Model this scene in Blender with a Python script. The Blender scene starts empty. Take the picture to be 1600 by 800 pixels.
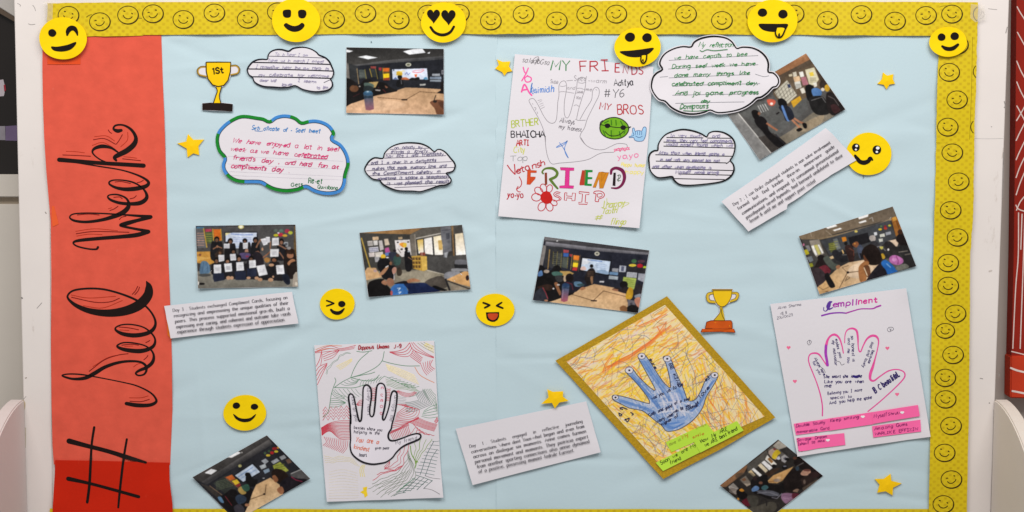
import bpy, bmesh, math, random
import numpy as np
from mathutils import Vector, Matrix

# ------------------------------------------------------------------ camera
scene = bpy.context.scene
LENS, SENSOR = 53.0, 36.0
FPX = 1600 * LENS / SENSOR            # focal length in photograph pixels
PITCH = math.radians(5.2)             # camera looks slightly down
DIST, ZC = 2.6, 1.35
CAM = np.array([0.0, -DIST * math.cos(PITCH), ZC + DIST * math.sin(PITCH)])
cam_data = bpy.data.cameras.new('camera')
cam_data.lens, cam_data.sensor_width = LENS, SENSOR
cam_data.clip_start, cam_data.clip_end = 0.05, 100.0
cam = bpy.data.objects.new('camera', cam_data)
scene.collection.objects.link(cam)
cam.location = CAM
cam.rotation_euler = (math.radians(90) - PITCH, 0, 0)
scene.camera = cam

# ------------------------------------------------------------------ light
world = bpy.data.worlds.new('World')
scene.world = world
world.use_nodes = True
bg = world.node_tree.nodes['Background']
bg.inputs['Color'].default_value = (1.0, 0.98, 0.965, 1)     # light bounced around a pale room
bg.inputs['Strength'].default_value = 0.33

def area_lamp(name, loc, target, sx, sy, power, col):
    d = bpy.data.lights.new(name, 'AREA')
    d.shape, d.size, d.size_y, d.energy, d.color = 'RECTANGLE', sx, sy, power, col
    o = bpy.data.objects.new(name, d)
    scene.collection.objects.link(o)
    o.location = loc
    o.rotation_euler = (Vector(target) - Vector(loc)).to_track_quat('-Z', 'Y').to_euler()
    return o
area_lamp('ceiling_lamp', (-0.75, -1.35, 2.85), (-0.75, -1.0, 0.0), 1.2, 1.0, 36, (1.0, 0.985, 0.965))
area_lamp('ceiling_lamp', (0.85, -1.35, 2.85), (0.85, -1.0, 0.0), 1.2, 1.0, 36, (1.0, 0.985, 0.965))

vs = scene.view_settings
vs.view_transform, vs.look, vs.exposure, vs.gamma = 'Standard', 'None', 0.0, 1.0
vs.use_curve_mapping = False
scene.render.resolution_x, scene.render.resolution_y = 1024, 512

# ------------------------------------------------------------------ helpers
RNG = random.Random(7)
NR = np.random.default_rng(7)
COL = scene.collection

def lin(c):
    c = np.asarray(c, float) / 255.0
    return np.where(c <= 0.04045, c / 12.92, ((c + 0.055) / 1.055) ** 2.4)

def P(px, py, d=0.0):
    """photograph pixel -> point on the vertical plane d metres in front of the board"""
    px, py, d = np.broadcast_arrays(np.asarray(px, float), np.asarray(py, float), np.asarray(d, float))
    v = (400 - py) / FPX
    u = (px - 800) / FPX
    c, s = math.cos(PITCH), math.sin(PITCH)
    dy = c + v * s
    dz = -s + v * c
    t = (-d - CAM[1]) / dy
    return np.stack([CAM[0] + u * t, -d, CAM[2] + dz * t], -1)

class Z:
    """coordinates read off an enlarged crop of the photograph"""
    def __init__(self, ox, oy, s): self.ox, self.oy, self.s = ox, oy, s
    def __call__(self, pts):
        a = np.array(pts, float)
        a[:, 0] = self.ox + a[:, 0] / self.s
        a[:, 1] = self.oy + a[:, 1] / self.s
        if a.shape[1] > 2: a[:, 2] /= self.s
        return a

_m = {}
def mat(key, rgb, rough=0.75, bump=0.12, bscale=220, var=0.05, vscale=9, spec=0.25, metal=0, trans=None):
    if key in _m: return _m[key]
    m = bpy.data.materials.new(key); m.use_nodes = True
    nt = m.node_tree; b = nt.nodes['Principled BSDF']
    b.inputs['Roughness'].default_value = rough
    b.inputs['Specular IOR Level'].default_value = spec * (0.4 if rough > .5 else 1)
    b.inputs['Metallic'].default_value = metal
    tc = nt.nodes.new('ShaderNodeTexCoord')
    l = lin(rgb)
    if var > 0:
        n = nt.nodes.new('ShaderNodeTexNoise'); n.inputs['Scale'].default_value = vscale; n.inputs['Detail'].default_value = 5
        nt.links.new(tc.outputs['Object'], n.inputs['Vector'])
        r = nt.nodes.new('ShaderNodeValToRGB')
        r.color_ramp.elements[0].position, r.color_ramp.elements[1].position = 0.3, 0.7
        r.color_ramp.elements[0].color = (*np.clip(l * (1 - var), 0, 1), 1)
        r.color_ramp.elements[1].color = (*np.clip(l * (1 + var), 0, 1), 1)
        nt.links.new(n.outputs['Fac'], r.inputs['Fac'])
        nt.links.new(r.outputs['Color'], b.inputs['Base Color'])
    else:
        b.inputs['Base Color'].default_value = (*l, 1)
    if bump > 0:
        n2 = nt.nodes.new('ShaderNodeTexNoise'); n2.inputs['Scale'].default_value = bscale; n2.inputs['Detail'].default_value = 4
        nt.links.new(tc.outputs['Object'], n2.inputs['Vector'])
        bp = nt.nodes.new('ShaderNodeBump'); bp.inputs['Strength'].default_value = bump; bp.inputs['Distance'].default_value = 0.0015
        nt.links.new(n2.outputs['Fac'], bp.inputs['Height'])
        nt.links.new(bp.outputs['Normal'], b.inputs['Normal'])
    if trans: b.inputs['Alpha'].default_value = trans
    _m[key] = m
    return m

def mat_print(key, rough=0.45, spec=0.3, bump=0.0):
    """paper whose flat print is carried as a colour per vertex"""
    if key in _m: return _m[key]
    m = bpy.data.materials.new(key); m.use_nodes = True
    nt = m.node_tree; b = nt.nodes['Principled BSDF']
    at = nt.nodes.new('ShaderNodeAttribute'); at.attribute_name = 'print'
    nt.links.new(at.outputs['Color'], b.inputs['Base Color'])
    b.inputs['Roughness'].default_value = rough; b.inputs['Specular IOR Level'].default_value = spec
    if bump:
        tc = nt.nodes.new('ShaderNodeTexCoord')
        n2 = nt.nodes.new('ShaderNodeTexNoise'); n2.inputs['Scale'].default_value = 300
        nt.links.new(tc.outputs['Object'], n2.inputs['Vector'])
        bp = nt.nodes.new('ShaderNodeBump'); bp.inputs['Strength'].default_value = bump; bp.inputs['Distance'].default_value = 0.001
        nt.links.new(n2.outputs['Fac'], bp.inputs['Height']); nt.links.new(bp.outputs['Normal'], b.inputs['Normal'])
    _m[key] = m
    return m

_ink = {}
def ink(rgb, rough=0.6):
    k = 'ink_%d_%d_%d' % tuple(int(v) for v in rgb)
    if k not in _ink: _ink[k] = mat(k, rgb, rough=rough, bump=0, var=0.08, vscale=160)
    return _ink[k]

def tag(o, label=None, cat=None, group=None, kind=None):
    if label: o['label'] = label
    if cat: o['category'] = cat
    if group: o['group'] = group
    if kind: o['kind'] = kind
    return o

def thing(name, label, cat, px, py, d, group=None):
    o = bpy.data.objects.new(name, None)
    o.empty_display_size = 0.02
    COL.objects.link(o)
    o.location = P(px, py, d)
    return tag(o, label, cat, group)

def mesh_obj(name, verts, faces, material, parent=None, smooth=False, origin=None):
    verts = np.asarray(verts, float)
    if parent is not None: o0 = np.array(world_of(parent))
    elif origin is not None: o0 = np.asarray(origin, float)
    else: o0 = verts.mean(0) if len(verts) else np.zeros(3)
    me = bpy.data.meshes.new(name)
    me.from_pydata((verts - o0).tolist(), [], [list(map(int, f)) for f in faces])
    me.update()
    if smooth: me.polygons.foreach_set('use_smooth', np.ones(len(me.polygons), bool))
    o = bpy.data.objects.new(name, me)
    COL.objects.link(o)
    if material: me.materials.append(material)
    if parent is not None: o.parent = parent
    else: o.location = o0
    return o

def world_of(o):
    v = Vector(o.location)
    while o.parent is not None:
        o = o.parent; v = v + Vector(o.location)
    return v

# ---- surfaces: height (metres off the board) as a function of photograph pixels
def surf(base, amp=0.0004, wl=90, seed=0, lifts=()):
    """base mm-high sheet with gentle waves; lifts = (px, py, radius, metres) where it comes off the board"""
    r = random.Random(seed * 13 + 5)
    ws = [(r.uniform(-1, 1), r.uniform(-1, 1), r.uniform(0, 6.28), r.uniform(.6, 1)) for _ in range(5)]
    def f(x, y):
        x = np.asarray(x, float); y = np.asarray(y, float)
        h = np.zeros(np.broadcast(x, y).shape)
        for a, b, p, q in ws: h = h + q * np.sin((a * x + b * y) * 6.283 / wl + p)
        h = base + amp * (h / 5 + 1)
        for lx, ly, rad, m in lifts: h = h + 1.4 * m * np.exp(-((x - lx) ** 2 + (y - ly) ** 2) / (rad * rad))
        return h
    return f

def over(f, e): return lambda x, y: f(x, y) + e

def crom(pts, n=6, closed=False):
    p = np.asarray(pts, float)
    if len(p) < 3 or n <= 1: return p
    if closed: q = np.vstack([p[-1], p, p[0], p[1]])
    else: q = np.vstack([2 * p[0] - p[1], p, 2 * p[-1] - p[-2]])
    t = np.linspace(0, 1, n, endpoint=False)[:, None]
    out = []
    for i in range(1, len(q) - 2):
        a, b, c, d = q[i - 1], q[i], q[i + 1], q[i + 2]
        out.append(0.5 * ((2 * b) + (-a + c) * t + (2 * a - 5 * b + 4 * c - d) * t ** 2 + (-a + 3 * b - 3 * c + d) * t ** 3))
    out = np.vstack(out)
    if not closed: out = np.vstack([out, p[-1]])
    if out.shape[1] > 2: out[:, 2] = np.maximum(out[:, 2], 0.05)
    return out

WID = 1.15
def ribbon_geo(strokes, hf, eps=0.00012, step=3e-6, caps=True):
    V, F = [], []; n0 = 0
    for si, s in enumerate(strokes):
        s = np.asarray(s, float)
        if len(s) < 2: continue
        keep = np.ones(len(s), bool)
        keep[1:] = np.hypot(*(np.diff(s[:, :2], axis=0).T)) > 1e-3
        s = s[keep]
        if len(s) < 2: continue
        t = np.gradient(s[:, :2], axis=0)
        t /= np.maximum(np.hypot(t[:, 0], t[:, 1]), 1e-9)[:, None]
        nrm = np.stack([-t[:, 1], t[:, 0]], 1)
        w = s[:, 2:3] / 2 * WID
        L, R = s[:, :2] + nrm * w, s[:, :2] - nrm * w
        pts = np.empty((2 * len(s), 2)); pts[0::2] = L; pts[1::2] = R
        fc = [(n0 + 2 * i, n0 + 2 * i + 1, n0 + 2 * i + 3, n0 + 2 * i + 2) for i in range(len(s) - 1)]
        if caps and s[:, 2].max() > 1.6:
            ex = []
            for end in (0, -1):
                c = s[end, :2]; ww = s[end, 2] / 2 * WID
                dr = -t[0] if end == 0 else t[-1]
                nn = nrm[end]
                arc = [c + ww * (math.cos(a) * nn + math.sin(a) * dr) for a in np.linspace(0, math.pi, 6)]
                b = n0 + len(pts) + len(ex)
                fc.append(tuple(range(b, b + 6)))
                ex += arc
            pts = np.vstack([pts, ex])
        V.append(P(pts[:, 0], pts[:, 1], hf(pts[:, 0], pts[:, 1]) + eps + step * si))
        F += fc; n0 += len(pts)
    if not V: return np.zeros((0, 3)), []
    return np.vstack(V), F

def fix_normals(o):
    """all flat marks face the camera side (-Y)"""
    bm = bmesh.new(); bm.from_mesh(o.data)
    fl = [f for f in bm.faces if f.normal.y > 0]
    bmesh.ops.reverse_faces(bm, faces=fl)
    bm.to_mesh(o.data); bm.free()

def ribbons(name, strokes, hf, rgb, parent, eps=0.00012):
    """one object for each stroke"""
    for i, st in enumerate(strokes): ribbon(name, [st], hf, rgb, parent, eps + 4e-6 * i)

def ribbon(name, strokes, hf, rgb, parent, eps=0.00012, m=None, caps=True):
    v, f = ribbon_geo(strokes, hf, eps, caps=caps)
    if not len(v): return None
    o = mesh_obj(name, v, f, m or ink(rgb), parent)
    fix_normals(o)
    return o

def poly_cut(pts, cell):
    """2-D outline cut into a grid of cells -> verts (px), faces"""
    bm = bmesh.new()
    vs_ = [bm.verts.new((p[0], p[1], 0)) for p in pts]
    bm.faces.new(vs_)
    a = np.asarray(pts, float)
    x0, y0 = a[:, 0].min(), a[:, 1].min(); x1, y1 = a[:, 0].max(), a[:, 1].max()
    if cell:
        for ax, lo, hi in ((0, x0, x1), (1, y0, y1)):
            k = max(1, int((hi - lo) / cell))
            for i in range(1, k):
                co = [0, 0, 0]; co[ax] = lo + (hi - lo) * i / k + 0.0137
                no = [0, 0, 0]; no[ax] = 1
                bmesh.ops.bisect_plane(bm, geom=bm.verts[:] + bm.edges[:] + bm.faces[:], plane_co=co, plane_no=no, dist=1e-5)
    bmesh.ops.triangulate(bm, faces=bm.faces[:])
    bm.verts.ensure_lookup_table()
    V = np.array([v.co[:2] for v in bm.verts]); F = []
    for f in bm.faces:
        idx = [v.index for v in f.verts]
        (ax_, ay_), (bx_, by_), (cx_, cy_) = V[idx[0]], V[idx[1]], V[idx[2]]
        if (bx_ - ax_) * (cy_ - ay_) - (by_ - ay_) * (cx_ - ax_) < 0: idx.reverse()
        F.append(idx)
    bm.free()
    return V, F            # positive area in image space (y down) 

def solid(V, F, hf, thick):
    n = len(V)
    h = hf(V[:, 0], V[:, 1])
    front = P(V[:, 0], V[:, 1], h)
    Fr = [list(reversed(f)) for f in F]                 # face the room
    if thick <= 0: return front, Fr
    back = front.copy(); back[:, 1] += thick
    cnt = set()
    for f in Fr:
        for i in range(len(f)): cnt.add((f[i], f[(i + 1) % len(f)]))
    bd = [e for e in cnt if (e[1], e[0]) not in cnt]
    faces = Fr + [[i + n for i in f] for f in F]
    ids = {}; sv = []
    def side(i):                                        # edge walls get their own corners so the faces stay crisp
        if i not in ids:
            ids[i] = 2 * n + 2 * len(ids); sv.append(front[i]); sv.append(back[i])
        return ids[i]
    for a, b in bd:
        ia, ib = side(a), side(b)
        faces.append([ib, ia, ia + 1, ib + 1])
    return np.vstack([front, back, np.array(sv)]), faces

def sheet(name, pts, hf, thick, material, parent=None, cell=10, smooth=False):
    V, F = poly_cut(pts, cell)
    v, f = solid(V, F, hf, thick)
    o = mesh_obj(name, v, f, material, parent, smooth)
    return o

def quad_pts(c, n=8, wob=0.0, seed=0):
    """rectangle outline from four corners with slightly uneven edges"""
    r = random.Random(seed); out = []
    for i in range(len(c)):
        a, b = np.array(c[i][:2], float), np.array(c[(i + 1) % len(c)][:2], float)
        for j in range(n):
            t = j / n; p = a + (b - a) * t
            if j: p = p + np.array([r.uniform(-wob, wob), r.uniform(-wob, wob)])
            out.append(p)
    return np.array(out)

def quad_grid(c, step):
    c = np.asarray(c, float)
    lu = max(np.hypot(*(c[1] - c[0])), np.hypot(*(c[2] - c[3])))
    lv = max(np.hypot(*(c[3] - c[0])), np.hypot(*(c[2] - c[1])))
    nu, nv = max(2, int(lu / step)), max(2, int(lv / step))
    u, v = np.meshgrid(np.linspace(0, 1, nu + 1), np.linspace(0, 1, nv + 1))
    u, v = u[..., None], v[..., None]
    p = (c[0] * (1 - u) + c[1] * u) * (1 - v) + (c[3] * (1 - u) + c[2] * u) * v
    i = np.arange((nu + 1) * (nv + 1)).reshape(nv + 1, nu + 1)
    f = np.stack([i[:-1, :-1], i[:-1, 1:], i[1:, 1:], i[1:, :-1]], -1).reshape(-1, 4)
    return p.reshape(-1, 2), f

def ell(cx, cy, rx, ry, n=40, rot=0.0, wob=0.0, seed=0):
    r = random.Random(seed); ph = [r.uniform(0, 6.28) for _ in range(3)]
    a = np.linspace(0, 2 * math.pi, n, endpoint=False)
    k = 1 + wob * (np.sin(2 * a + ph[0]) + .6 * np.sin(3 * a + ph[1]) + .5 * np.sin(5 * a + ph[2])) 
    x, y = rx * k * np.cos(a), ry * k * np.sin(a)
    return np.stack([cx + x * math.cos(rot) - y * math.sin(rot), cy + x * math.sin(rot) + y * math.cos(rot)], 1)

# ---- a small stroke alphabet for every hand-written and printed line
GL = {
 'a': (4.9, "4 4.2,2.6 5,.8 4,.3 2.2,1 .4,2.4 0,3.8 1.2,4.2 3.5/!4.3 5,4.2 .8,5 0"),
 'b': (4.6, "!.4 8,.4 0/.4 3.4,1.6 4.8,3.4 4.8,4.4 2.6,3.4 .3,1.8 0,.4 1.2"),
 'c': (4.3, "4 4,2.5 5,.8 4.2,.2 2.4,1 .5,2.6 0,4.2 .9"),
 'd': (4.8, "!4.2 8,4.2 0/4.2 3.6,2.8 5,1 4.5,.2 2.4,1 .3,2.6 0,4.2 1.4"),
 'e': (4.4, ".4 2.6,2.4 2.8,4 3.2,3.6 4.6,2.2 5,.7 4,.2 2.2,1.1 .4,2.6 0,4.2 .8"),
 'f': (3.2, "3.4 7.4,2.6 8,1.6 7.4,1.4 5.8,1.4 0/!0 4.9,3 4.9"),
 'g': (4.6, "4 4.2,2.5 5,.8 4.2,.3 2.6,1.2 .8,2.6 .6,4 2/4.2 5,4.1 0,3.6 -2.2,2 -3,.5 -2.3"),
 'h': (4.6, "!.4 8,.4 0/.4 3.2,1.8 4.9,3.4 4.8,4 3.4,4 0"),
 'i': (2.0, "!1 5,1 0/!1 6.6,1.1 7.2"),
 'j': (2.4, "1.6 5,1.6 -1.6,.8 -3,-.4 -2.6/!1.6 6.6,1.7 7.2"),
 'k': (4.2, "!.4 8,.4 0/!3.6 5,.5 2.2,3.9 0"),
 'l': (2.0, "!1 8,1 0"),
 'm': (6.3, "!.4 5,.4 0/.4 3.4,1.6 5,2.8 4.6,3 3.2,3 0/3 3.4,4.2 5,5.4 4.6,5.6 3.2,5.6 0"),
 'n': (4.6, "!.4 5,.4 0/.4 3.2,1.8 5,3.5 4.8,4 3.4,4 0"),
 'o': (4.6, "2.3 5,.8 4.2,.2 2.5,.9 .6,2.3 0,3.8 .7,4.4 2.5,3.8 4.3,2.3 5"),
 'p': (4.6, "!.4 5,.4 -3/.4 3.4,1.6 4.9,3.4 4.8,4.4 2.6,3.4 .3,1.8 0,.4 1.2"),
 'q': (4.7, "!4.2 5,4.2 -3/4.2 3.6,2.8 5,1 4.5,.2 2.4,1 .3,2.6 0,4.2 1.4"),
 'r': (3.3, "!.4 5,.4 0/.4 3,1.4 4.7,2.6 5,3.2 4.6"),
 's': (3.8, "3.4 4.3,2 5,.6 4.3,.9 3,2.8 2.2,3.5 1.1,2.2 0,.4 .7"),
 't': (3.3, "1.6 7,1.6 1.2,2.3 .1,3.3 .4/!.2 4.9,3.2 4.9"),
 'u': (4.6, ".4 5,.4 1.4,1.6 0,3.2 .4,4 1.8/!4 5,4 0"),
 'v': (4.2, "!0 5,2 0,4 5"), 'w': (5.8, "!0 5,1.4 0,2.8 4.4,4.2 0,5.6 5"),
 'x': (4.0, "!0 5,3.8 0/!3.8 5,0 0"), 'y': (4.2, "!0 5,2 .4/!4 5,1.6 -1.4,.2 -3"),
 'z': (4.0, "!.2 5,3.6 5,.2 0,3.8 0"),
 'A': (6.2, "!0 0,3 8,6 0/!1.2 2.8,4.8 2.8"), 'B': (5.2, "!.4 8,.4 0/.4 8,3.4 7.9,4.2 6.2,3.2 4.4,.4 4.2/.4 4.2,3.8 4,4.9 2,3.6 .1,.4 0"),
 'C': (5.6, "5.2 6.6,3.6 8,1.4 7,.2 4,1.2 1,3.4 0,5.4 1.3"), 'D': (5.8, "!.4 8,.4 0/.4 8,3.4 7.6,5.4 5,5 2,3 .2,.4 0"),
 'E': (4.8, "!.4 8,.4 0/!.4 8,4.4 8/!.4 4.2,3.6 4.2/!.4 0,4.6 0"), 'F': (4.6, "!.4 8,.4 0/!.4 8,4.4 8/!.4 4.2,3.6 4.2"),
 'G': (6, "5.2 6.6,3.6 8,1.4 7,.2 4,1.2 1,3.4 0,5.2 1.2,5.3 3.4/!3.4 3.4,5.8 3.4"), 'H': (5.6, "!.4 8,.4 0/!5 8,5 0/!.4 4.1,5 4.1"),
 'I': (3.6, "!1.7 8,1.7 0/!0 8,3.4 8/!0 0,3.4 0"), 'J': (4, "3.2 8,3.2 2,2.2 .2,.4 .8"), 'K': (5.2, "!.4 8,.4 0/!4.8 8,.5 3.6,5 0"),
 'L': (4.6, "!.4 8,.4 0,4.4 0"), 'M': (6.6, "!.4 0,.6 8,3.2 2.5,5.8 8,6.2 0"), 'N': (5.8, "!.4 0,.4 8,5 0,5.2 8"),
 'O': (6, "3 8,.9 7,.2 4,.9 1,3 0,5 1,5.7 4,5 7,3 8"), 'P': (5, "!.4 8,.4 0/.4 8,3.6 7.8,4.6 5.8,3.4 4,.4 3.7"),
 'Q': (6, "3 8,.9 7,.2 4,.9 1,3 0,5 1,5.7 4,5 7,3 8/!3.4 2,6 -1"), 'R': (5.2, "!.4 8,.4 0/.4 8,3.6 7.8,4.5 6,3.4 4.3,.4 4/!2.4 4,5 0"),
 'S': (5, "4.5 6.8,2.8 8,.8 7,.9 5,3.2 3.8,4.6 2.2,3 .1,.4 1"), 'T': (5.4, "!2.6 8,2.6 0/!0 8,5.2 8"),
 'U': (5.6, ".4 8,.4 2.4,1.8 .1,4 .3,5 2.4,5 8"), 'V': (5.6, "!0 8,2.7 0,5.4 8"), 'W': (7.4, "!0 8,1.8 0,3.6 6.6,5.4 0,7.2 8"),
 'X': (5.2, "!0 8,5 0/!5 8,0 0"), 'Y': (5.2, "!0 8,2.5 4,5 8/!2.5 4,2.4 0"), 'Z': (5, "!.2 8,4.8 8,.2 0,5 0"),
 '0': (4.6, "2.2 8,.6 6.6,.3 3.4,1.2 .4,2.6 0,4 1.4,4.2 4.8,3.4 7.4,2.2 8"), '1': (3, "!.4 6.6,1.8 8,1.8 0"), '2': (4.6, ".4 6.6,2 8,4 6.8,3.2 4,.3 0/!.3 0,4.4 0"),
 '3': (4.4, ".4 7.2,2.2 8,3.8 6.4,1.6 4.3,4.2 2.6,2.8 .1,.3 .8"), '4': (4.6, "!3.2 0,3.2 8,.2 2.4,4.4 2.4"), '5': (4.4, "!3.8 8,.8 8,.6 4.6/.6 4.6,2.8 5,4 2.8,2.6 .1,.4 .6"),
 '6': (4.4, "3.6 7.6,1.4 6,.3 2.8,1.6 .1,3.6 .8,3.9 2.8,2.4 4.2,.5 2.8"), '7': (4.2, "!.2 8,4 8,1.4 0"), '8': (4.4, "2.2 8,.6 6.8,1.6 4.6,3.6 3,3.4 .6,1.8 0,.5 1.6,1.6 3.8,3.6 5.6,3.4 7.4,2.2 8"), '9': (4.4, "3.9 5,2.4 3.8,.6 5.2,1.6 7.6,3.4 7.6,4 4.4,3 .6,1 .1"),
 '.': (1.8, "!.7 0,.9 .5"), ',': (1.8, "!.9 .6,.4 -1.2"), '-': (3.4, "!.4 2.6,3 2.6"), "'": (1.6, "!.8 8,.6 6.6"), '#': (5.6, "!1.6 7.4,.9 .4/!4 7.4,3.3 .4/!0 5.2,5 5.4/!0 2.6,4.8 2.8"),
 '&': (5.2, "4.8 .2,1.4 5.6,1.8 7.8,3.2 7,2.6 5,.4 2.4,1.4 .1,3.4 .6,4.8 3"), ';': (1.8, "!.9 .6,.4 -1.2/!.8 4,.9 4.5"), ':': (1.8, "!.8 .2,.9 .7/!.8 4,.9 4.5"),
 '?': (4, ".4 6.6,2 8,3.6 6.6,2 4.2,1.8 2.4/!1.8 .1,1.9 .5"), '!': (1.8, "!.9 8,.9 2.2/!.9 .1,.9 .5"), '_': (5, "!0 -.4,5 -.4"), ' ': (3.2, ""), '*': (4, "!.5 2,3.5 6/!3.5 2,.5 6/!2 1.6,2 6.4"),
}
_gc = {}
def glyph(ch, n):
    k = (ch, n)
    if k in _gc: return _gc[k]
    w, s = GL.get(ch, GL['o'])
    st = []
    for part in s.split('/'):
        if not part: continue
        poly = part[0] == '!'
        pts = np.array([[float(q) for q in p.split()] for p in part.lstrip('!').split(',')])
        st.append((pts if poly else crom(pts, n), poly))
    _gc[k] = (w, st)
    return _gc[k]

def write(text, a, b, h, width=0.9, style='hand', seed=0, slant=0.0, wob=0.25, n=4, join=False, up=None):
    """strokes for one line from baseline start a to baseline end b; h = x-height in pixels"""
    r = random.Random(seed * 77 + len(text))
    sp = {'print': 0.95, 'hand': 0.9}[style]
    gap = {'print': 4.6, 'hand': 5.4}[style]
    adv = [(gap if c == ' ' else GL.get(c, GL['o'])[0]) + sp for c in text]
    if style == 'hand' and wob > .12: adv = [v * r.uniform(.82, 1.2) for v in adv]
    tot = sum(adv) - sp
    a, b = np.array(a, float), np.array(b, float)
    d = b - a; L = np.hypot(*d); ux = d / L
    uy = np.array([ux[1], -ux[0]]) if up is None else np.array(up, float)
    sx, sy = L / tot, h / 5.0
    out = []; x = 0; prev = None
    for c, ad in zip(text, adv):
        w, st = glyph(c, n)
        jy = r.uniform(-wob, wob); js = 1 + r.uniform(-wob, wob) * 0.35; jr = slant + r.uniform(-wob, wob) * 0.45
        for pts, poly in st:
            gx = x + pts[:, 0] + jr * pts[:, 1] * sy / sx
            gy = pts[:, 1] * js + jy
            if style == 'hand' and wob: gx = gx + wob * np.convolve([r.uniform(-1, 1) for _ in range(len(gx) + 2)], [.33, .34, .33], 'valid')
            if style == 'hand' and wob: gy = gy + 1.2 * wob * np.convolve([r.uniform(-1, 1) for _ in range(len(gy) + 2)], [.33, .34, .33], 'valid')
            q = a + np.outer(gx * sx, ux) + np.outer(gy * sy, uy)
            if style == 'print':
                t = np.gradient(np.stack([gx, gy], 1), axis=0); t /= np.maximum(np.hypot(t[:, 0], t[:, 1]), 1e-6)[:, None]
                wd = width * (0.45 + 0.85 * np.abs(t[:, 1]))
                out.append(np.column_stack([q, wd]))
                if poly and len(pts) == 2 and abs(pts[0, 0] - pts[1, 0]) < .3 and abs(pts[0, 1] - pts[1, 1]) > 3:
                    for e in (0, 1):
                        s0 = np.array([[gx[e] - .9, gy[e]], [gx[e] + .9, gy[e]]])
                        if e == 0 and pts[0, 1] in (5, 8) and c.islower(): s0[1, 0] = gx[e]
                        qq = a + np.outer(s0[:, 0] * sx, ux) + np.outer(s0[:, 1] * sy, uy)
                        out.append(np.column_stack([qq, [width * .5] * 2]))
            else:
                out.append(np.column_stack([q, np.full(len(q), width) * (0.85 + 0.3 * r.random())]))
        if join and prev is not None and c not in ' .,-' and st:
            f0 = out[-len(st)][0, :2]
            out.append(np.array([[*prev, width * .6], [*((prev + f0) / 2 - uy * 0.1 * h), width * .6], [*f0, width * .6]]))
        prev = out[-1][-1, :2] if (st and c not in ' .,-') else None
        x += ad
    return out

def lines(pts_list, w, n=6):
    """smooth strokes of one width"""
    out = []
    for p in pts_list:
        p = np.asarray(p, float)
        if p.shape[1] == 2: p = np.column_stack([p, np.full(len(p), w)])
        out.append(crom(p, n))
    return out

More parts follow.
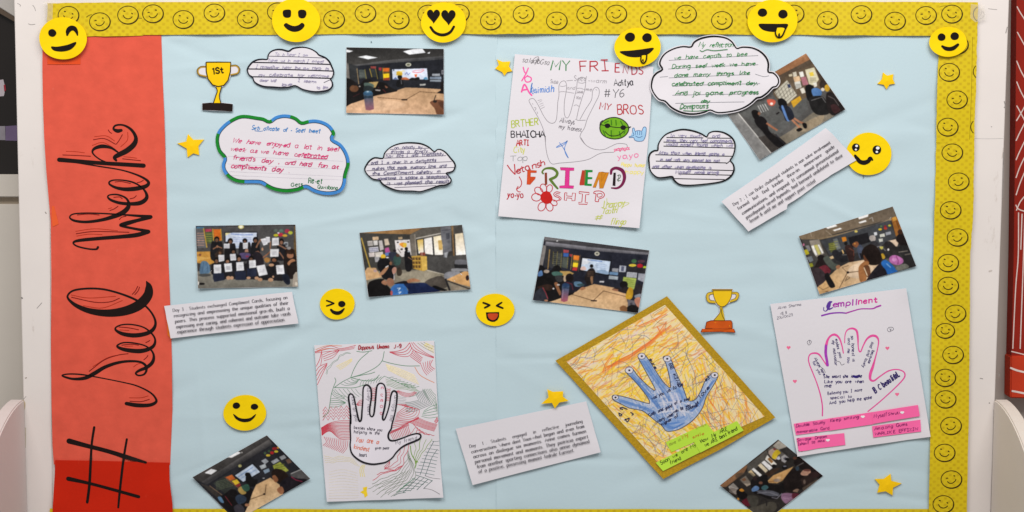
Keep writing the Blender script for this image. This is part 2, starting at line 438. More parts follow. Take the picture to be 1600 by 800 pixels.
# ---- painting flat print: a small scan-line painter in photograph pixels
class Canvas:
    def __init__(self, c, ss=3, base=(40, 40, 44), pad=3):
        c = np.asarray(c, float)
        self.x0, self.y0 = c[:, 0].min() - pad, c[:, 1].min() - pad
        self.w = int((c[:, 0].max() + pad - self.x0) * ss) + 1
        self.h = int((c[:, 1].max() + pad - self.y0) * ss) + 1
        self.ss = ss
        self.a = np.zeros((self.h, self.w, 3)) + np.array(base, float)
    def _to(self, pts):
        p = np.array(pts, float)[:, :2]
        return (p - [self.x0, self.y0]) * self.ss
    def mask(self, pts):
        q = self._to(pts)
        i0, j0 = np.maximum(np.floor(q.min(0)).astype(int) - 1, 0)
        i1, j1 = np.ceil(q.max(0)).astype(int) + 2
        i1, j1 = min(i1, self.w), min(j1, self.h)
        if i1 <= i0 or j1 <= j0: return None
        X, Y = np.meshgrid(np.arange(i0, i1) + .5, np.arange(j0, j1) + .5)
        m = np.zeros(X.shape, bool)
        for k in range(len(q)):
            (xa, ya), (xb, yb) = q[k], q[(k + 1) % len(q)]
            if ya == yb: continue
            m ^= ((ya > Y) != (yb > Y)) & (X < (xb - xa) * (Y - ya) / (yb - ya) + xa)
        return (slice(j0, j1), slice(i0, i1)), m, X, Y
    def poly(self, pts, c, al=1.0, c2=None, ax=None):
        r = self.mask(pts)
        if r is None: return
        sl, m, X, Y = r
        col = np.array(c, float)
        if c2 is not None:
            ax_ = self._to(ax); d = ax_[1] - ax_[0]
            t = np.clip(((X - ax_[0, 0]) * d[0] + (Y - ax_[0, 1]) * d[1]) / (d @ d), 0, 1)[..., None]
            col = col * (1 - t) + np.array(c2, float) * t
            self.a[sl][m] = (self.a[sl] * (1 - al) + col * al)[m]
        else:
            self.a[sl][m] = self.a[sl][m] * (1 - al) + col * al
    def line(self, pts, w, c, al=1.0):
        p = np.asarray(pts, float)
        for a, b in zip(p[:-1, :2], p[1:, :2]):
            d = b - a; L = np.hypot(*d)
            if L < 1e-6: continue
            nn = np.array([-d[1], d[0]]) / L * w / 2
            e = d / L * w * .15
            self.poly([a + nn - e, b + nn + e, b - nn + e, a - nn - e], c, al)
    def ell(self, cx, cy, rx, ry, c, al=1.0, rot=0.0):
        self.poly(ell(cx, cy, rx, ry, 22, rot), c, al)
    def blur(self, k=1):
        for _ in range(k):
            p = np.pad(self.a, ((1, 1), (0, 0), (0, 0)), 'edge'); self.a = (p[:-2] + 2 * p[1:-1] + p[2:]) / 4
            p = np.pad(self.a, ((0, 0), (1, 1), (0, 0)), 'edge'); self.a = (p[:, :-2] + 2 * p[:, 1:-1] + p[:, 2:]) / 4
    def mottle(self, amp, size=6):
        hh, ww = self.h // size + 2, self.w // size + 2
        g = NR.normal(0, 1, (hh, ww, 1))
        yi = np.arange(self.h) / size; xi = np.arange(self.w) / size
        y0 = yi.astype(int); x0 = xi.astype(int); fy = (yi - y0)[:, None, None]; fx = (xi - x0)[None, :, None]
        n = (g[y0][:, x0] * (1 - fy) * (1 - fx) + g[y0 + 1][:, x0] * fy * (1 - fx) + g[y0][:, x0 + 1] * (1 - fy) * fx + g[y0 + 1][:, x0 + 1] * fy * fx)
        self.a = np.clip(self.a + (n * amp) * (0.35 + self.a / 255.0), 0, 255)
    def sample(self, p):
        q = np.clip((np.asarray(p) - [self.x0, self.y0]) * self.ss - .5, 0, [self.w - 1.001, self.h - 1.001])
        i = q.astype(int); f = q - i
        x, y = i[:, 0], i[:, 1]; fx, fy = f[:, :1], f[:, 1:]
        return self.a[y, x] * (1 - fx) * (1 - fy) + self.a[y, x + 1] * fx * (1 - fy) + self.a[y + 1, x] * (1 - fx) * fy + self.a[y + 1, x + 1] * fx * fy

def print_mesh(name, corners, hf, cv, parent, material, step=0.65, warp=None):
    p, f = quad_grid(corners, step)
    if warp is not None: p = warp(p)
    v = P(p[:, 0], p[:, 1], hf(p[:, 0], p[:, 1]))
    o = mesh_obj(name, v, [], material, parent, True)
    me = o.data
    off = np.array(world_of(parent))
    me.clear_geometry()
    me.vertices.add(len(v)); me.vertices.foreach_set('co', (v - off).ravel().astype(np.float32))
    nf = len(f); fl = f[:, ::-1].copy()     # face the room
    me.loops.add(nf * 4); me.loops.foreach_set('vertex_index', fl.ravel().astype(np.int32))
    me.polygons.add(nf); me.polygons.foreach_set('loop_start', np.arange(0, nf * 4, 4, dtype=np.int32))
    me.polygons.foreach_set('use_smooth', np.ones(nf, bool))
    me.update(calc_edges=True); me.validate()
    at = me.color_attributes.new('print', 'FLOAT_COLOR', 'POINT')
    col = np.ones((len(v), 4), np.float32); col[:, :3] = lin(np.clip(cv.sample(p), 0, 255))
    at.data.foreach_set('color', col.ravel())
    me.update()
    if me.polygons[0].normal.y > 0: me.flip_normals()
    return o

# ------------------------------------------------------------------ the setting
def box_px(name, quad, d0, d1, material, parent=None, bevel=0.0):
    """prism whose front outline (px, on plane d1) is the quad; back on plane d0 straight behind it"""
    q = np.asarray(quad, float)
    fr = P(q[:, 0], q[:, 1], d1); bk = fr.copy(); bk[:, 1] = -d0
    n = len(q)
    faces = [list(range(n)), list(range(2 * n - 1, n - 1, -1))] + [[i, (i + 1) % n, (i + 1) % n + n, i + n] for i in range(n)]
    o = mesh_obj(name, np.vstack([fr, bk]), faces, material, parent)
    bm = bmesh.new(); bm.from_mesh(o.data)
    bmesh.ops.recalc_face_normals(bm, faces=bm.faces[:])
    if bevel: bmesh.ops.bevel(bm, geom=bm.edges[:], offset=bevel, segments=2, affect='EDGES', clamp_overlap=True)
    bm.to_mesh(o.data); bm.free()
    return o

M_WALL = mat('painted_wall', (176, 166, 158), 0.8, 0.15, 60, 0.05, 4)
M_POST = mat('white_paint', (226, 217, 212), 0.45, 0.10, 35, 0.035, 6, 0.4)
def add_dirt(m, rgb, scale, thr, strength):
    """scuffs and grime with a shape of their own"""
    nt = m.node_tree; b = nt.nodes['Principled BSDF']
    src = b.inputs['Base Color'].links[0].from_socket
    tc = nt.nodes.new('ShaderNodeTexCoord'); mp = nt.nodes.new('ShaderNodeMapping'); mp.inputs['Scale'].default_value = (1.6, 1, 0.5)
    n = nt.nodes.new('ShaderNodeTexNoise'); n.inputs['Scale'].default_value = scale; n.inputs['Detail'].default_value = 8; n.inputs['Roughness'].default_value = 0.7
    r = nt.nodes.new('ShaderNodeValToRGB'); r.color_ramp.elements[0].position = thr; r.color_ramp.elements[1].position = thr + 0.12
    r.color_ramp.elements[1].color = (strength,) * 3 + (1,); r.color_ramp.elements[0].color = (0, 0, 0, 1)
    mx = nt.nodes.new('ShaderNodeMix'); mx.data_type = 'RGBA'
    nt.links.new(tc.outputs['Object'], mp.inputs['Vector']); nt.links.new(mp.outputs['Vector'], n.inputs['Vector'])
    nt.links.new(n.outputs['Fac'], r.inputs['Fac']); nt.links.new(r.outputs['Color'], mx.inputs[0])
    nt.links.new(src, mx.inputs[6]); mx.inputs[7].default_value = (*lin(rgb), 1)
    nt.links.new(mx.outputs[2], b.inputs['Base Color'])
add_dirt(M_POST, (150, 130, 110), 14, 0.62, 0.55)

wall = box_px('wall', [(-420, -200), (2020, -200), (2020, 1100), (-420, 1100)], -0.12, -0.075, M_WALL)
tag(wall, 'grey beige painted wall showing as a strip beside the brick painted column', 'wall', kind='structure')

# white board the papers are pasted on
board = thing('display_board', 'large white painted wooden display board with scuffed side posts', 'display board', 800, 400, 0)
box_px('panel', [(76, -60), (1503, -60), (1486, 870), (84, 870)], -0.035, 0.0, M_POST, board)
box_px('side_post', [(20.5, -60), (75.6, -60), (83.6, 870), (42, 870)], -0.05, 0.0015, M_POST, board, 0.0015)
box_px('side_post', [(1503.4, -60), (1579, -60), (1546, 870), (1486.4, 870)], -0.05, 0.0015, M_POST, board, 0.0015)
fl = lambda x, y: np.zeros(np.shape(x)) + 0.0015
def scr(pts, w, rgb):
    rgb = tuple(int(v * .6 + 212 * .4) for v in rgb)
    ribbon('scratch', [crom([(*p, w) for p in pts], 4)], fl, rgb, board, 0.00015)
scr([(51, 8), (54, 12), (55.5, 17)], .8, (120, 110, 105)); scr([(44, 37), (48, 38.5), (55, 38)], 1.0, (140, 128, 122))
scr([(27, 5), (32, 8), (31, 10)], .8, (130, 118, 112)); scr([(57.5, 482), (61, 478), (65.5, 473)], .9, (120, 110, 104))
scr([(70.5, 331), (72.5, 334)], 1.4, (120, 105, 95)); scr([(39, 591), (42, 590)], 1.4, (135, 112, 92)); scr([(33.6, 465), (35, 466)], 1.8, (90, 80, 74))
scr([(36.3, 626), (38.5, 630), (38, 637), (36.6, 640)], 2.2, (190, 160, 110)); scr([(40, 668), (39.6, 700)], 1.0, (180, 160, 120)); scr([(40.6, 742), (41, 790)], .8, (170, 150, 120))
scr([(34, 620), (37, 623), (41, 619)], .9, (150, 138, 130))
scr([(1544, 13.5), (1552, 14.5), (1558, 15)], .9, (150, 138, 132)); scr([(1532, 24), (1535, 18), (1538, 22), (1536, 27), (1530, 30)], .7, (180, 170, 166))
scr([(1574, 42), (1571.5, 52)], 1.3, (120, 108, 100)); scr([(1569, 158), (1571, 166), (1568.5, 168)], 1.2, (105, 92, 84)); scr([(1523, 216.3), (1545, 216.8), (1568, 216.2)], .7, (190, 180, 174))
scr([(1548.5, 197.5), (1550, 198.5)], 1.2, (130, 118, 110)); scr([(1568.2, 238), (1567.6, 275), (1566.8, 311)], 1.3, (96, 84, 78)); scr([(1567.6, 231), (1565.6, 248)], .8, (185, 165, 150))
scr([(1531, 591), (1536, 592)], 1.2, (120, 108, 100)); scr([(1560.5, 584), (1561, 588)], 2.2, (90, 72, 62)); scr([(1545, 629.5), (1547, 630)], 1.4, (110, 98, 90)); scr([(1557, 625.6), (1562.5, 626.2)], 1.3, (80, 68, 60))
scr([(1546, 424), (1549, 423)], 2.6, (196, 178, 164)); scr([(1552.5, 640), (1551, 700), (1549, 790)], .8, (165, 152, 142))

# curved white side wings that stand out from the board's posts
M_WING = mat('cream_paint', (206, 196, 186), 0.5, 0.08, 40, 0.03, 5, 0.35)
M_WINGL = mat('blush_paint', (200, 186, 182), 0.5, 0.08, 40, 0.03, 5, 0.35)
def wing(px, side, m, label):
    top = P(px, 624, 0.0016)
    x0, z0 = top[0], top[2]
    prof = [(0, z0)] + [(f, z0 - 2.15 * f * f) for f in np.linspace(0.02, 0.30, 15)] + [(0.31, z0 - 0.28), (0.31, 0.40), (0, 0.40)]
    th = 0.024 * side
    V = [(x0, -0.0018 - f, z) for f, z in prof] + [(x0 + th, -0.0018 - f, z) for f, z in prof]
    n = len(prof)
    F = [list(range(n)), list(range(2 * n - 1, n - 1, -1))] + [[i, (i + 1) % n, (i + 1) % n + n, i + n] for i in range(n)]
    o = mesh_obj('side_wing', V, F, m)
    bm = bmesh.new(); bm.from_mesh(o.data); bmesh.ops.recalc_face_normals(bm, faces=bm.faces[:])
    bmesh.ops.bevel(bm, geom=[e for e in bm.edges if e.calc_face_angle(0) > 0.7], offset=0.0022, segments=2, affect='EDGES', clamp_overlap=True)
    bm.to_mesh(o.data); bm.free()
    tag(o, label, 'side panel')
wing(1553, 1, M_WING, 'cream curved side wing beneath the red brick painted column')
wing(38, -1, M_WINGL, 'blush white curved side wing beneath the dark glazed door')

# glazed door at the side
M_GLASS = mat('dark_glass', (34, 30, 28), 0.18, 0, 1, 0.15, 6, 0.4)
M_DOOR = mat('door_paint', (196, 188, 178), 0.5, 0.06, 40, 0.03, 5, 0.35)
door = thing('glazed_door', 'grey beige door with dark glass above a plain lower panel', 'door', 10, 400, -0.06)
box_px('pane', [(-200, -60), (60, -60), (60, 272), (-200, 272)], -0.074, -0.060, M_GLASS, door)
box_px('head_rail', [(-60, -60), (60, -60), (60, 27), (24, 27), (0, 12), (-60, -25)], -0.074, -0.050, mat('rail_grey', (178, 172, 166), 0.5, 0.05, 40, 0.03), door, 0.001)
box_px('bead', [(-60, -24.6), (0, 12.4), (24, 27.4), (40, 35), (24.5, 35), (0, 21), (-60, -15)], -0.059, -0.051, mat('brown_bead', (84, 70, 58), 0.5, 0.05, 40, 0.05), door)
box_px('middle_rail', [(-200, 272.6), (60, 272.6), (60, 308), (-200, 308)], -0.074, -0.048, M_DOOR, door, 0.0015)
box_px('lower_panel', [(-200, 319), (70, 319), (70, 900), (-200, 900)], -0.074, -0.052, M_DOOR, door, 0.002)
box_px('groove', [(-200, 308), (60, 308), (60, 319), (-200, 319)], -0.074, -0.060, mat('groove_tan', (170, 156, 138), 0.6, 0.05, 40, 0.05), door)
fp = lambda x, y: np.zeros(np.shape(x)) - 0.060
sheet('sticker', [(-6, 126), (5, 124), (8.5, 138), (6, 150), (-6, 151)], over(fp, .0006), .0004, mat('reflection_pale', (176, 166, 170), .5, 0), door, None)  # pale reflection in the glass, laid on as a coloured piece
sheet('sticker', [(5.6, 133), (8.2, 132), (9.4, 141), (6.6, 143)], over(fp, .0012), .0004, mat('reflection_red', (140, 40, 50), .5, 0), door, None)  # red fleck of that reflection, also a coloured piece
sheet('reflection_band', [(-20, 197), (8, 197), (8.4, 219), (-20, 218)], over(fp, .0006), .0004, mat('reflection_grey', (132, 126, 132), .5, .05, 60, .15, 30), door, None)  # blurred reflection in the pane, put on as a grey band
sheet('reflection_band', [(8.6, 197), (26.6, 196), (26.9, 220), (8.6, 219.5)], over(fp, .0006), .0004, mat('reflection_mauve', (104, 88, 116), .5, .05, 60, .15, 30), door, None)  # mauve end of the same painted-on reflection

# red column painted as brickwork
M_RED = mat('red_paint', (146, 38, 26), 0.6, 0.1, 60, 0.10, 12)
col_ = thing('painted_column', 'red column with white painted brick lines beside the board', 'column', 1600, 400, -0.06)
box_px('shaft', [(1589, -60), (1720, -60), (1720, 556), (1580.5, 556), (1584, 400), (1586.5, 200)], -0.074, -0.045, M_RED, col_)
box_px('base', [(1579.5, 556.4), (1720, 556.4), (1720, 626), (1578.5, 622)], -0.074, -0.040, mat('red_base', (196, 62, 36), .6, .1, 60, .08, 12), col_, 0.002)
fc = lambda x, y: np.where(np.asarray(y) > 556.2, -0.040, -0.045)
zc = Z(1500, 0, 2)
wl = [[(178, 20), (190, 42), (215, 80)], [(179, 100), (190, 120), (215, 165)], [(177, 190), (192, 225), (215, 265)], [(177, 255), (192, 290), (215, 330)], [(177, 330), (186, 346), (215, 400)],
      [(176, 378), (188, 358), (215, 310)], [(175, 440), (188, 412), (215, 360)], [(175, 500), (188, 470), (215, 415)], [(175, 556), (188, 520), (215, 465)], [(175, 610), (190, 566), (215, 510)],
      [(174, 640), (184, 654), (215, 664)], [(176, 658), (190, 628), (215, 600)], [(183, 664), (182, 800), (174, 900), (165, 1090)], [(203, 664), (198, 820), (188, 1090)], [(194, 668), (190, 780)],
      [(160, 1098), (185, 1104), (215, 1112)]]
ribbons('painted_line', [crom([(*p, 1.5) for p in zc(w)], 5) for w in wl], fc, (222, 200, 192), col_, .0003)
ribbons('painted_line', [crom([(*p, 2.6) for p in zc(w)], 5) for w in ([(159, 1150), (180, 1158), (215, 1166)], [(164, 1222), (185, 1226), (215, 1232)])], fc, (226, 206, 198), col_, .0003)

# ------------------------------------------------------------------ backing papers
M_BLUE = mat('pale_blue_paper', (189, 209, 216), 0.8, 0.10, 180, 0.022, 4, 0.15)
def blue_f(seed, base):
    r = random.Random(seed)
    bl = [(r.uniform(240, 1480), r.uniform(40, 810), r.uniform(22, 120), r.uniform(4.5, 20), r.gauss(0, .25) + (1.4 if r.random() < .2 else 0), r.choice((-1, 1)) * r.uniform(.0003, .0012)) for _ in range(230)]
    def f(x, y):
        x = np.asarray(x, float); y = np.asarray(y, float)
        h = np.zeros(np.broadcast(x, y).shape)
        for cx, cy, sx, sy, a, m in bl:
            dx = (x - cx) * math.cos(a) + (y - cy) * math.sin(a); dy = -(x - cx) * math.sin(a) + (y - cy) * math.cos(a)
            h = h + m * np.exp(-(dx / sx) ** 2 - (dy / sy) ** 2)
        for fy in (204, 362, 508, 655): h = h + .0005 * np.exp(-np.abs(y - fy - .006 * (x - 800)) / 8)   # old fold lines
        return base + .0011 + .0011 * np.tanh(h / .0011)
    return f
def grid_sheet(name, corners, hf, thick, m, step):
    p, f = quad_grid(corners, step)
    v, ff = solid(p, [list(q) for q in f], hf, thick)
    return mesh_obj(name, v, ff, m, None, False)
bl_l = grid_sheet('backing_paper', [(236, 44), (777, 44), (777, 803), (238, 803)], blue_f(3, .0022), .0003, M_BLUE, 4)
bl_r = grid_sheet('backing_paper', [(774.5, 44), (1480, 44), (1470, 803), (775.5, 803)], blue_f(4, .0026), .0003, M_BLUE, 4)
for o in (bl_l, bl_r): o.data.polygons.foreach_set('use_smooth', np.ones(len(o.data.polygons), bool))
tag(bl_l, 'pale blue backing paper sheet beside the red lettered banner', 'paper', 'blue backing papers')
tag(bl_r, 'pale blue backing paper sheet carrying the big MY FRIENDS drawing', 'paper', 'blue backing papers')
zs = Z(520, 60, 6.155)
ribbon('speck', [crom([(580, 64.4, 1.1), (580.3, 66.8, 1.3)], 2)], lambda x, y: np.zeros(np.shape(x)) + .0042, (90, 110, 120), bl_l, .0002)

# ------------------------------------------------------------------ yellow border trim
def mat_border():
    m = mat('yellow_border', (214, 187, 14), 0.5, 0.08, 160, 0.03, 8, 0.3)
    nt = m.node_tree; b = nt.nodes['Principled BSDF']
    src = b.inputs['Base Color'].links[0].from_socket
    geo = nt.nodes.new('ShaderNodeNewGeometry'); sep = nt.nodes.new('ShaderNodeSeparateXYZ')
    nt.links.new(geo.outputs['Position'], sep.inputs[0])
    def mth(op, a, bb=None):
        n = nt.nodes.new('ShaderNodeMath'); n.operation = op
        for i, q in enumerate((a, bb)):
            if q is None: continue
            if isinstance(q, (int, float)): n.inputs[i].default_value = q
            else: nt.links.new(q, n.inputs[i])
        return n.outputs[0]
    per = 0.0125
    cx = mth('COSINE', mth('MULTIPLY', sep.outputs['X'], 2 * math.pi / (per * 1.1)))
    cz = mth('COSINE', mth('MULTIPLY', sep.outputs['Z'], 2 * math.pi / (per * 0.95)))
    pr = mth('MULTIPLY', cx, cz)
    mr = nt.nodes.new('ShaderNodeMapRange'); mr.inputs[1].default_value = -0.05; mr.inputs[2].default_value = 0.8
    nt.links.new(pr, mr.inputs[0])
    n = nt.nodes.new('ShaderNodeTexNoise'); n.inputs['Scale'].default_value = 22; nt.links.new(geo.outputs['Position'], n.inputs['Vector'])
    fac = mth('MULTIPLY', mr.outputs[0], mth('ADD', mth('MULTIPLY', n.outputs['Fac'], 0.7), 0.1))
    mx = nt.nodes.new('ShaderNodeMix'); mx.data_type = 'RGBA'
    nt.links.new(fac, mx.inputs[0]); nt.links.new(src, mx.inputs[6]); mx.inputs[7].default_value = (*lin((176, 140, 4)), 1)
    nt.links.new(mx.outputs[2], b.inputs['Base Color'])
    return m
M_BORD = mat_border()

def border(label, corners, hf, group='yellow smiley border strips', wob=.5, seed=1):
    cx, cy = np.mean(corners, 0)
    t = thing('border_strip', label, 'border trim', cx, cy, .004, group)
    sheet('strip', quad_pts(corners, 10, wob, seed), hf, .0003, M_BORD, t, 11, True)
    return t
fA = surf(.0048, .0004, 120, 11, [(180, 57, 30, .0008)])
fB = surf(.0052, .0004, 200, 12, [(330, 54, 40, .0016), (585, 54, 34, .0024), (800, 54, 55, .0030), (480, 54, 20, .0010)])
fC = surf(.0056, .0004, 200, 13, [(1010, 54, 30, .0012), (1105, 55, 40, .0024), (1320, 55, 40, .0030), (1440, 56, 30, .0010)])
fD = surf(.0062, .0004, 120, 14, [(1465, 150, 45, .0030), (1464, 210, 20, .0012)])
fE = surf(.0067, .0004, 150, 15, [(1459, 330, 30, .0026), (1457, 440, 40, .0022), (1455, 560, 30, .0014), (1452, 740, 50, .0026)])
fF = surf(.0048, .0003, 150, 16)
sA = border('short yellow smiley border strip behind the winking round face', [(74, 5), (224, 3.2), (224, 55.5), (73, 58)], fA, seed=2)
sB = border('long yellow smiley border strip with the heart eyed face pasted on', [(222, 3.2), (700, 2), (944, 1.6), (944, 53.2), (700, 53.2), (222, 54.6)], fB, seed=3)
sC = border('yellow smiley border strip with the open mouthed tongue face pasted on', [(941.5, 1.4), (1230, 2.2), (1528, 3.6), (1527.4, 57), (1468, 56), (1230, 54.4), (941.5, 53.4)], fC, seed=4)
sD = border('short upright yellow smiley border strip beneath the plain smiling corner face', [(1468.5, 40), (1527.2, 40), (1526, 110), (1522.2, 223), (1462.6, 223), (1464.6, 130)], fD, seed=5)
sE = border('long upright yellow smiley border strip beside the pink hand poster', [(1462.8, 219), (1522.4, 219), (1521, 330), (1516, 400), (1515, 565), (1510.6, 812), (1451, 812), (1455, 565), (1457.6, 430), (1460.6, 320)], fE, seed=6)
sF = border('yellow border strip along the foot of the blue paper', [(78, 794.6), (700, 796), (1456, 795.4), (1456, 850), (700, 850), (78, 850)], fF, seed=7)

def smiley_strokes(rx, ry, k):
    r = random.Random(k)
    o = []
    a = np.linspace(0, 2 * math.pi, 40)
    wv = 1.15 + 0.85 * np.clip(np.cos(a - 0.9), 0, 1)
    o.append(np.column_stack([rx * np.cos(a), ry * np.sin(a), wv]))
    if k % 2:
        o.append(crom([(-.52 * rx, -.1 * ry, 1.1), (-.42 * rx, -.16 * ry, 1.3), (-.3 * rx, -.14 * ry, 1.0)], 4))
        o.append(crom([(.24 * rx, -.42 * ry, 1.5), (.32 * rx, -.4 * ry, 1.7)], 2))
        sm = [(-.4 * rx, .22 * ry), (-.2 * rx, .42 * ry), (.08 * rx, .42 * ry), (.34 * rx, .2 * ry), (.44 * rx, -.04 * ry)]
    else:
        o.append(crom([(-.44 * rx, -.42 * ry, 1.3), (-.34 * rx, -.44 * ry, 1.5), (-.26 * rx, -.38 * ry, 1.1)], 4))
        o.append(crom([(.36 * rx, -.2 * ry, 1.6), (.42 * rx, -.14 * ry, 1.7)], 2))
        sm = [(-.48 * rx, .0), (-.32 * rx, .28 * ry), (-.04 * rx, .42 * ry), (.24 * rx, .36 * ry), (.42 * rx, .16 * ry)]
    o.append(crom([(x, y, 1.25) for x, y in sm], 5))
    return o
def smiley(strip, hf, cx, cy, rx=16.2, ry=14, k=0, clip=None):
    st = [np.column_stack([s[:, 0] + cx, s[:, 1] + cy, s[:, 2]]) for s in smiley_strokes(rx, ry, k)]
    if clip is not None:
        st2 = []
        for s in st:
            s = s[s[:, 0] < clip]
            if len(s) > 1: 
                g = np.hypot(*np.diff(s[:, :2], axis=0).T); b = np.argmax(g)
                if g[b] > 6: s = np.vstack([s[b + 1:], s[:b + 1]])
                st2.append(s)
        st = st2
    ribbon('printed_smiley', st, hf, (62, 48, 16), strip, .00014)
for i, (x, y) in enumerate([(107, 24), (156, 34), (200, 23.5)]): smiley(sA, fA, x, y, k=i)
for i, (x, y) in enumerate([(239, 21.5), (286.5, 30.5), (335, 20.3), (387, 30), (434, 18.5), (522, 30.4), (571, 21), (623, 31.3), (669, 22), (717, 21), (767, 32.6), (818, 22.4), (870, 32.8), (917.5, 22.8)]):
    smiley(sB, fB, x, y, k=[1, 0, 1, 0, 1, 0, 1, 0, 1, 1, 0, 1, 0, 1][i])
for i, (x, y) in enumerate([(963, 22), (1017, 31.8), (1072, 22), (1128, 32), (1182, 22.6), (1240, 22), (1293, 32), (1346, 22.8), (1398.5, 33), (1447, 24.2), (1487.5, 22)]):
    smiley(sC, fC, x, y, k=[1, 0, 1, 0, 1, 1, 0, 1, 0, 1, 0][i])
smiley(sC, fC, 1537, 22, k=0, clip=1527.6)
for i, (x, y) in enumerate([(1497, 70), (1483.3, 113), (1495.5, 156), (1481, 198.6)]): smiley(sD, fD, x, y, 16, 14, k=i + 1)
smiley(sD, fD, 1537, 112, k=0, clip=1525.2); smiley(sD, fD, 1533, 198.6, k=0, clip=1522.6)
for i, (x, y) in enumerate([(1488, 238.5), (1498, 283.8), (1485.4, 328.5), (1496.2, 371), (1481.6, 411), (1481.6, 446.6), (1493, 490.2), (1477, 517), (1489.2, 554.6), (1477, 590.4), (1477.5, 624), (1486, 665.4), (1476, 707.6), (1486.6, 749.2), (1474, 788)]):
    smiley(sE, fE, x, y, 16.2 if i != 7 else 14.6, 13.6 if i != 7 else 11.6, k=[0, 1, 0, 1, 0, 0, 1, 0, 1, 0, 0, 1, 0, 1, 0][i])
ribbons('overlap_edge', [crom([(1519.6, 58, .6), (1518, 140, .6), (1515, 218, .6)], 6)], fD, (150, 128, 14), sD, .00012)
ribbons('overlap_edge', [crom([(1468, 11, .8), (1473, 9.4, .8), (1480, 9, .6)], 4)], fC, (150, 128, 20), sC, .00012)
ribbons('overlap_edge', [crom([(135, 27, 1.6), (139, 24, 1.4), (144, 22.6, .8)], 4)], fA, (130, 112, 20), sA, .00012)
ribbons('overlap_edge', [crom([(216, 28.6, .9), (224, 28.4, .9)], 2)], fA, (120, 100, 16), sA, .00012)

# ------------------------------------------------------------------ red banner
M_BAN = mat('coral_red_paper', (219, 90, 71), 0.8, 0.25, 110, 0.07, 40, 0.15)
M_BAN2 = mat('deep_red_paper', (196, 36, 12), 0.55, 0.12, 150, 0.07, 12, 0.3)
ban_out = [(66.5, 58.4), (120, 57.6), (200, 55.6), (252, 54), (253, 85), (254.4, 125), (256.6, 180), (259.4, 262), (261, 330), (263, 400), (265, 450), (267, 505), (268.6, 560), (269.4, 640), (266, 726), (170, 726), (84, 726), (82, 695), (80.4, 625), (79.6, 540), (80.2, 435), (79.2, 345), (76, 310), (72.4, 268), (69, 215), (67, 160), (66.2, 110)]
f_ban = surf(.0037, .0005, 130, 21, [(259, 200, 40, .0014), (268, 600, 40, .0016), (70, 250, 40, .0014), (84, 660, 30, .0010), (66, 90, 20, .001)])
ban = thing('lettered_banner', 'tall coral red paper banner hand lettered with the words Seel Week', 'banner', 168, 400, .004)
sheet('paper', ban_out, f_ban, .0003, M_BAN, ban, 12, True)
low_out = [(86, 719), (150, 720), (210, 721.6), (264.6, 723), (265, 750), (267.6, 772), (269.6, 788), (270, 812), (150, 813), (82, 813), (82.4, 790), (84, 765), (85.6, 740)]
f_low = surf(.0062, .0004, 90, 22, [(268, 780, 30, .0014), (84, 790, 25, .0012)])
add_dirt(M_BAN, (238, 150, 130), 60, 0.66, 0.5)
add_dirt(M_BAN2, (226, 96, 66), 60, 0.66, 0.5)
low = thing('red_paper', 'deep red paper piece lapped over the foot of the coral banner', 'paper', 176, 765, .005)
sheet('sheet', low_out, f_low, .0003, M_BAN2, low, 12, True)

BLK = (30, 20, 18)
w1, w2, w3 = Z(70, 180, 3.335), Z(70, 420, 3.335), Z(70, 630, 4.705)
week = [
 [(75, 232, 15), (180, 241, 14), (300, 250, 13), (420, 257, 14), (515, 263, 15)],
 [(80, 236, 5), (150, 245, 4), (280, 266, 4), (400, 286, 4), (490, 315, 6), (538, 345, 9), (530, 368, 13), (480, 382, 15), (420, 386, 13), (370, 377, 9), (338, 360, 6), (338, 346, 5), (362, 338, 4), (410, 339, 4), (460, 350, 5), (500, 372, 5), (526, 402, 8), (530, 432, 13), (500, 456, 15), (450, 462, 12), (390, 457, 10), (345, 442, 8), (328, 426, 5), (340, 415, 4), (380, 414, 5), (420, 430, 6), (437, 455, 9), (434, 480, 15), (410, 505, 17), (370, 524, 15), (300, 545, 11), (220, 556, 9), (160, 551, 8), (132, 537, 5), (135, 522, 4), (160, 513, 4), (220, 510, 4), (300, 512, 4), (400, 518, 5), (480, 524, 8), (552, 530, 13)],
 [(550, 532, 12), (480, 549, 12), (425, 564, 15), (394, 572, 9), (412, 580, 8), (470, 592, 8), (540, 605, 11)],
 [(540, 607, 14), (480, 624, 15), (400, 633, 13), (300, 641, 12), (200, 650, 11), (157, 658, 8), (150, 670, 5), (175, 685, 5), (230, 697, 5), (268, 698, 6), (277, 688, 8)],
 [(398, 79, 10), (378, 82, 13), (358, 71, 7), (370, 53, 6), (410, 52, 6), (450, 75, 9), (474, 115, 12), (466, 150, 18), (430, 183, 19), (388, 205, 17), (364, 220, 13), (372, 236, 7)],
 [(380, 192, 5), (345, 170, 8), (300, 162, 13), (262, 172, 10), (248, 190, 6), (260, 210, 4), (290, 232, 4), (325, 247, 4)]]
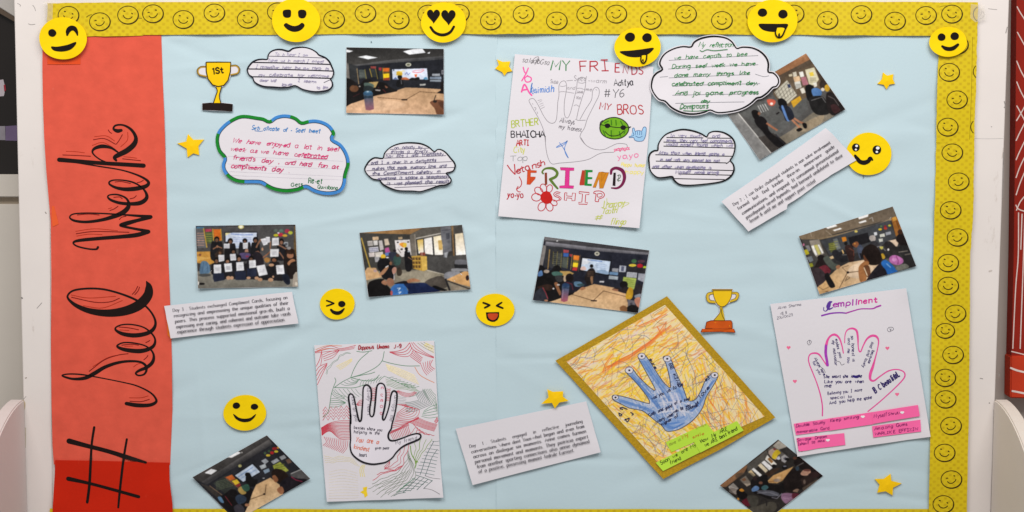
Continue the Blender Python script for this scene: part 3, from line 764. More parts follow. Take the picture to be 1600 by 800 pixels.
seel = [
 [(530, 66, 3), (542, 95, 24), (536, 140, 34), (492, 188, 36), (420, 219, 32), (330, 231, 26), (240, 221, 20), (170, 195, 14), (127, 162, 8), (120, 138, 6), (150, 113, 6), (220, 103, 6), (300, 106, 6), (380, 125, 6), (460, 155, 7), (520, 190, 6), (560, 235, 6), (577, 280, 8), (565, 315, 12), (530, 337, 14), (470, 347, 15), (410, 340, 13), (373, 322, 8), (370, 306, 5), (400, 292, 4), (450, 290, 4), (510, 303, 4), (550, 330, 5), (574, 365, 6), (569, 398, 10), (540, 419, 13), (490, 429, 15), (420, 422, 13), (381, 408, 8), (382, 396, 5), (410, 385, 4), (460, 386, 4), (520, 400, 4), (555, 425, 5), (568, 455, 8), (560, 488, 12), (530, 514, 12), (492, 530, 9), (474, 545, 6), (490, 556, 5), (518, 549, 6), (530, 525, 8), (522, 500, 8), (490, 484, 7), (430, 482, 8), (370, 492, 10), (310, 514, 12), (260, 544, 14), (210, 569, 12), (150, 574, 8), (103, 563, 6), (92, 554, 4), (130, 548, 4), (200, 552, 4), (300, 570, 3), (400, 590, 3), (480, 610, 4), (550, 645, 5), (580, 680, 7), (574, 699, 10), (540, 711, 12), (480, 711, 14), (425, 702, 12)]]
hash_ = [[(178, 278, 34), (320, 316, 28), (460, 352, 27), (600, 395, 28), (742, 436, 16)], [(172, 555, 28), (330, 590, 20), (500, 635, 20), (690, 688, 21)],
         [(363, 178, 16), (345, 300, 15), (337, 440, 17), (328, 600, 18), (312, 728, 18)], [(603, 265, 14), (585, 370, 15), (570, 480, 16), (552, 640, 16), (540, 766, 13)]]
fat = lambda q: np.column_stack([q[:, :2], q[:, 2] * 1.22 + .5])
ribbon('lettering', [fat(crom(w1(s), 8)) for s in week] + [fat(crom(w2(s), 8)) for s in seel], f_ban, BLK, ban, .00016)
def f_hash(x, y):
    t = np.clip((np.asarray(y) - (719 + (np.asarray(x) - 86) * .022) + 8) / 7, 0, 1)
    return f_ban(x, y) * (1 - t) + f_low(x, y) * t
ribbon('hash_sign', [crom(w3(s), 8) for s in hash_], f_hash, BLK, low, .00016)
hl = [w1(s) for s in ([(92, 207), (165, 210), (240, 214)], [(252, 128), (310, 122), (370, 152)], [(372, 152), (388, 130), (405, 100)], [(404, 227), (450, 232), (500, 237)], [(330, 75), (338, 88), (350, 95)],
      [(365, 348), (400, 346), (448, 356)], [(480, 352), (500, 347), (515, 338)], [(358, 428), (390, 426), (405, 436)], [(442, 436), (465, 430), (478, 418)], [(168, 520), (230, 515), (285, 520)], [(338, 497), (362, 488), (382, 474)], [(162, 618), (260, 606), (440, 610)], [(388, 545), (400, 532), (425, 526)])] + \
     [w2(s) for s in ([(138, 148), (260, 174), (340, 172), (390, 153)], [(455, 134), (472, 115), (485, 90)], [(468, 136), (486, 115), (494, 94)], [(385, 303), (440, 308), (490, 318)], [(400, 398), (450, 393), (490, 398)], [(230, 535), (310, 475), (380, 450), (436, 442)], [(442, 690), (500, 692), (546, 680)], [(525, 385), (540, 378), (548, 372)], [(515, 475), (530, 462), (538, 450)])]
ribbons('accent_line', [crom(np.column_stack([s, np.full(len(s), 1.15)]), 6) for s in hl], f_ban, (120, 22, 18), ban, .00013)
hl2 = [w1(s) for s in ([(110, 188), (160, 190), (208, 196)], [(258, 112), (320, 108), (365, 135)], [(246, 158), (300, 142), (352, 166)], [(432, 88), (430, 130), (395, 165)], [(410, 216), (450, 220), (480, 224)], [(160, 605), (260, 592), (380, 602)], [(165, 630), (230, 620), (300, 622)], [(330, 488), (350, 482)])] + \
      [w2(s) for s in ([(136, 136), (230, 152), (370, 143)], [(200, 192), (300, 204), (405, 165)], [(440, 672), (500, 672), (540, 662)], [(410, 445), (330, 462), (250, 510)], [(390, 318), (440, 322)], [(415, 404), (460, 402)], [(462, 512), (480, 498), (500, 492)])]
ribbons('accent_line', [crom(np.column_stack([s, np.full(len(s), .9)]), 6) for s in hl2], f_ban, (172, 48, 26), ban, .00010)

def tape(label, pts, hf, rgb, cat='tape', name='tape_piece', alpha=None, key=None):
    t = sheet(name, pts, hf, .00015, mat(key or 'tape_%d_%d_%d' % rgb, rgb, .35, .05, 200, .05, 30, .4), None, None)
    tag(t, label, cat); return t
tape('orange paper tab under the winking face at the banner head', [(74, 70), (125.6, 70), (125.6, 100.6), (74, 100.6)], over(f_ban, .0006), (222, 74, 22), 'paper tab', 'paper_tab')
tape('slanting orange tape on the plain outer edge of the coral banner', [(81, 322), (84.6, 322), (91.6, 350), (82, 354.5), (80.6, 340)], over(f_ban, .0006), (231, 92, 42))
tape('orange tape peeking from under the Day 3 note', [(260, 492), (266.4, 490), (268.4, 531), (262, 524)], over(f_ban, .0008), (232, 112, 14))

def mat_clear():
    m = mat('clear_tape', (228, 220, 206), .3, .05, 120, .04, 30, .4, 0, .16); return m
def clear(label, pts, hf):
    tag(sheet('clear_tape', pts, hf, .0001, mat_clear(), None, None), label, 'tape', 'clear tape pieces')
clear('clear tape over the end of the short border strip above the winking face', [(68, 3), (83, 2), (82, 27), (84, 46), (69, 48)], over(fA, .0014))
clear('clear tape folding the border corner onto the post beside the column', [(1517, 6), (1538, 9), (1541, 30), (1524, 35), (1516, 28)], over(fC, .0016))

# ------------------------------------------------------------------ round paper faces
M_YEL = mat('bright_yellow_paper', (243, 206, 6), 0.6, 0.22, 130, 0.045, 30, 0.25)
M_BLK = mat('black_craft_paper', (26, 20, 18), 0.7, 0.1, 200, 0.1, 40, 0.2)
def emoji(label, cx, cy, rx, ry, z, base, feats, seed, lift=.0022):
    hf = surf(base, .0003, 60, seed, [(cx - rx * .6, cy + ry, rx * .7, lift), (cx + rx * .7, cy + ry * .5, rx * .6, lift * .7)])
    t = thing('round_emoji', label, 'emoji', cx, cy, base, 'round yellow paper faces')
    sheet('face', ell(cx, cy, rx, ry, 56, 0, .010, seed), hf, .0007, M_YEL, t, 8, True)
    for kind, name, data, m in feats:
        if kind == 'e':
            (ex, ey), = z([(data[0], data[1])]); erx, ery = data[2] / z.s, data[3] / z.s
            sheet(name, ell(ex, ey, erx, ery, 26, 0, .02, seed + 1), over(hf, .00045), .0004, m or M_BLK, t, None)
        elif kind == 'p':
            sheet(name, crom(z(data), 5, True), over(hf, .00045), .0004, m or M_BLK, t, None)
        elif kind == 'q':
            sheet(name, z(data), over(hf, .00045), .0004, m or M_BLK, t, None)
        elif kind == 'r':
            ribbon(name, [crom(z(d), 8) for d in data], hf, None, t, .00045, m or M_BLK)
        elif kind == 'P':
            sheet(name, crom(z(data), 5, True), over(hf, .0009), .0003, m, t, None)
        elif kind == 'E':
            c = z([(data[0], data[1])])[0]
            sheet(name, ell(*c, data[2] / z.s, data[3] / z.s, 18), over(hf, .0009), .0003, m, t, None)
        elif kind == 'R':
            ribbon(name, [crom(z(d), 8) for d in data], hf, None, t, .0012, m or M_BLK)
    return t
def heart(cx, cy, w, h):
    a = np.linspace(0, 2 * math.pi, 30, endpoint=False)
    x = 16 * np.sin(a) ** 3; y = 13 * np.cos(a) - 5 * np.cos(2 * a) - 2 * np.cos(3 * a) - np.cos(4 * a)
    return np.stack([cx + x / 32 * w, cy - (y + 2.5) / 29 * h], 1)
M_WHT = mat('white_dot', (238, 236, 236), .6, 0, 1, 0)
M_TNG = mat('red_brown_felt', (190, 68, 32), .7, .1, 200, .12, 60)
zA, zB, zC, zD, zE, zF, zG = Z(0, 0, 2.857), Z(400, 0, 4.706), Z(940, 0, 5), Z(1420, 0, 4), Z(1110, 180, 4.21), Z(490, 440, 5), Z(290, 600, 4)
emoji('yellow winking face covering the orange tab at the banner head', 98.2, 60, 37.2, 33, zA, .0085, [
    ('e', 'eye', (233, 147, 18, 17.5), None), ('r', 'winking_eye', [[(300, 156, 8), (304, 138, 18), (316, 126, 20), (332, 128, 18), (342, 142, 12), (346, 157, 5)]], None),
    ('p', 'mouth', [(230, 207), (255, 208), (300, 200), (337, 187), (337, 200), (315, 221), (280, 230), (245, 227), (230, 216)], None)], 31)
emoji('yellow face with rounded eyes and a wavy broad black smile', 462.3, 31.6, 37.4, 34.4, zB, .0085, [
    ('p', 'eye', [(196, 95), (203, 76), (228, 70), (254, 74), (258, 100), (252, 124), (228, 131), (204, 122)], None), ('p', 'eye', [(309, 96), (315, 76), (340, 71), (364, 78), (371, 102), (360, 128), (338, 135), (315, 125)], None),
    ('p', 'mouth', [(204, 186), (222, 169), (248, 182), (280, 191), (312, 184), (338, 167), (357, 184), (343, 210), (312, 229), (272, 233), (232, 217)], None)], 32)
t = emoji('yellow face with black heart shaped eyes and thin smile', 693.2, 35, 35.2, 31.2, zB, .0085, [
    ('r', 'mouth', [[(1284, 200, 16), (1310, 234, 17), (1350, 254, 19), (1392, 254, 19), (1430, 234, 17), (1455, 196, 15)]], None)], 33)
hfh = surf(.0085, .0003, 60, 33, [(693.2 - 35.2 * .6, 35 + 31.2, 35.2 * .7, .0022), (693.2 + 35.2 * .7, 35 + 15.6, 35.2 * .6, .00154)])
for q in (heart(1305, 122, 96, 104), heart(1415, 130, 106, 114)): sheet('heart_eye', zB(q), over(hfh, .00045), .0004, M_BLK, t, None)
M_YEL2 = M_YEL
emoji('yellow laughing face with slanting grin overlapping the MY FRIENDS sheet', 996.4, 73.6, 36.4, 30.5, zC, .0100, [
    ('e', 'eye', (222, 290, 40, 36), None), ('e', 'eye', (355, 294, 38, 35), None),
    ('p', 'mouth', [(142, 402), (220, 395), (310, 385), (404, 373), (390, 402), (350, 430), (290, 446), (220, 444), (172, 427)], None),
    ('P', 'tongue', [(308, 438), (350, 434), (348, 470), (336, 490), (320, 490), (308, 470)], M_YEL2),
    ('R', 'tongue_outline', [[(309, 436, 9), (307, 470, 10), (318, 490, 11), (335, 490, 11), (348, 468, 10), (353, 428, 9)], [(324, 462, 6), (322, 470, 11), (326, 478, 8)]], None)], 34)
emoji('yellow face with broad open mouth and stuck out tongue on the border', 1207.4, 32.6, 39.2, 33.4, zC, .0085, [
    ('e', 'eye', (1257, 98, 36, 33), None), ('e', 'eye', (1417, 110, 36, 35), None),
    ('p', 'mouth', [(1228, 188), (1300, 185), (1380, 186), (1453, 187), (1449, 215), (1428, 238), (1370, 249), (1300, 245), (1250, 226)], None),
    ('P', 'tongue', [(1366, 220), (1422, 218), (1428, 240), (1416, 275), (1390, 292), (1366, 284), (1358, 250)], M_YEL2),
    ('R', 'tongue_outline', [[(1366, 222, 8), (1358, 255, 10), (1368, 284, 11), (1390, 292, 12), (1412, 278, 11), (1430, 240, 10), (1448, 200, 8)], [(1388, 262, 8), (1387, 274, 15), (1386, 284, 10)]], None)], 35)
emoji('small yellow smiling face pasted on the border corner', 1481.4, 65.4, 29.2, 23.6, zD, .0100, [
    ('e', 'eye', (205, 232, 25, 23), None), ('e', 'eye', (287, 226, 27, 24), None),
    ('r', 'mouth', [[(209, 289, 12), (230, 302, 21), (255, 306, 22), (280, 300, 22), (307, 279, 15)]], None)], 36)
emoji('yellow face with sparkling eyes tucked behind the Day 2 note', 1357.5, 240.6, 35.8, 33, zE, .0052, [
    ('e', 'eye', (957, 212, 26, 26), None), ('e', 'eye', (1095, 228, 29, 29), None),
    ('E', 'eye_sparkle', (962, 202, 9, 8), M_WHT), ('E', 'eye_sparkle', (957, 226, 7, 6), M_WHT), ('E', 'eye_sparkle', (1101, 216, 12, 10), M_WHT), ('E', 'eye_sparkle', (1095, 241, 8, 7), M_WHT),
    ('r', 'mouth', [[(952, 266, 14), (966, 286, 22), (985, 306, 24), (1012, 312, 26), (1038, 302, 24), (1052, 284, 22), (1066, 294, 10)]], None)], 37, .0014)
emoji('small yellow face winking one eye as an angle bracket', 527, 475, 27.4, 24, zF, .0050, [
    ('r', 'winking_eye', [[(102, 148, 10), (130, 158, 11), (158, 170, 11)], [(158, 170, 11), (130, 181, 11), (102, 190, 10)]], None), ('e', 'eye', (220, 175, 28, 25), None),
    ('r', 'mouth', [[(136, 220, 15), (155, 238, 22), (185, 246, 25), (212, 238, 22), (238, 212, 10)]], None)], 38, .0014)
emoji('yellow face with both eyes squeezed shut and red laughing mouth', 773.4, 484, 30, 25.6, zF, .0050, [
    ('r', 'shut_eye', [[(1325, 165, 12), (1352, 174, 13), (1376, 184, 12)], [(1376, 184, 12), (1358, 194, 13), (1337, 204, 12)]], None), ('r', 'shut_eye', [[(1470, 163, 10), (1450, 175, 13), (1430, 188, 12)], [(1430, 188, 12), (1455, 198, 13), (1478, 207, 12)]], None),
    ('q', 'mouth', [(1346, 240), (1450, 238), (1449, 275), (1436, 300), (1412, 314), (1386, 313), (1360, 300), (1350, 280)], None),
    ('P', 'tongue', [(1363, 252), (1400, 249), (1438, 251), (1435, 277), (1418, 296), (1398, 301), (1376, 292), (1364, 275)], M_TNG)], 39, .0014)
emoji('yellow face with round eyes and crescent smile above the tilted classroom print', 382.5, 645, 33.4, 28, zG, .0050, [
    ('e', 'eye', (317, 135, 23, 20), None), ('e', 'eye', (430, 142, 23, 19), None),
    ('p', 'mouth', [(297, 188), (312, 216), (343, 234), (375, 238), (405, 231), (430, 209), (440, 188), (426, 196), (405, 211), (370, 217), (335, 211), (310, 194)], None)], 40, .0014)
ribbon('pencil_tick', [crom([(1350.6, 272, .8), (1349.4, 276, .8), (1348.6, 279, .7)], 3)], lambda x, y: np.zeros(np.shape(x)) + .0045, (110, 110, 112), bl_r, .0002)

# ------------------------------------------------------------------ stars
M_STAR = mat('golden_yellow_foam', (247, 198, 14), 0.55, 0.2, 120, 0.08, 40, 0.3)
def star(label, z, pts, base, seed):
    p = z(pts); c = p.mean(0); R_ = np.hypot(*(p - c).T).max()
    hf = lambda x, y: base + .0022 * np.clip(1 - np.hypot(np.asarray(x) - c[0], np.asarray(y) - c[1]) / R_, 0, 1)
    V = np.vstack([p, c[None]]); n = len(p)
    F = [[i, (i + 1) % n, n] for i in range(n)]
    a = V[F[0]]
    if (a[1, 0] - a[0, 0]) * (a[2, 1] - a[0, 1]) - (a[1, 1] - a[0, 1]) * (a[2, 0] - a[0, 0]) < 0: F = [f[::-1] for f in F]
    v, f = solid(V, F, hf, .0018)
    o = mesh_obj('paper_star', v, f, M_STAR)
    tag(o, label, 'star', 'yellow stars')
star('yellow star beside the blue and green edged cloud', Z(270, 160, 5), [(118, 248), (160, 292), (243, 290), (200, 340), (205, 412), (160, 398), (115, 430), (108, 360), (35, 320), (105, 305)], .0058, 1)
star('yellow star at the corner of the MY FRIENDS sheet', Z(770, 80, 5.515), [(35, 70), (85, 92), (150, 88), (140, 130), (168, 172), (125, 180), (100, 212), (80, 180), (20, 150), (52, 118)], .0058, 2)
star('yellow star overlapping the top of the Day 1 note', Z(710, 610, 5), [(725, -8), (770, 12), (850, 8), (848, 50), (892, 82), (820, 95), (785, 142), (762, 98), (680, 105), (735, 55)], .0085, 3)
star('smallest yellow star, above the sparkling eyed face', Z(1340, 90, 13.33), [(530, 310), (620, 375), (745, 345), (735, 450), (780, 545), (665, 560), (605, 660), (545, 565), (415, 545), (510, 450)], .0058, 4)
star('yellow star below the pink hand poster', Z(1340, 720, 11.43), [(590, 235), (605, 360), (785, 405), (635, 480), (625, 620), (500, 545), (355, 570), (395, 430), (310, 330), (470, 325)], .0058, 5)

# ------------------------------------------------------------------ trophies
M_PAP = mat('white_paper', (221, 216, 221), 0.8, 0.10, 180, 0.012, 8, 0.15)
M_PAPG = mat('grey_white_paper', (220, 215, 220), 0.8, 0.10, 180, 0.012, 8, 0.15)
M_GOLD = mat('gold_felt_pen', (240, 196, 12), 0.6, 0.05, 150, 0.06, 30)
zt = Z(280, 50, 6.154)
hf = surf(.0052, .0003, 60, 51, [(338, 172, 20, .0012)])
t = thing('paper_trophy', 'yellow paper trophy marked 1St on a black base', 'trophy', 340, 135, .005, 'paper trophies')
sil = zt([(252, 286), (500, 286), (502, 318), (550, 314), (584, 340), (584, 372), (560, 408), (497, 420), (474, 474), (432, 520), (412, 532), (398, 575), (392, 620), (404, 676), (516, 690), (514, 767), (370, 758), (219, 752), (220, 683), (326, 676), (350, 604), (362, 570), (346, 526), (316, 512), (280, 466), (262, 440), (205, 428), (170, 390), (170, 360), (196, 328), (250, 322)])
sheet('backing', sil, hf, .0004, M_PAP, t, 9, True)
sheet('cup', crom(zt([(258, 290), (376, 289), (495, 290), (492, 380), (470, 465), (430, 513), (375, 525), (320, 508), (276, 450), (260, 380)]), 1, True), over(hf, .0003), .0002, M_GOLD, t, None)
sheet('stem', zt([(352, 527), (408, 527), (394, 575), (386, 620), (400, 682), (330, 682), (354, 606), (366, 566)]), over(hf, .0003), .0002, M_GOLD, t, None)
sheet('base', zt([(222, 686), (300, 679), (420, 682), (515, 693), (512, 765), (370, 755), (222, 750)]), over(hf, .0004), .0003, mat('black_felt_pen', (34, 22, 20), .55, .05, 100, .2, 40), t, None)
for hnd in ([(256, 334, 15), (206, 338, 16), (178, 368, 17), (192, 410, 16), (258, 428, 15)], [(500, 326, 15), (548, 324, 16), (576, 354, 17), (562, 396, 16), (500, 412, 15)]):
    ribbon('handle', [crom(zt(hnd), 8)], hf, (182, 146, 60), t, .0003)
    h_ = zt(hnd); o_ = h_.copy(); o_[:, 2] = .9
    c_ = h_[:, :2].mean(0); o_[:, :2] = c_ + (h_[:, :2] - c_) * np.array([1.14, 1.14])
    ribbon('handle_outline', [crom(o_, 8)], hf, (96, 74, 30), t, .0004)
ribbon('outline', [np.vstack([q, q[:1]]) for q in [np.column_stack([zt([(258, 290), (376, 289), (495, 290), (492, 380), (470, 465), (430, 513), (375, 525), (320, 508), (276, 450), (260, 380)]), np.full(10, 1.5)])]] +
       lines([zt([(352, 527), (366, 566), (354, 606), (330, 680)]), zt([(408, 527), (394, 575), (386, 620), (400, 680)])], 1.3), hf, (40, 28, 14), t, .00055)
ribbon('lettering', write('1St', zt([(322, 405)])[0], zt([(425, 392)])[0], 5.8, 1.7, 'hand', 3, 0, .1), hf, (40, 28, 10), t, .0006)

zt = Z(1080, 440, 8.89)
hf = surf(.0052, .0003, 60, 52, [(1100, 519, 18, .0014), (1150, 519, 14, .0012)])
t = thing('paper_trophy', 'yellow paper trophy with rust red plinth above the gold framed hand', 'trophy', 1125, 485, .005, 'paper trophies')
sil = zt([(284, 98), (578, 98), (578, 138), (632, 142), (668, 180), (660, 225), (630, 265), (548, 290), (510, 310), (466, 345), (442, 352), (428, 420), (446, 484), (478, 534), (545, 534), (575, 566), (576, 648), (596, 655), (616, 712), (400, 702), (128, 706), (150, 654), (190, 648), (210, 558), (290, 534), (350, 480), (390, 425), (388, 355), (355, 320), (330, 305), (245, 292), (208, 215), (235, 158), (296, 142)])
sheet('backing', sil, hf, .0004, M_PAP, t, 9, True)
M_GOLD2 = mat('gold_crayon', (232, 190, 28), 0.6, 0.05, 150, 0.07, 30)
sheet('cup', zt([(303, 122), (566, 122), (562, 180), (548, 232), (508, 302), (460, 340), (412, 346), (364, 312), (328, 245), (308, 180)]), over(hf, .0003), .0002, M_GOLD2, t, None)
sheet('rim', zt([(287, 104), (575, 104), (568, 130), (294, 130)]), over(hf, .0006), .0003, mat('olive_gold', (150, 118, 30), .6, .05), t, None)
sheet('stem', zt([(396, 345), (434, 345), (420, 420), (440, 488), (470, 537), (310, 537), (360, 482), (402, 420)]), over(hf, .0003), .0002, mat('dull_gold', (206, 172, 40), .6, .05), t, None)
M_RUST = mat('rust_crayon', (194, 82, 22), .6, .08, 120, .12, 50)
sheet('plinth', zt([(213, 560), (290, 539), (545, 539), (570, 570), (571, 652), (194, 652)]), over(hf, .0003), .0002, M_RUST, t, None)
sheet('plinth_step', zt([(153, 655), (592, 655), (612, 706), (400, 696), (134, 702)]), over(hf, .0006), .0003, mat('rust_crayon_step', (208, 88, 24), .6, .08, 120, .12, 50), t, None)
sheet('name_plate', zt([(325, 568), (465, 572), (463, 632), (322, 624)]), over(hf, .0006), .0002, M_GOLD, t, None)
sheet('plinth_dot', ell(*zt([(525, 622)])[0], 1.6, 2.4, 14), over(hf, .0006), .0002, mat('orange_dab', (240, 160, 40), .6, 0), t, None)  # small orange-yellow dot coloured on the plinth
for hnd in ([(304, 155, 26), (244, 170, 27), (226, 212, 27), (250, 272, 27), (332, 286, 24)], [(572, 158, 24), (628, 160, 26), (646, 192, 27), (622, 245, 26), (545, 275, 22)]):
    ribbon('handle', [crom(zt(hnd), 8)], hf, (214, 178, 50), t, .0003)
    h_ = zt(hnd); c_ = h_[:, :2].mean(0)
    for sc in (1.24, .7):
        o_ = h_.copy(); o_[:, 2] = .75; o_[:, :2] = c_ + (h_[:, :2] - c_) * np.array([sc, sc]) + [((h_[0, 0] - c_[0]) * (1 - sc)), 0]
        ribbon('handle_outline', [crom(o_, 8)], hf, (120, 96, 34), t, .0004)
ol = [zt(q) for q in ([(303, 125), (308, 180), (328, 245), (364, 312), (412, 347), (460, 341), (508, 302), (548, 232), (562, 180), (566, 125)], [(396, 350), (402, 420), (360, 482), (312, 535)], [(434, 350), (420, 420), (440, 488), (468, 535)])]
ribbon('outline', lines(ol, .8), hf, (92, 74, 22), t, .0005)
ribbon('outline', lines([zt([(196, 652), (400, 648), (571, 652)]), zt([(213, 562), (194, 650)]), zt([(570, 570), (572, 650)]), zt([(213, 560), (290, 540), (420, 543), (545, 540), (570, 568)]), zt([(136, 702), (400, 697), (612, 706)]), zt([(134, 702), (153, 656)]), zt([(592, 656), (612, 704)])], .7), hf, (110, 42, 14), t, .0009)

# ------------------------------------------------------------------ cloud notes
def cloud(label, z, pts, base, seed, edge_w, edge_rgb, paper_m=None, grow=0.0, lifts=(), sm=3):
    p = z(pts)[:, :2]
    dens = crom(p, sm, True)
    c = p.mean(0)
    hf = surf(base, .0004, 70, seed, lifts)
    t = thing('cloud_note', label, 'cloud note', c[0], c[1], base, 'paper cloud notes')
    out = dens
    if grow:
        tg = np.roll(dens, -2, 0) - np.roll(dens, 2, 0); tg /= np.maximum(np.hypot(*tg.T), 1e-6)[:, None]
        nn = np.stack([tg[:, 1], -tg[:, 0]], 1)
        area = np.sum(dens[:, 0] * np.roll(dens[:, 1], -1) - np.roll(dens[:, 0], -1) * dens[:, 1])
        if area < 0: nn = -nn
        out = dens + nn * grow
    sheet('paper', out, hf, .0003, paper_m or M_PAP, t, 9, True)
    if edge_w:
        w = edge_w * (1 + .18 * np.sin(np.linspace(0, 31, len(dens))) )
        q = np.column_stack([dens, w]); q = np.vstack([q, q[:2]])
        ribbon('outline', [q], hf, edge_rgb, t, .0003)
    return t, hf
z = Z(280, 50, 6.154)
t, hf = cloud('small white cloud note ruled with thick black lines above the blue edged cloud', z, [(655, 365), (670, 330), (705, 290), (750, 268), (800, 262), (848, 262), (855, 225), (880, 190), (930, 170), (990, 170), (1052, 185), (1090, 160), (1150, 148), (1210, 148), (1270, 165), (1320, 195), (1345, 222), (1400, 245), (1440, 280), (1465, 330), (1485, 385), (1475, 430), (1455, 455), (1470, 480), (1472, 520), (1440, 555), (1380, 570), (1310, 575), (1240, 565), (1180, 548), (1115, 515), (1060, 530), (980, 535), (900, 530), (820, 525), (760, 505), (720, 475), (705, 435), (670, 410)], .0050, 61, 2.0, (26, 26, 36), None, .7, [(440, 138, 25, .0014), (500, 140, 20, .0012)])
ribbons('ruled_line', lines([z(q) for q in ([(700, 292), (1080, 300), (1460, 312)], [(665, 355), (1080, 362), (1480, 376)], [(685, 430), (1080, 436), (1462, 446)])], 1.55), hf, (34, 32, 44), t, .0002)
ribbons('ruled_line', lines([z(q) for q in ([(858, 232), (1100, 238), (1400, 250)], [(1390, 487), (1420, 473), (1450, 460)])], .8), hf, (70, 66, 84), t, .0002)
tx = []
for s, a, b, h in (('To b hear I am', (920, 228), (1230, 236), 4), ('have us in march I friend', (860, 284), (1385, 300), 4), ('I remember hear the my think to', (735, 348), (1440, 366), 4), ('my celebrate for welcome', (760, 424), (1440, 436), 4.2), ('dear kid', (775, 474), (930, 480), 3.6), ('I learn', (1140, 478), (1310, 492), 3.6), ('be', (985, 522), (1090, 512), 3.6), ('to bin', (1320, 545), (1430, 545), 3.6)):
    tx += write(s, z([a])[0], z([b])[0], h * .75, .62, 'hand', len(tx), .25, .5, 3, True)
ribbon('handwriting', tx, hf, (152, 144, 174), t, .00012)

z = Z(270, 160, 5)
pts = [(345, 240), (385, 185), (440, 140), (510, 105), (570, 98), (650, 110), (710, 120), (755, 140), (800, 110), (860, 95), (920, 100), (970, 120), (1008, 150), (1060, 138), (1120, 135), (1180, 150), (1230, 180), (1262, 225), (1266, 252), (1252, 285), (1310, 320), (1350, 370), (1375, 430), (1380, 490), (1365, 540), (1355, 580), (1350, 630), (1330, 680), (1290, 710), (1220, 722), (1150, 715), (1090, 695), (1040, 668), (980, 690), (890, 702), (800, 690), (740, 665), (690, 635), (640, 630), (560, 630), (490, 620), (430, 585), (390, 530), (385, 480), (398, 436), (355, 385), (335, 310)]
t, hf = cloud('white cloud note with blue and green edge and pink handwriting', z, pts, .0050, 62, 0, None, None, 0, [(345, 280, 25, .0016), (540, 300, 30, .0016), (420, 296, 30, .0012)])
dn = crom(z(pts), 3, True); cc = dn.mean(0)
tg = np.roll(dn, -2, 0) - np.roll(dn, 2, 0); tg /= np.hypot(*tg.T)[:, None]; nn = np.stack([-tg[:, 1], tg[:, 0]], 1)
inner = dn + nn * 2.5
GRN, BLU = (26, 128, 42), (66, 132, 200)
cuts = [0, 6, 12, 22, 30, 39, 50, 55, 68, 76, 84, 97, 109, 117, 124, 132, 141]
for i, (a, b) in enumerate(zip(cuts[:-1], cuts[1:])):
    idx = [k % len(dn) for k in range(a, b + 1)]
    ribbon('edge_colour', [np.column_stack([inner[idx], np.full(len(idx), 4.8)])], hf, (BLU, GRN)[[0, 1, 1, 0, 1, 0, 1, 0, 1, 0, 0, 1, 0, 1, 0, 1][i]], t, .0002 + .00002 * (i % 3), caps=False)
ribbon('edge_line', [np.vstack([q, q[:1]]) for q in [np.column_stack([dn + nn * 4.9, np.full(len(dn), .8)])]], hf, (34, 50, 62), t, .0004)
ribbons('ruled_line', lines([z(q) for q in ([(430, 480), (900, 505), (1330, 522)], [(440, 540), (900, 560), (1340, 580)], [(450, 570), (900, 590), (1320, 606)], [(430, 420), (900, 440), (1330, 460)])], .5), hf, (200, 194, 204), t, .00008)
tx = write('Seb olicate', z([(612, 215)])[0], z([(832, 222)])[0], 4.0, .95, 'hand', 4, .25, .4, 4, True) + write('of - Seel tweet', z([(862, 228)])[0], z([(1150, 240)])[0], 4.2, 1.0, 'hand', 5, .25, .4, 4, True)
tx += lines([z([(640, 222), (680, 226), (705, 222)])], .7)
ribbon('handwriting', tx, hf, (62, 128, 190), t, .00014)
tx = []
for s, a, b in (('We have enjoyed a lot in seel', (462, 312), (1292, 384)), ('week as we have celebrated', (448, 378), (1208, 440)), ('friends day , and had fun at', (468, 446), (1298, 520)), ('compliments day .', (452, 510), (915, 548))):
    tx += write(s, z([a])[0], z([b])[0], 4.4, .9, 'hand', len(tx), .35, .4, 4, True)
tx += lines([z([(1020, 430), (1100, 437), (1205, 442)])], .8)
ribbon('handwriting', tx, hf, (208, 44, 112), t, .00014)
tx = write('Gets', z([(922, 658)])[0], z([(1015, 652)])[0], 3.6, .9, 'hand', 1, .1, .3) + write('Re-et', z([(1058, 630)])[0], z([(1165, 634)])[0], 5, 1.1, 'hand', 2, .1, .3) + write('Quvisbana', z([(1130, 672)])[0], z([(1285, 682)])[0], 3.6, .9, 'hand', 3, .1, .3)
ribbon('handwriting', tx, hf, (28, 110, 62), t, .00014)

z = Z(560, 210, 8)
t, hf = cloud('white cloud note of fine ruled writing beside the MY FRIENDS sheet', z, [(80, 430), (100, 385), (140, 330), (205, 292), (305, 300), (325, 240), (370, 185), (430, 145), (520, 115), (620, 105), (720, 108), (800, 122), (880, 160), (948, 215), (985, 190), (1030, 190), (1090, 225), (1150, 295), (1195, 350), (1210, 395), (1190, 450), (1150, 470), (1095, 485), (1130, 520), (1160, 570), (1140, 610), (1080, 635), (1015, 640), (940, 665), (850, 695), (770, 715), (680, 708), (520, 705), (430, 685), (330, 640), (280, 595), (268, 570), (190, 560), (130, 520), (90, 470)], .0050, 63, 1.9, (28, 30, 34), None, .5, [(640, 298, 30, .0012), (700, 290, 20, .0014)])
L3 = [(395, 187, 880, 172), (340, 245, 962, 230), (322, 298, 1095, 265), (108, 383, 1165, 340), (100, 455, 1198, 412), (132, 518, 1130, 485), (236, 572, 1150, 545), (300, 630, 1122, 607), (450, 665, 972, 640)]
ribbons('ruled_line', lines([z([(a, b), ((a + c) / 2, (b + d) / 2 + 1), (c, d)]) for a, b, c, d in L3], .85), hf, (96, 90, 110), t, .0001)
tx = []
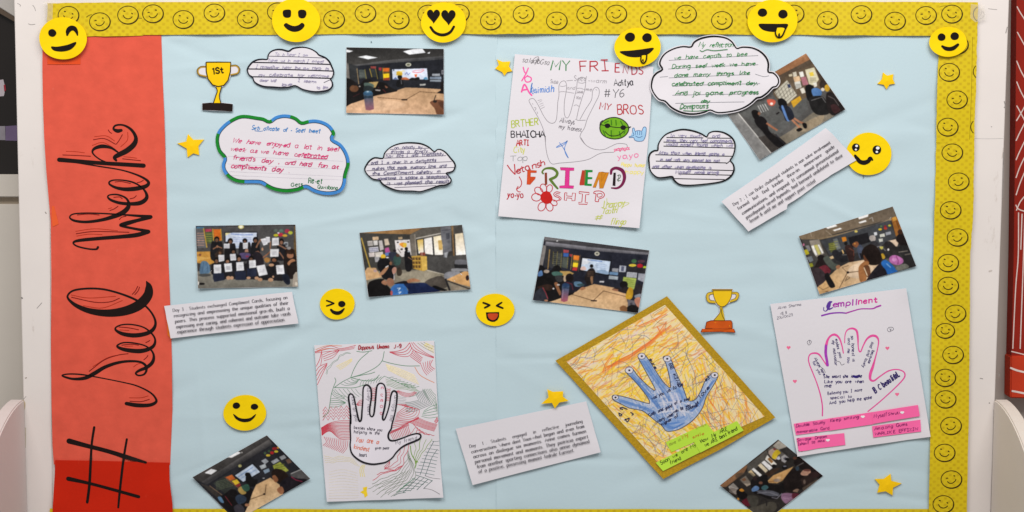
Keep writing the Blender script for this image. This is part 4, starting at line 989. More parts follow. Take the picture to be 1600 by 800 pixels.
for s, a, b in (('on nobody by', (450, 185), (800, 176)), ('things a lovely', (400, 238), (860, 224)), ('how like I and friendshily', (345, 290), (1065, 262)), ('and I a oher in a delightful', (155, 374), (970, 345)), ('makes that made memory love and', (170, 444), (1092, 410)), ('the Compliment celeby m', (170, 506), (1015, 480)), ('sometime it space a temptation', (235, 566), (1130, 542)), ('it was pleased the result', (350, 630), (1135, 602))):
    tx += write(s, z([a])[0], z([b])[0], 3.0, .7, 'hand', len(tx), .2, .45, 3, True)
ribbon('handwriting', tx, hf, (108, 102, 134), t, .00016)

z = Z(1000, 40, 5.333)
t, hf = cloud('large white cloud note in green handwriting overlapping a classroom print', z, [(97, 480), (110, 430), (140, 395), (187, 365), (165, 320), (180, 270), (220, 225), (290, 190), (360, 175), (425, 178), (450, 140), (500, 110), (570, 93), (640, 90), (720, 105), (770, 140), (805, 190), (850, 180), (930, 185), (1000, 215), (1050, 265), (1070, 320), (1068, 385), (1110, 395), (1145, 430), (1155, 470), (1135, 505), (1103, 515), (1060, 560), (1010, 595), (970, 605), (920, 650), (850, 690), (760, 715), (650, 725), (585, 703), (540, 720), (470, 735), (400, 735), (330, 718), (260, 680), (210, 630), (160, 615), (120, 570), (97, 520)], .0082, 64, 2.2, (24, 24, 26), None, 2.6, [(1040, 165, 25, .0018), (1120, 178, 30, .0014), (1200, 140, 20, .0012)])
ribbons('ruled_line', lines([z(q) for q in ([(240, 290), (600, 268), (985, 250)], [(235, 362), (600, 342), (985, 326)], [(165, 430), (232, 424)], [(240, 436), (600, 420), (920, 408)], [(270, 506), (600, 492), (1000, 484)], [(270, 580), (600, 574), (990, 568)], [(295, 648), (600, 640), (870, 636)], [(960, 404), (1030, 425), (1075, 418)])], .75), hf, (128, 128, 136), t, .0001)
tx = []
for s, a, b, h in (('My reflection', (488, 178), (775, 178), 6), ('we have caputs to bee .', (285, 284), (940, 250), 5.2), ('During seel week we have', (265, 360), (965, 330), 5.2), ('done many things like', (285, 430), (915, 408), 5.2), ('celebrated compliment day,', (262, 502), (985, 490), 5.2), ('And joi gone, progress', (290, 580), (990, 570), 5.6), ('day', (505, 640), (580, 640), 4.2), ('Dompouss', (330, 696), (565, 686), 6)):
    tx += write(s, z([a])[0], z([b])[0], h * .76, .8, 'hand', len(tx), .3, .42, 4, True)
tx += lines([z(q) for q in ([(498, 205), (520, 215), (560, 200), (620, 208), (730, 198)], [(360, 708), (460, 712), (565, 704)], [(435, 660), (436, 716)])], .9)
ribbon('handwriting', tx, hf, (36, 128, 62), t, .00016)

z = Z(1000, 180, 6.667)
t, hf = cloud('white cloud note with heavy black ruling below the green written cloud', z, [(95, 500), (92, 440), (110, 395), (150, 370), (185, 365), (190, 310), (220, 250), (270, 200), (340, 170), (430, 150), (510, 155), (590, 175), (650, 200), (695, 225), (715, 190), (760, 170), (820, 170), (880, 185), (940, 220), (975, 260), (990, 310), (985, 370), (965, 430), (940, 470), (970, 510), (980, 560), (965, 610), (930, 650), (870, 685), (780, 705), (650, 720), (520, 730), (430, 725), (385, 705), (350, 670), (335, 640), (260, 648), (190, 650), (140, 620), (105, 570)], .0050, 65, 2.1, (26, 26, 28), None, .6, [(1030, 278, 20, .0014), (1140, 240, 20, .0012), (1080, 290, 25, .001)])
ribbons('ruled_line', lines([z(q) for q in ([(275, 232), (460, 235), (660, 236)], [(245, 280), (600, 287), (975, 293)], [(245, 322), (600, 332), (982, 343)], [(160, 412), (560, 420), (962, 428)], [(165, 478), (540, 488), (900, 497)], [(120, 553), (540, 565), (975, 577)], [(400, 612), (680, 618), (945, 625)], [(345, 660), (620, 666), (882, 670)], [(700, 238), (830, 239), (960, 240)], [(660, 216), (680, 222), (695, 232)], [(895, 505), (915, 495), (940, 472)])], 1.25), hf, (40, 38, 44), t, .0001)
tx = []
for s, a, b in (('In very much', (315, 226), (640, 232)), ('and', (750, 230), (830, 232)), ('seven they very feel compliments', (270, 274), (960, 286)), ('would myself found which will', (270, 316), (965, 334)), ('Also that when blend going a', (195, 406), (880, 420)), ('in seel work very special but not', (205, 474), (825, 488)), ('and other when developing is', (130, 548), (740, 560)), ('Myself mine bring', (370, 606), (820, 610))):
    tx += write(s, z([a])[0], z([b])[0], 3.0, .68, 'hand', len(tx), .2, .45, 3, True)
ribbon('handwriting', tx, hf, (132, 124, 164), t, .00016)

# ------------------------------------------------------------------ printed notes
def note(label, outline, base, seed, text, z, h, lifts, width=.7):
    hf = surf(base, .0005, 110, seed, lifts)
    c = np.mean(outline, 0)
    t = thing('printed_note', label, 'printed note', c[0], c[1], base, 'printed day notes')
    sheet('paper', quad_pts(outline, 5, .35, seed), hf, .0003, M_PAPG, t, 10, True)
    tx = []
    for i, (s, a, b) in enumerate(text):
        tx += write(s, z([a])[0], z([b])[0], h, width, 'print', i, .04, .06, 3)
    ribbon('printed_text', tx, hf, (108, 104, 110), t, .00012)
    return t
z = Z(250, 440, 6.957)
note('white printed note about Day 3 compliment cards overlapping the banner edge', z([(45, 265), (1435, 110), (1505, 455), (115, 618)]), .0064, 71, [
    ('Day 3 . Students exchanged Compliment Cards, focusing on', (140, 330), (1385, 187)), ('recognizing and empressning the unique qualities of their', (153, 388), (1396, 245)), ('peers. This process supported emotional growth, built a', (165, 448), (1410, 303)), ('expressing ever caring, and coherent and outcome take words', (178, 506), (1420, 360)), ('experience through students expression of appreciation.', (190, 562), (1362, 425))], z, 3.1,
    [(460, 500, 30, .0022), (268, 525, 25, .0018), (360, 518, 40, .0010)])
z = Z(710, 610, 5)
note('white printed note about Day 1 journaling with a star on its edge', z([(10, 300), (1030, 85), (1143, 483), (142, 740)]), .0056, 72, [
    ('Day   1 .  Students   engaged   in   reflective   journaling', (120, 450), (1002, 252)), ("conversations 'where dont Yous-what began and even from", (135, 492), (1016, 290)), ('across on dialogue six moments. Anne comes furmen', (150, 530), (1030, 328)), ('personal movement and moments. They patricia expert', (163, 570), (1046, 370)), ('from another sporting connections also annie dynamed', (178, 608), (1056, 408)), ('of a positive, possessing moment fedrule Earnset.', (192, 646), (938, 476))], z, 3.2,
    [(738, 757, 30, .0020), (938, 706, 25, .0020), (830, 735, 40, .0012)])
z = Z(1110, 180, 4.21)
note('white printed note about Day 2 torn along its lower edge', z([(72, 568), (420, 328), (758, 84), (800, 120), (960, 296), (820, 378), (700, 455), (600, 530), (508, 588), (502, 618), (400, 676), (250, 765)]), .0082, 73, [
    ('Day 2 ; I can Brake challenged students is non solve involvement', (155, 598), (792, 186)), ('formed  but  find  kindee  throwin.  minneviere  guide', (185, 624), (818, 212)), ('communications, and respond. It consummed presentational', (213, 655), (846, 240)), ('possibyuned saved hymnals, had bernard undulated to their', (240, 682), (874, 268)), ('lesson & until me and support point visted', (265, 706), (692, 436))], z, 3.1,
    [(1300, 205, 22, .0030), (1170, 358, 30, .0020), (1135, 315, 20, .0016), (1230, 322, 25, .0016)])

# ------------------------------------------------------------------ colour prints of the classroom
M_PHOTO = mat_print('photo_print', 0.5, 0.12)
M_PBACK = mat('photo_back', (206, 202, 204), .7, 0.05)
class PZ:
    """paints a print with coordinates read off one enlarged crop"""
    def __init__(s, z, corners, base, ss=3):
        s.z = z; s.c = z(corners)[:, :2]; s.cv = Canvas(s.c, ss, base)
    def p(s, pts, c, al=1.0, c2=None, ax=None): s.cv.poly(s.z(pts), c, al, c2, None if ax is None else s.z(ax))
    def sp(s, pts, c, al=1.0): s.cv.poly(crom(s.z(pts), 4, True), c, al)
    def l(s, pts, w, c, al=1.0): s.cv.line(s.z(pts), w / s.z.s, c, al)
    def e(s, x, y, rx, ry, c, al=1.0, rot=0): q = s.z([(x, y)])[0]; s.cv.ell(q[0], q[1], rx / s.z.s, ry / s.z.s, c, al, rot)
    def text(s, x, y, w, h, c, n=3, ang=0.0, al=.8):
        """a block of unreadable lettering on something pictured"""
        for i in range(n):
            yy = y + h * (i + .5) / n; xx = x
            while xx < x + w:
                k = RNG.uniform(.08, .22) * w; k = min(k, x + w - xx)
                s.l([(xx, yy + (xx - x) * ang), (xx + k * .8, yy + (xx + k * .8 - x) * ang)], max(2.0, h / n * .38), c, al)
                xx += k
    def person(s, x, y, hw, hh, bw, bh, shirt, hair=(22, 18, 18), skin=(122, 84, 62), lean=0, face=True):
        s.sp([(x - bw * .5 + lean, y + hh * 1.0 + bh), (x - bw * .48 + lean * .6, y + hh * 1.3), (x - bw * .2, y + hh * .85), (x + bw * .2, y + hh * .85), (x + bw * .48 + lean * .6, y + hh * 1.3), (x + bw * .5 + lean, y + hh + bh)], shirt)
        s.e(x, y, hw, hh, hair)
        if face: s.e(x, y + hh * .3, hw * .68, hh * .62, skin)
def finish(pz, name, label, base, seed, lifts, warp=None, rounded=None):
    c = pz.c
    hf = surf(base, .0005, 120, seed, lifts)
    m = c.mean(0)
    t = thing('photo_print', label, 'photo print', m[0], m[1], base, 'classroom photo prints')
    g = pz.cv
    g.blur(1); g.mottle(7, 34); g.mottle(6, 11); g.mottle(5, 5); g.blur(3)
    lum = g.a.mean(2, keepdims=True); g.a = lum * .14 + g.a * .86
    g.a = 255 * np.clip(g.a / 255 * 1.0, 0, 1) ** 1.12
    out = quad_pts(c, 6, .25, seed)
    sheet('backing', out, hf, .0003, M_PBACK, t, 10, True)
    ins = m + (c - m) * .996
    print_mesh('picture', ins, over(hf, .0001), pz.cv, t, M_PHOTO, .62)
    return t
K = (20, 18, 19)
# --- 1: table with bottle facing the bright screen
s = PZ(Z(520, 60, 6.155), [(130, 85), (1068, 100), (1070, 733), (128, 717)], (36, 38, 46))
s.p([(120, 80), (1080, 95), (1080, 190), (560, 222), (200, 264), (120, 256)], (48, 46, 45), 1, (70, 68, 66), [(600, 85), (600, 220)])
s.p([(180, 258), (560, 206), (1080, 168), (1080, 200), (560, 236), (200, 268)], (112, 110, 110), 1, (70, 70, 72), [(600, 195), (605, 238)])
s.p([(120, 225), (178, 262), (172, 400), (120, 400)], (124, 118, 112)); s.p([(150, 240), (240, 266), (240, 420), (165, 410)], (52, 54, 56))
for q in ([(128, 105), (197, 121), (160, 134), (120, 134)], [(240, 178), (320, 163), (434, 185), (340, 201)], [(675, 125), (770, 102), (860, 98), (893, 138), (735, 156)], [(905, 142), (937, 128), (930, 147)]): s.p(q, (238, 240, 244))
s.l([(232, 290), (250, 440)], 7, (172, 144, 100)); s.p([(246, 300), (308, 298), (330, 382), (258, 388)], (66, 74, 72)); s.text(250, 306, 60, 70, (120, 124, 118), 5)
s.l([(308, 296), (322, 390)], 6, (150, 132, 60)); s.l([(354, 290), (376, 372)], 7, (196, 166, 62)); s.l([(410, 290), (432, 392)], 6, (170, 150, 58)); s.p([(362, 268), (418, 268), (414, 292), (366, 290)], (150, 66, 62))
s.p([(366, 296), (408, 296), (420, 372), (380, 374)], (60, 66, 66)); s.p([(440, 280), (472, 280), (468, 312), (443, 306)], (166, 52, 64)); s.p([(444, 312), (474, 314), (480, 390), (450, 388)], (52, 62, 60))
s.l([(480, 282), (488, 400)], 6, (196, 168, 60)); s.l([(546, 282), (548, 402)], 5, (150, 110, 60)); s.p([(485, 285), (543, 285), (543, 318), (485, 318)], (222, 108, 32)); s.p([(487, 318), (543, 318), (543, 340), (488, 342)], (112, 86, 42)); s.p([(485, 342), (543, 336), (543, 376), (488, 385)], (248, 212, 16)); s.p([(488, 382), (543, 376), (543, 402), (490, 404)], (160, 66, 42))
s.e(727, 253, 28, 19, (196, 196, 176)); s.e(727, 253, 17, 10, (112, 112, 92))
s.p([(570, 298), (905, 287), (916, 396), (575, 394)], (214, 222, 240)); s.p([(612, 338), (640, 322), (668, 322), (668, 352), (610, 352)], (232, 192, 46)); s.l([(640, 318), (690, 312)], 8, (226, 206, 130)); s.l([(694, 350), (712, 326), (724, 352), (746, 330)], 6, (120, 136, 196)); s.l([(764, 322), (800, 330), (850, 324), (880, 302)], 8, (226, 130, 140)); s.l([(770, 312), (850, 304), (872, 296)], 6, (224, 150, 160))
s.sp([(648, 394), (670, 378), (700, 374), (724, 384), (740, 398)], (196, 108, 66)); s.p([(868, 395), (880, 376), (900, 370), (914, 394)], (86, 150, 190)); s.sp([(736, 398), (760, 378), (790, 380), (826, 372), (830, 400)], (24, 22, 22)); s.p([(784, 346), (812, 344), (806, 372), (792, 372)], (228, 104, 50)); s.p([(578, 394), (604, 372), (626, 392)], (90, 110, 160))
s.e(586, 306, 6, 6, (50, 60, 80))
for q, c in (([(955, 340), (1030, 338), (1032, 362), (955, 362)], (164, 170, 178)), ([(935, 370), (1042, 368), (1045, 392), (935, 391)], (150, 166, 184)), ([(935, 397), (1042, 397), (1042, 418), (935, 415)], (140, 150, 160)), ([(1045, 305), (1075, 305), (1075, 346), (1045, 346)], (146, 146, 150)), ([(1052, 312), (1075, 312), (1075, 340), (1052, 340)], (90, 90, 98)), ([(836, 438), (895, 436), (892, 452), (838, 456)], (172, 172, 166))): s.p(q, c)
s.text(940, 372, 95, 16, (70, 80, 100), 2)
s.p([(120, 644), (300, 582), (430, 546), (560, 521), (640, 491), (700, 472), (880, 478), (1005, 486), (1080, 490), (1080, 740), (120, 740)], (198, 158, 118), 1, (222, 178, 140), [(600, 480), (560, 720)])
s.sp([(400, 600), (600, 600), (700, 640), (560, 690), (380, 690), (330, 640)], (234, 198, 164), .35)
s.l([(430, 568), (560, 578), (700, 590), (836, 512), (1000, 525), (1070, 532)], 5, (112, 82, 56)); s.l([(664, 590), (714, 590)], 13, (50, 36, 28))
s.sp([(110, 396), (200, 408), (250, 455), (296, 402), (350, 388), (390, 412), (440, 418), (505, 428), (556, 470), (622, 505), (520, 526), (430, 546), (300, 586), (180, 626), (110, 640)], (24, 21, 21))
s.p([(345, 422), (440, 414), (410, 474), (370, 470)], (186, 156, 96)); s.sp([(298, 432), (350, 426), (392, 446), (390, 470), (320, 480)], (86, 106, 98)); s.sp([(300, 465), (350, 455), (395, 480), (360, 520), (300, 510)], (46, 56, 58)); s.e(205, 482, 44, 34, (112, 74, 48)); s.e(215, 440, 22, 14, (30, 26, 26)); s.e(258, 462, 10, 7, (190, 180, 172))
s.l([(436, 470), (480, 490), (510, 520)], 9, (96, 34, 38)); s.p([(404, 490), (460, 494), (455, 508), (410, 502)], (172, 166, 164)); s.e(470, 455, 30, 36, (22, 18, 18)); s.sp([(500, 452), (530, 470), (512, 478)], (140, 90, 66)); s.l([(196, 560), (260, 530)], 8, (70, 30, 34))
s.e(645, 372, 22, 24, (24, 22, 22)); s.sp([(612, 462), (616, 412), (645, 394), (672, 404), (682, 440), (664, 466)], (22, 22, 26)); s.l([(656, 400), (662, 440)], 6, (120, 120, 126)); s.p([(612, 320), (634, 314), (670, 330), (668, 356), (614, 356)], (226, 184, 50))
s.p([(292, 526), (386, 526), (388, 566), (396, 680), (356, 693), (317, 688), (302, 590)], (70, 92, 108), 1, (156, 98, 112), [(340, 540), (352, 686)]); s.e(338, 528, 47, 22, (58, 98, 132)); s.e(340, 515, 36, 12, (84, 126, 156)); s.e(336, 511, 12, 6, (180, 200, 214)); s.p([(296, 556), (386, 552), (388, 572), (300, 578)], (44, 66, 84))
s.sp([(935, 612), (990, 590), (1040, 594), (1080, 616), (1080, 740), (1004, 734), (982, 680), (950, 640)], (124, 78, 52)); s.sp([(965, 600), (1000, 596), (995, 616), (972, 618)], (40, 30, 26)); s.l([(972, 600), (992, 544)], 6, (30, 28, 28)); s.sp([(1010, 616), (1050, 606), (1080, 640), (1080, 690), (1040, 660)], (86, 52, 36), .7)
s.p([(1036, 424), (1080, 408), (1080, 532), (1000, 524), (1038, 500)], (28, 20, 20))
finish(s, 'photo', 'print of a pale table with a water bottle facing a bright screen, hung level', .0050, 81, [(545, 178, 25, .0014), (690, 178, 25, .0014), (615, 74, 30, .0008)])

# --- 2: two pupils walking past a paper covered wall (tilted, partly behind the cloud)
s = PZ(Z(1130, 70, 4.21), [(545, 55), (805, 425), (240, 758), (-20, 388)], (92, 90, 88))
s.p([(-30, 388), (545, 50), (600, 130), (330, 250), (20, 440)], (98, 82, 66)); s.p([(330, 185), (545, 50), (572, 96), (372, 200)], (162, 112, 74)); s.p([(430, 100), (545, 50), (552, 66), (440, 120)], (176, 126, 88))
s.p([(20, 450), (95, 440), (315, 712), (236, 768)], (136, 134, 132)); s.l([(95, 446), (315, 712)], 6, (206, 202, 196))
s.p([(100, 440), (330, 340), (540, 330), (560, 420), (330, 620)], (96, 96, 94)); s.p([(330, 250), (600, 120), (700, 270), (560, 340), (400, 420), (330, 330)], (108, 90, 70))
s.sp([(330, 640), (450, 560), (600, 440), (700, 440), (760, 470), (560, 600), (400, 690)], (132, 122, 106)); s.sp([(470, 560), (560, 500), (660, 460), (640, 520), (540, 570)], (160, 142, 116)); s.p([(230, 610), (330, 580), (420, 650), (320, 712)], (70, 64, 60))
for q in ([(335, 310), (420, 232), (486, 330), (420, 392), (360, 350)],): s.p(q, (196, 190, 172))
for i in range(7):
    s.l([(340 + i * 20, 305 - i * 12), (375 + i * 18, 372 - i * 9)], 3, (110, 104, 92)); 
for i in range(5): s.l([(345 + i * 14, 330 + i * 14), (430 + i * 12, 240 + i * 20)], 3, (120, 114, 100))
s.p([(422, 262), (438, 258), (446, 280), (430, 284)], (50, 60, 96)); s.p([(445, 372), (505, 336), (516, 362), (462, 414)], (216, 164, 36)); s.sp([(288, 362), (322, 358), (345, 372), (330, 402), (300, 396)], (206, 92, 70)); s.e(318, 388, 10, 9, (236, 220, 210))
for q, c in (([(430, 196), (452, 190), (456, 206), (434, 210)], (208, 196, 166)), ([(456, 182), (480, 176), (486, 206), (462, 212)], (214, 206, 186)), ([(460, 214), (500, 204), (512, 236), (470, 246)], (214, 180, 140)), ([(468, 246), (506, 238), (516, 280), (480, 292)], (212, 210, 200)), ([(498, 180), (524, 174), (534, 208), (508, 214)], (224, 222, 214)), ([(510, 216), (544, 208), (562, 262), (524, 268)], (186, 120, 130)), ([(504, 290), (530, 280), (542, 314), (518, 322)], (220, 214, 200)), ([(538, 164), (598, 148), (630, 228), (600, 268), (566, 262)], (216, 208, 176)), ([(566, 184), (590, 178), (598, 202), (574, 208)], (226, 196, 60)), ([(590, 250), (614, 244), (618, 272), (600, 280)], (224, 220, 206))): s.p(q, c)
s.text(476, 256, 30, 28, (120, 116, 110), 4); s.text(572, 214, 40, 36, (140, 132, 100), 4)
s.sp([(598, 110), (650, 170), (700, 250), (740, 330), (690, 300), (640, 240)], (74, 60, 46)); s.e(655, 262, 22, 30, (58, 46, 40)); s.e(684, 284, 18, 24, (210, 164, 40)); s.e(655, 294, 12, 12, (212, 202, 190))
for k in range(4): s.l([(228 + k * 15, 400 - k * 4), (252 + k * 15, 446 - k * 5)], 6, (186, 184, 180))
s.sp([(540, 280), (566, 260), (596, 280), (590, 330), (570, 370), (550, 350)], K); s.sp([(580, 296), (612, 282), (648, 304), (640, 336), (596, 340)], (84, 128, 184)); s.sp([(566, 350), (640, 336), (676, 366), (700, 420), (690, 456), (620, 460), (580, 420)], (34, 32, 32)); s.l([(580, 366), (650, 344), (674, 380)], 6, (112, 110, 110)); s.sp([(680, 320), (720, 316), (760, 370), (806, 422), (740, 464), (700, 450), (680, 390)], (38, 30, 30)); s.l([(690, 336), (730, 356), (760, 400)], 5, (104, 96, 94)); s.sp([(706, 400), (740, 392), (770, 430), (730, 450)], (70, 40, 42))
s.sp([(186, 440), (206, 428), (232, 440), (236, 470), (212, 490), (196, 474)], (26, 20, 20)); s.e(236, 452, 9, 11, (150, 100, 74)); s.sp([(206, 490), (250, 470), (286, 500), (300, 560), (340, 600), (370, 610), (412, 655), (380, 678), (340, 660), (290, 610), (250, 560), (220, 530)], (26, 22, 24)); s.l([(286, 516), (320, 540), (356, 562)], 13, (168, 108, 78)); s.l([(346, 590), (372, 622), (400, 650)], 8, (48, 46, 52))
s.sp([(360, 362), (386, 352), (414, 372), (420, 400), (392, 412), (366, 396)], (24, 20, 22)); s.sp([(364, 410), (404, 396), (446, 420), (468, 480), (440, 496), (412, 500), (392, 450)], (34, 38, 52)); s.sp([(382, 404), (396, 404), (428, 490), (440, 500), (420, 500), (396, 450)], (96, 136, 196)); s.l([(368, 444), (350, 456)], 9, (30, 26, 28)); s.l([(454, 494), (480, 520), (504, 546)], 14, (186, 126, 92)); s.l([(466, 484), (500, 506), (530, 518)], 13, (180, 120, 88)); s.sp([(480, 560), (504, 546), (522, 556), (498, 572)], K); s.sp([(520, 516), (546, 518), (550, 546), (532, 548)], K)
finish(s, 'photo', 'print of two pupils walking by a paper covered wall, behind the green written cloud', .0050, 82, [(1322, 172, 25, .0012), (1187, 248, 25, .0014)])

# --- 3: group of pupils holding up white sheets
s = PZ(Z(290, 340, 6.667), [(103, 85), (1145, 72), (1172, 720), (128, 738)], (72, 70, 70))
s.p([(95, 80), (1150, 66), (1162, 480), (110, 480)], (84, 82, 82)); s.p([(110, 560), (1180, 540), (1180, 730), (110, 745)], (142, 136, 124), 1, (122, 118, 108), [(600, 560), (600, 730)])
s.p([(103, 84), (1145, 72), (1146, 84), (104, 96)], (56, 54, 54)); s.p([(103, 84), (420, 82), (420, 92), (103, 96)], (66, 90, 120), .7)
s.p([(112, 110), (192, 108), (216, 312), (128, 320)], (112, 110, 112)); s.l([(186, 104), (222, 312)], 11, (214, 170, 60)); s.text(118, 150, 78, 150, (196, 150, 130), 6); s.p([(112, 96), (190, 96), (192, 112), (112, 114)], (80, 130, 160))
s.p([(200, 118), (274, 118), (284, 268), (222, 270)], (92, 104, 66)); s.p([(202, 118), (272, 118), (272, 146), (206, 150)], (182, 60, 84)); s.text(212, 160, 60, 96, (166, 170, 70), 4); s.l([(282, 118), (292, 240)], 10, (222, 176, 50)); s.p([(290, 122), (362, 122), (370, 240), (300, 240)], (222, 112, 30)); s.l([(366, 118), (376, 240)], 9, (214, 160, 46))
s.e(578, 96, 30, 22, (206, 196, 110)); s.e(578, 96, 20, 14, (232, 228, 206)); s.p([(406, 150), (748, 148), (750, 250), (745, 316), (410, 318)], (30, 30, 36)); s.p([(414, 158), (742, 156), (740, 320), (420, 322)], (206, 216, 234)); s.p([(414, 158), (470, 158), (414, 190)], (232, 222, 160)); s.l([(476, 170), (590, 180), (700, 178)], 8, (120, 146, 206)); s.text(500, 200, 190, 60, (160, 176, 214), 3); s.l([(430, 300), (620, 300)], 12, (176, 196, 226))
for q, c in (((938, 136, 20, 16), (96, 110, 100)), ((996, 140, 24, 18), (86, 120, 104)), ((1058, 140, 26, 22), (172, 50, 76)), ((942, 184, 26, 14), (206, 196, 40)), ((990, 178, 26, 20), (196, 46, 70)), ((1034, 188, 26, 14), (214, 170, 50)), ((1092, 158, 24, 18), (184, 190, 60)), ((966, 160, 12, 9), (214, 200, 210))): s.e(*q, c)
s.p([(1022, 256), (1068, 254), (1068, 300), (1024, 302)], (182, 186, 190)); s.p([(1030, 264), (1060, 262), (1060, 292), (1032, 294)], (96, 100, 108)); s.p([(1130, 90), (1148, 88), (1168, 560), (1140, 560), (1128, 300)], (112, 88, 52))
s.p([(110, 356), (290, 350), (300, 470), (250, 490), (110, 470)], (204, 148, 62)); s.p([(110, 402), (262, 420), (112, 456)], (226, 176, 88)); s.e(150, 388, 14, 12, (140, 84, 60)); s.sp([(148, 580), (152, 500), (170, 456), (216, 456), (250, 500), (252, 572), (200, 584)], (92, 124, 152)); s.l([(190, 462), (170, 570)], 5, (64, 92, 122)); s.l([(222, 466), (232, 566)], 5, (64, 92, 122)); s.sp([(130, 596), (190, 584), (260, 590), (250, 608), (170, 616)], (82, 82, 80))
DK = (34, 32, 36)
s.person(325, 226, 28, 30, 120, 180, DK); s.l([(286, 328), (332, 300), (380, 318)], 13, (150, 104, 76)); s.e(330, 302, 12, 14, (156, 108, 80))
s.person(466, 244, 28, 30, 108, 160, DK, face=True); s.person(618, 240, 26, 24, 120, 170, (38, 36, 42), face=False); s.e(618, 250, 14, 12, (120, 78, 58)); s.person(728, 232, 28, 32, 86, 160, (30, 30, 34)); s.l([(736, 312), (756, 268), (786, 226)], 17, (150, 104, 78)); s.person(998, 250, 26, 34, 90, 150, (34, 32, 38), skin=(148, 104, 80)); s.l([(964, 282), (1000, 300), (1048, 328)], 16, (152, 108, 84)); s.l([(880, 330), (884, 250)], 14, (150, 106, 80)); s.l([(800, 420), (850, 384), (884, 352)], 15, (148, 100, 72)); s.l([(976, 360), (1006, 400), (1030, 440)], 14, (150, 104, 78)); s.l([(798, 312), (808, 336)], 12, (156, 110, 84)); s.l([(700, 392), (730, 358), (756, 350)], 12, (146, 100, 76)); s.l([(756, 350), (786, 384)], 12, (146, 100, 76))
s.p([(620, 330), (650, 326), (656, 360), (614, 362)], (176, 130, 106)); s.sp([(700, 380), (744, 356), (790, 384), (816, 470), (790, 520), (730, 500)], (40, 34, 42)); s.sp([(560, 376), (620, 366), (676, 380), (660, 424), (590, 428)], (92, 78, 120)); s.e(642, 404, 18, 10, (150, 56, 86))
s.person(358, 362, 24, 28, 90, 90, (38, 34, 36)); s.person(498, 350, 26, 28, 96, 110, (36, 34, 40)); s.p([(330, 470), (300, 380), (350, 330), (400, 330), (396, 380), (340, 360)], (120, 82, 56), .35)
s.person(322, 446, 28, 34, 100, 110, (34, 30, 34), skin=(116, 80, 60)); s.person(436, 450, 28, 30, 96, 100, (34, 32, 36), skin=(152, 108, 82)); s.person(556, 424, 26, 36, 110, 110, (34, 32, 40), skin=(150, 106, 80)); s.person(682, 426, 26, 28, 90, 110, (38, 34, 42)); s.person(924, 438, 36, 28, 110, 110, (36, 30, 32)); s.sp([(816, 430), (846, 414), (880, 430), (870, 460), (836, 468)], (166, 118, 60)); s.e(920, 440, 22, 16, (140, 92, 66))
s.sp([(1036, 346), (1080, 324), (1124, 346), (1150, 410), (1160, 560), (1110, 640), (1040, 600), (1020, 480)], (38, 28, 26)); s.e(1090, 392, 36, 34, (162, 110, 80)); s.e(1092, 352, 46, 30, (58, 36, 26)); s.e(1076, 318, 22, 16, (150, 146, 146)); s.sp([(1060, 470), (1110, 430), (1146, 450), (1100, 470), (1076, 500)], (176, 122, 86))
for q in ([(262, 500), (460, 470), (640, 480), (760, 520), (900, 500), (1040, 520), (1080, 640), (1000, 660), (620, 640), (300, 640)],): s.p(q, (36, 33, 38))
for q in ([(286, 580), (400, 575), (408, 650), (300, 670), (286, 640)], [(510, 560), (630, 556), (626, 650), (520, 650)], [(640, 530), (740, 528), (740, 610), (640, 620)]): s.p(q, (38, 44, 66))
s.sp([(1010, 590), (1070, 600), (1090, 680), (1060, 700), (1020, 660)], (34, 38, 54))
for x, y, a, b in ((446, 628, 24, 20), (482, 628, 20, 18), (656, 628, 22, 14), (776, 646, 26, 18), (740, 630, 22, 16), (886, 648, 28, 20), (894, 494, 28, 16), (912, 616, 12, 12), (800, 330, 10, 16)): s.e(x, y, a, b, (196, 152, 118))
for q in ([(292, 490), (370, 488), (372, 578), (294, 582)], [(400, 480), (480, 474), (486, 560), (412, 568)], [(526, 466), (602, 460), (610, 550), (530, 556)], [(340, 388), (404, 388), (404, 450), (346, 462)], [(460, 380), (522, 376), (528, 444), (468, 448)], [(660, 446), (730, 440), (734, 520), (664, 528)], [(734, 504), (824, 488), (856, 592), (766, 610)], [(940, 496), (1020, 492), (1032, 588), (950, 592)], [(880, 328), (972, 326), (968, 408), (882, 408)], [(900, 212), (970, 208), (972, 286), (902, 292)], [(780, 224), (834, 212), (856, 276), (812, 292)], [(834, 202), (878, 200), (880, 256), (850, 264)], [(398, 272), (460, 270), (458, 320), (400, 322)], [(596, 264), (650, 260), (648, 322), (598, 326)]):
    s.p(q, (222, 222, 226)); a = np.mean(q, 0); s.text(a[0] - 24, a[1] - 16, 48, 40, (150, 148, 158), 3)
s.e(432, 262, 13, 12, (30, 28, 28)); s.p([(1122, 600), (1146, 566), (1170, 570), (1175, 726), (1112, 726)], (170, 158, 144)); s.e(1152, 690, 14, 20, (206, 196, 180)); s.e(166, 690, 34, 12, (28, 26, 26)); s.e(132, 684, 10, 20, (222, 218, 210))
finish(s, 'photo', 'group print of pupils holding up white sheets above the Day 3 note', .0050, 83, [(310, 450, 25, .0020), (465, 448, 22, .0012), (305, 352, 20, .0010)])

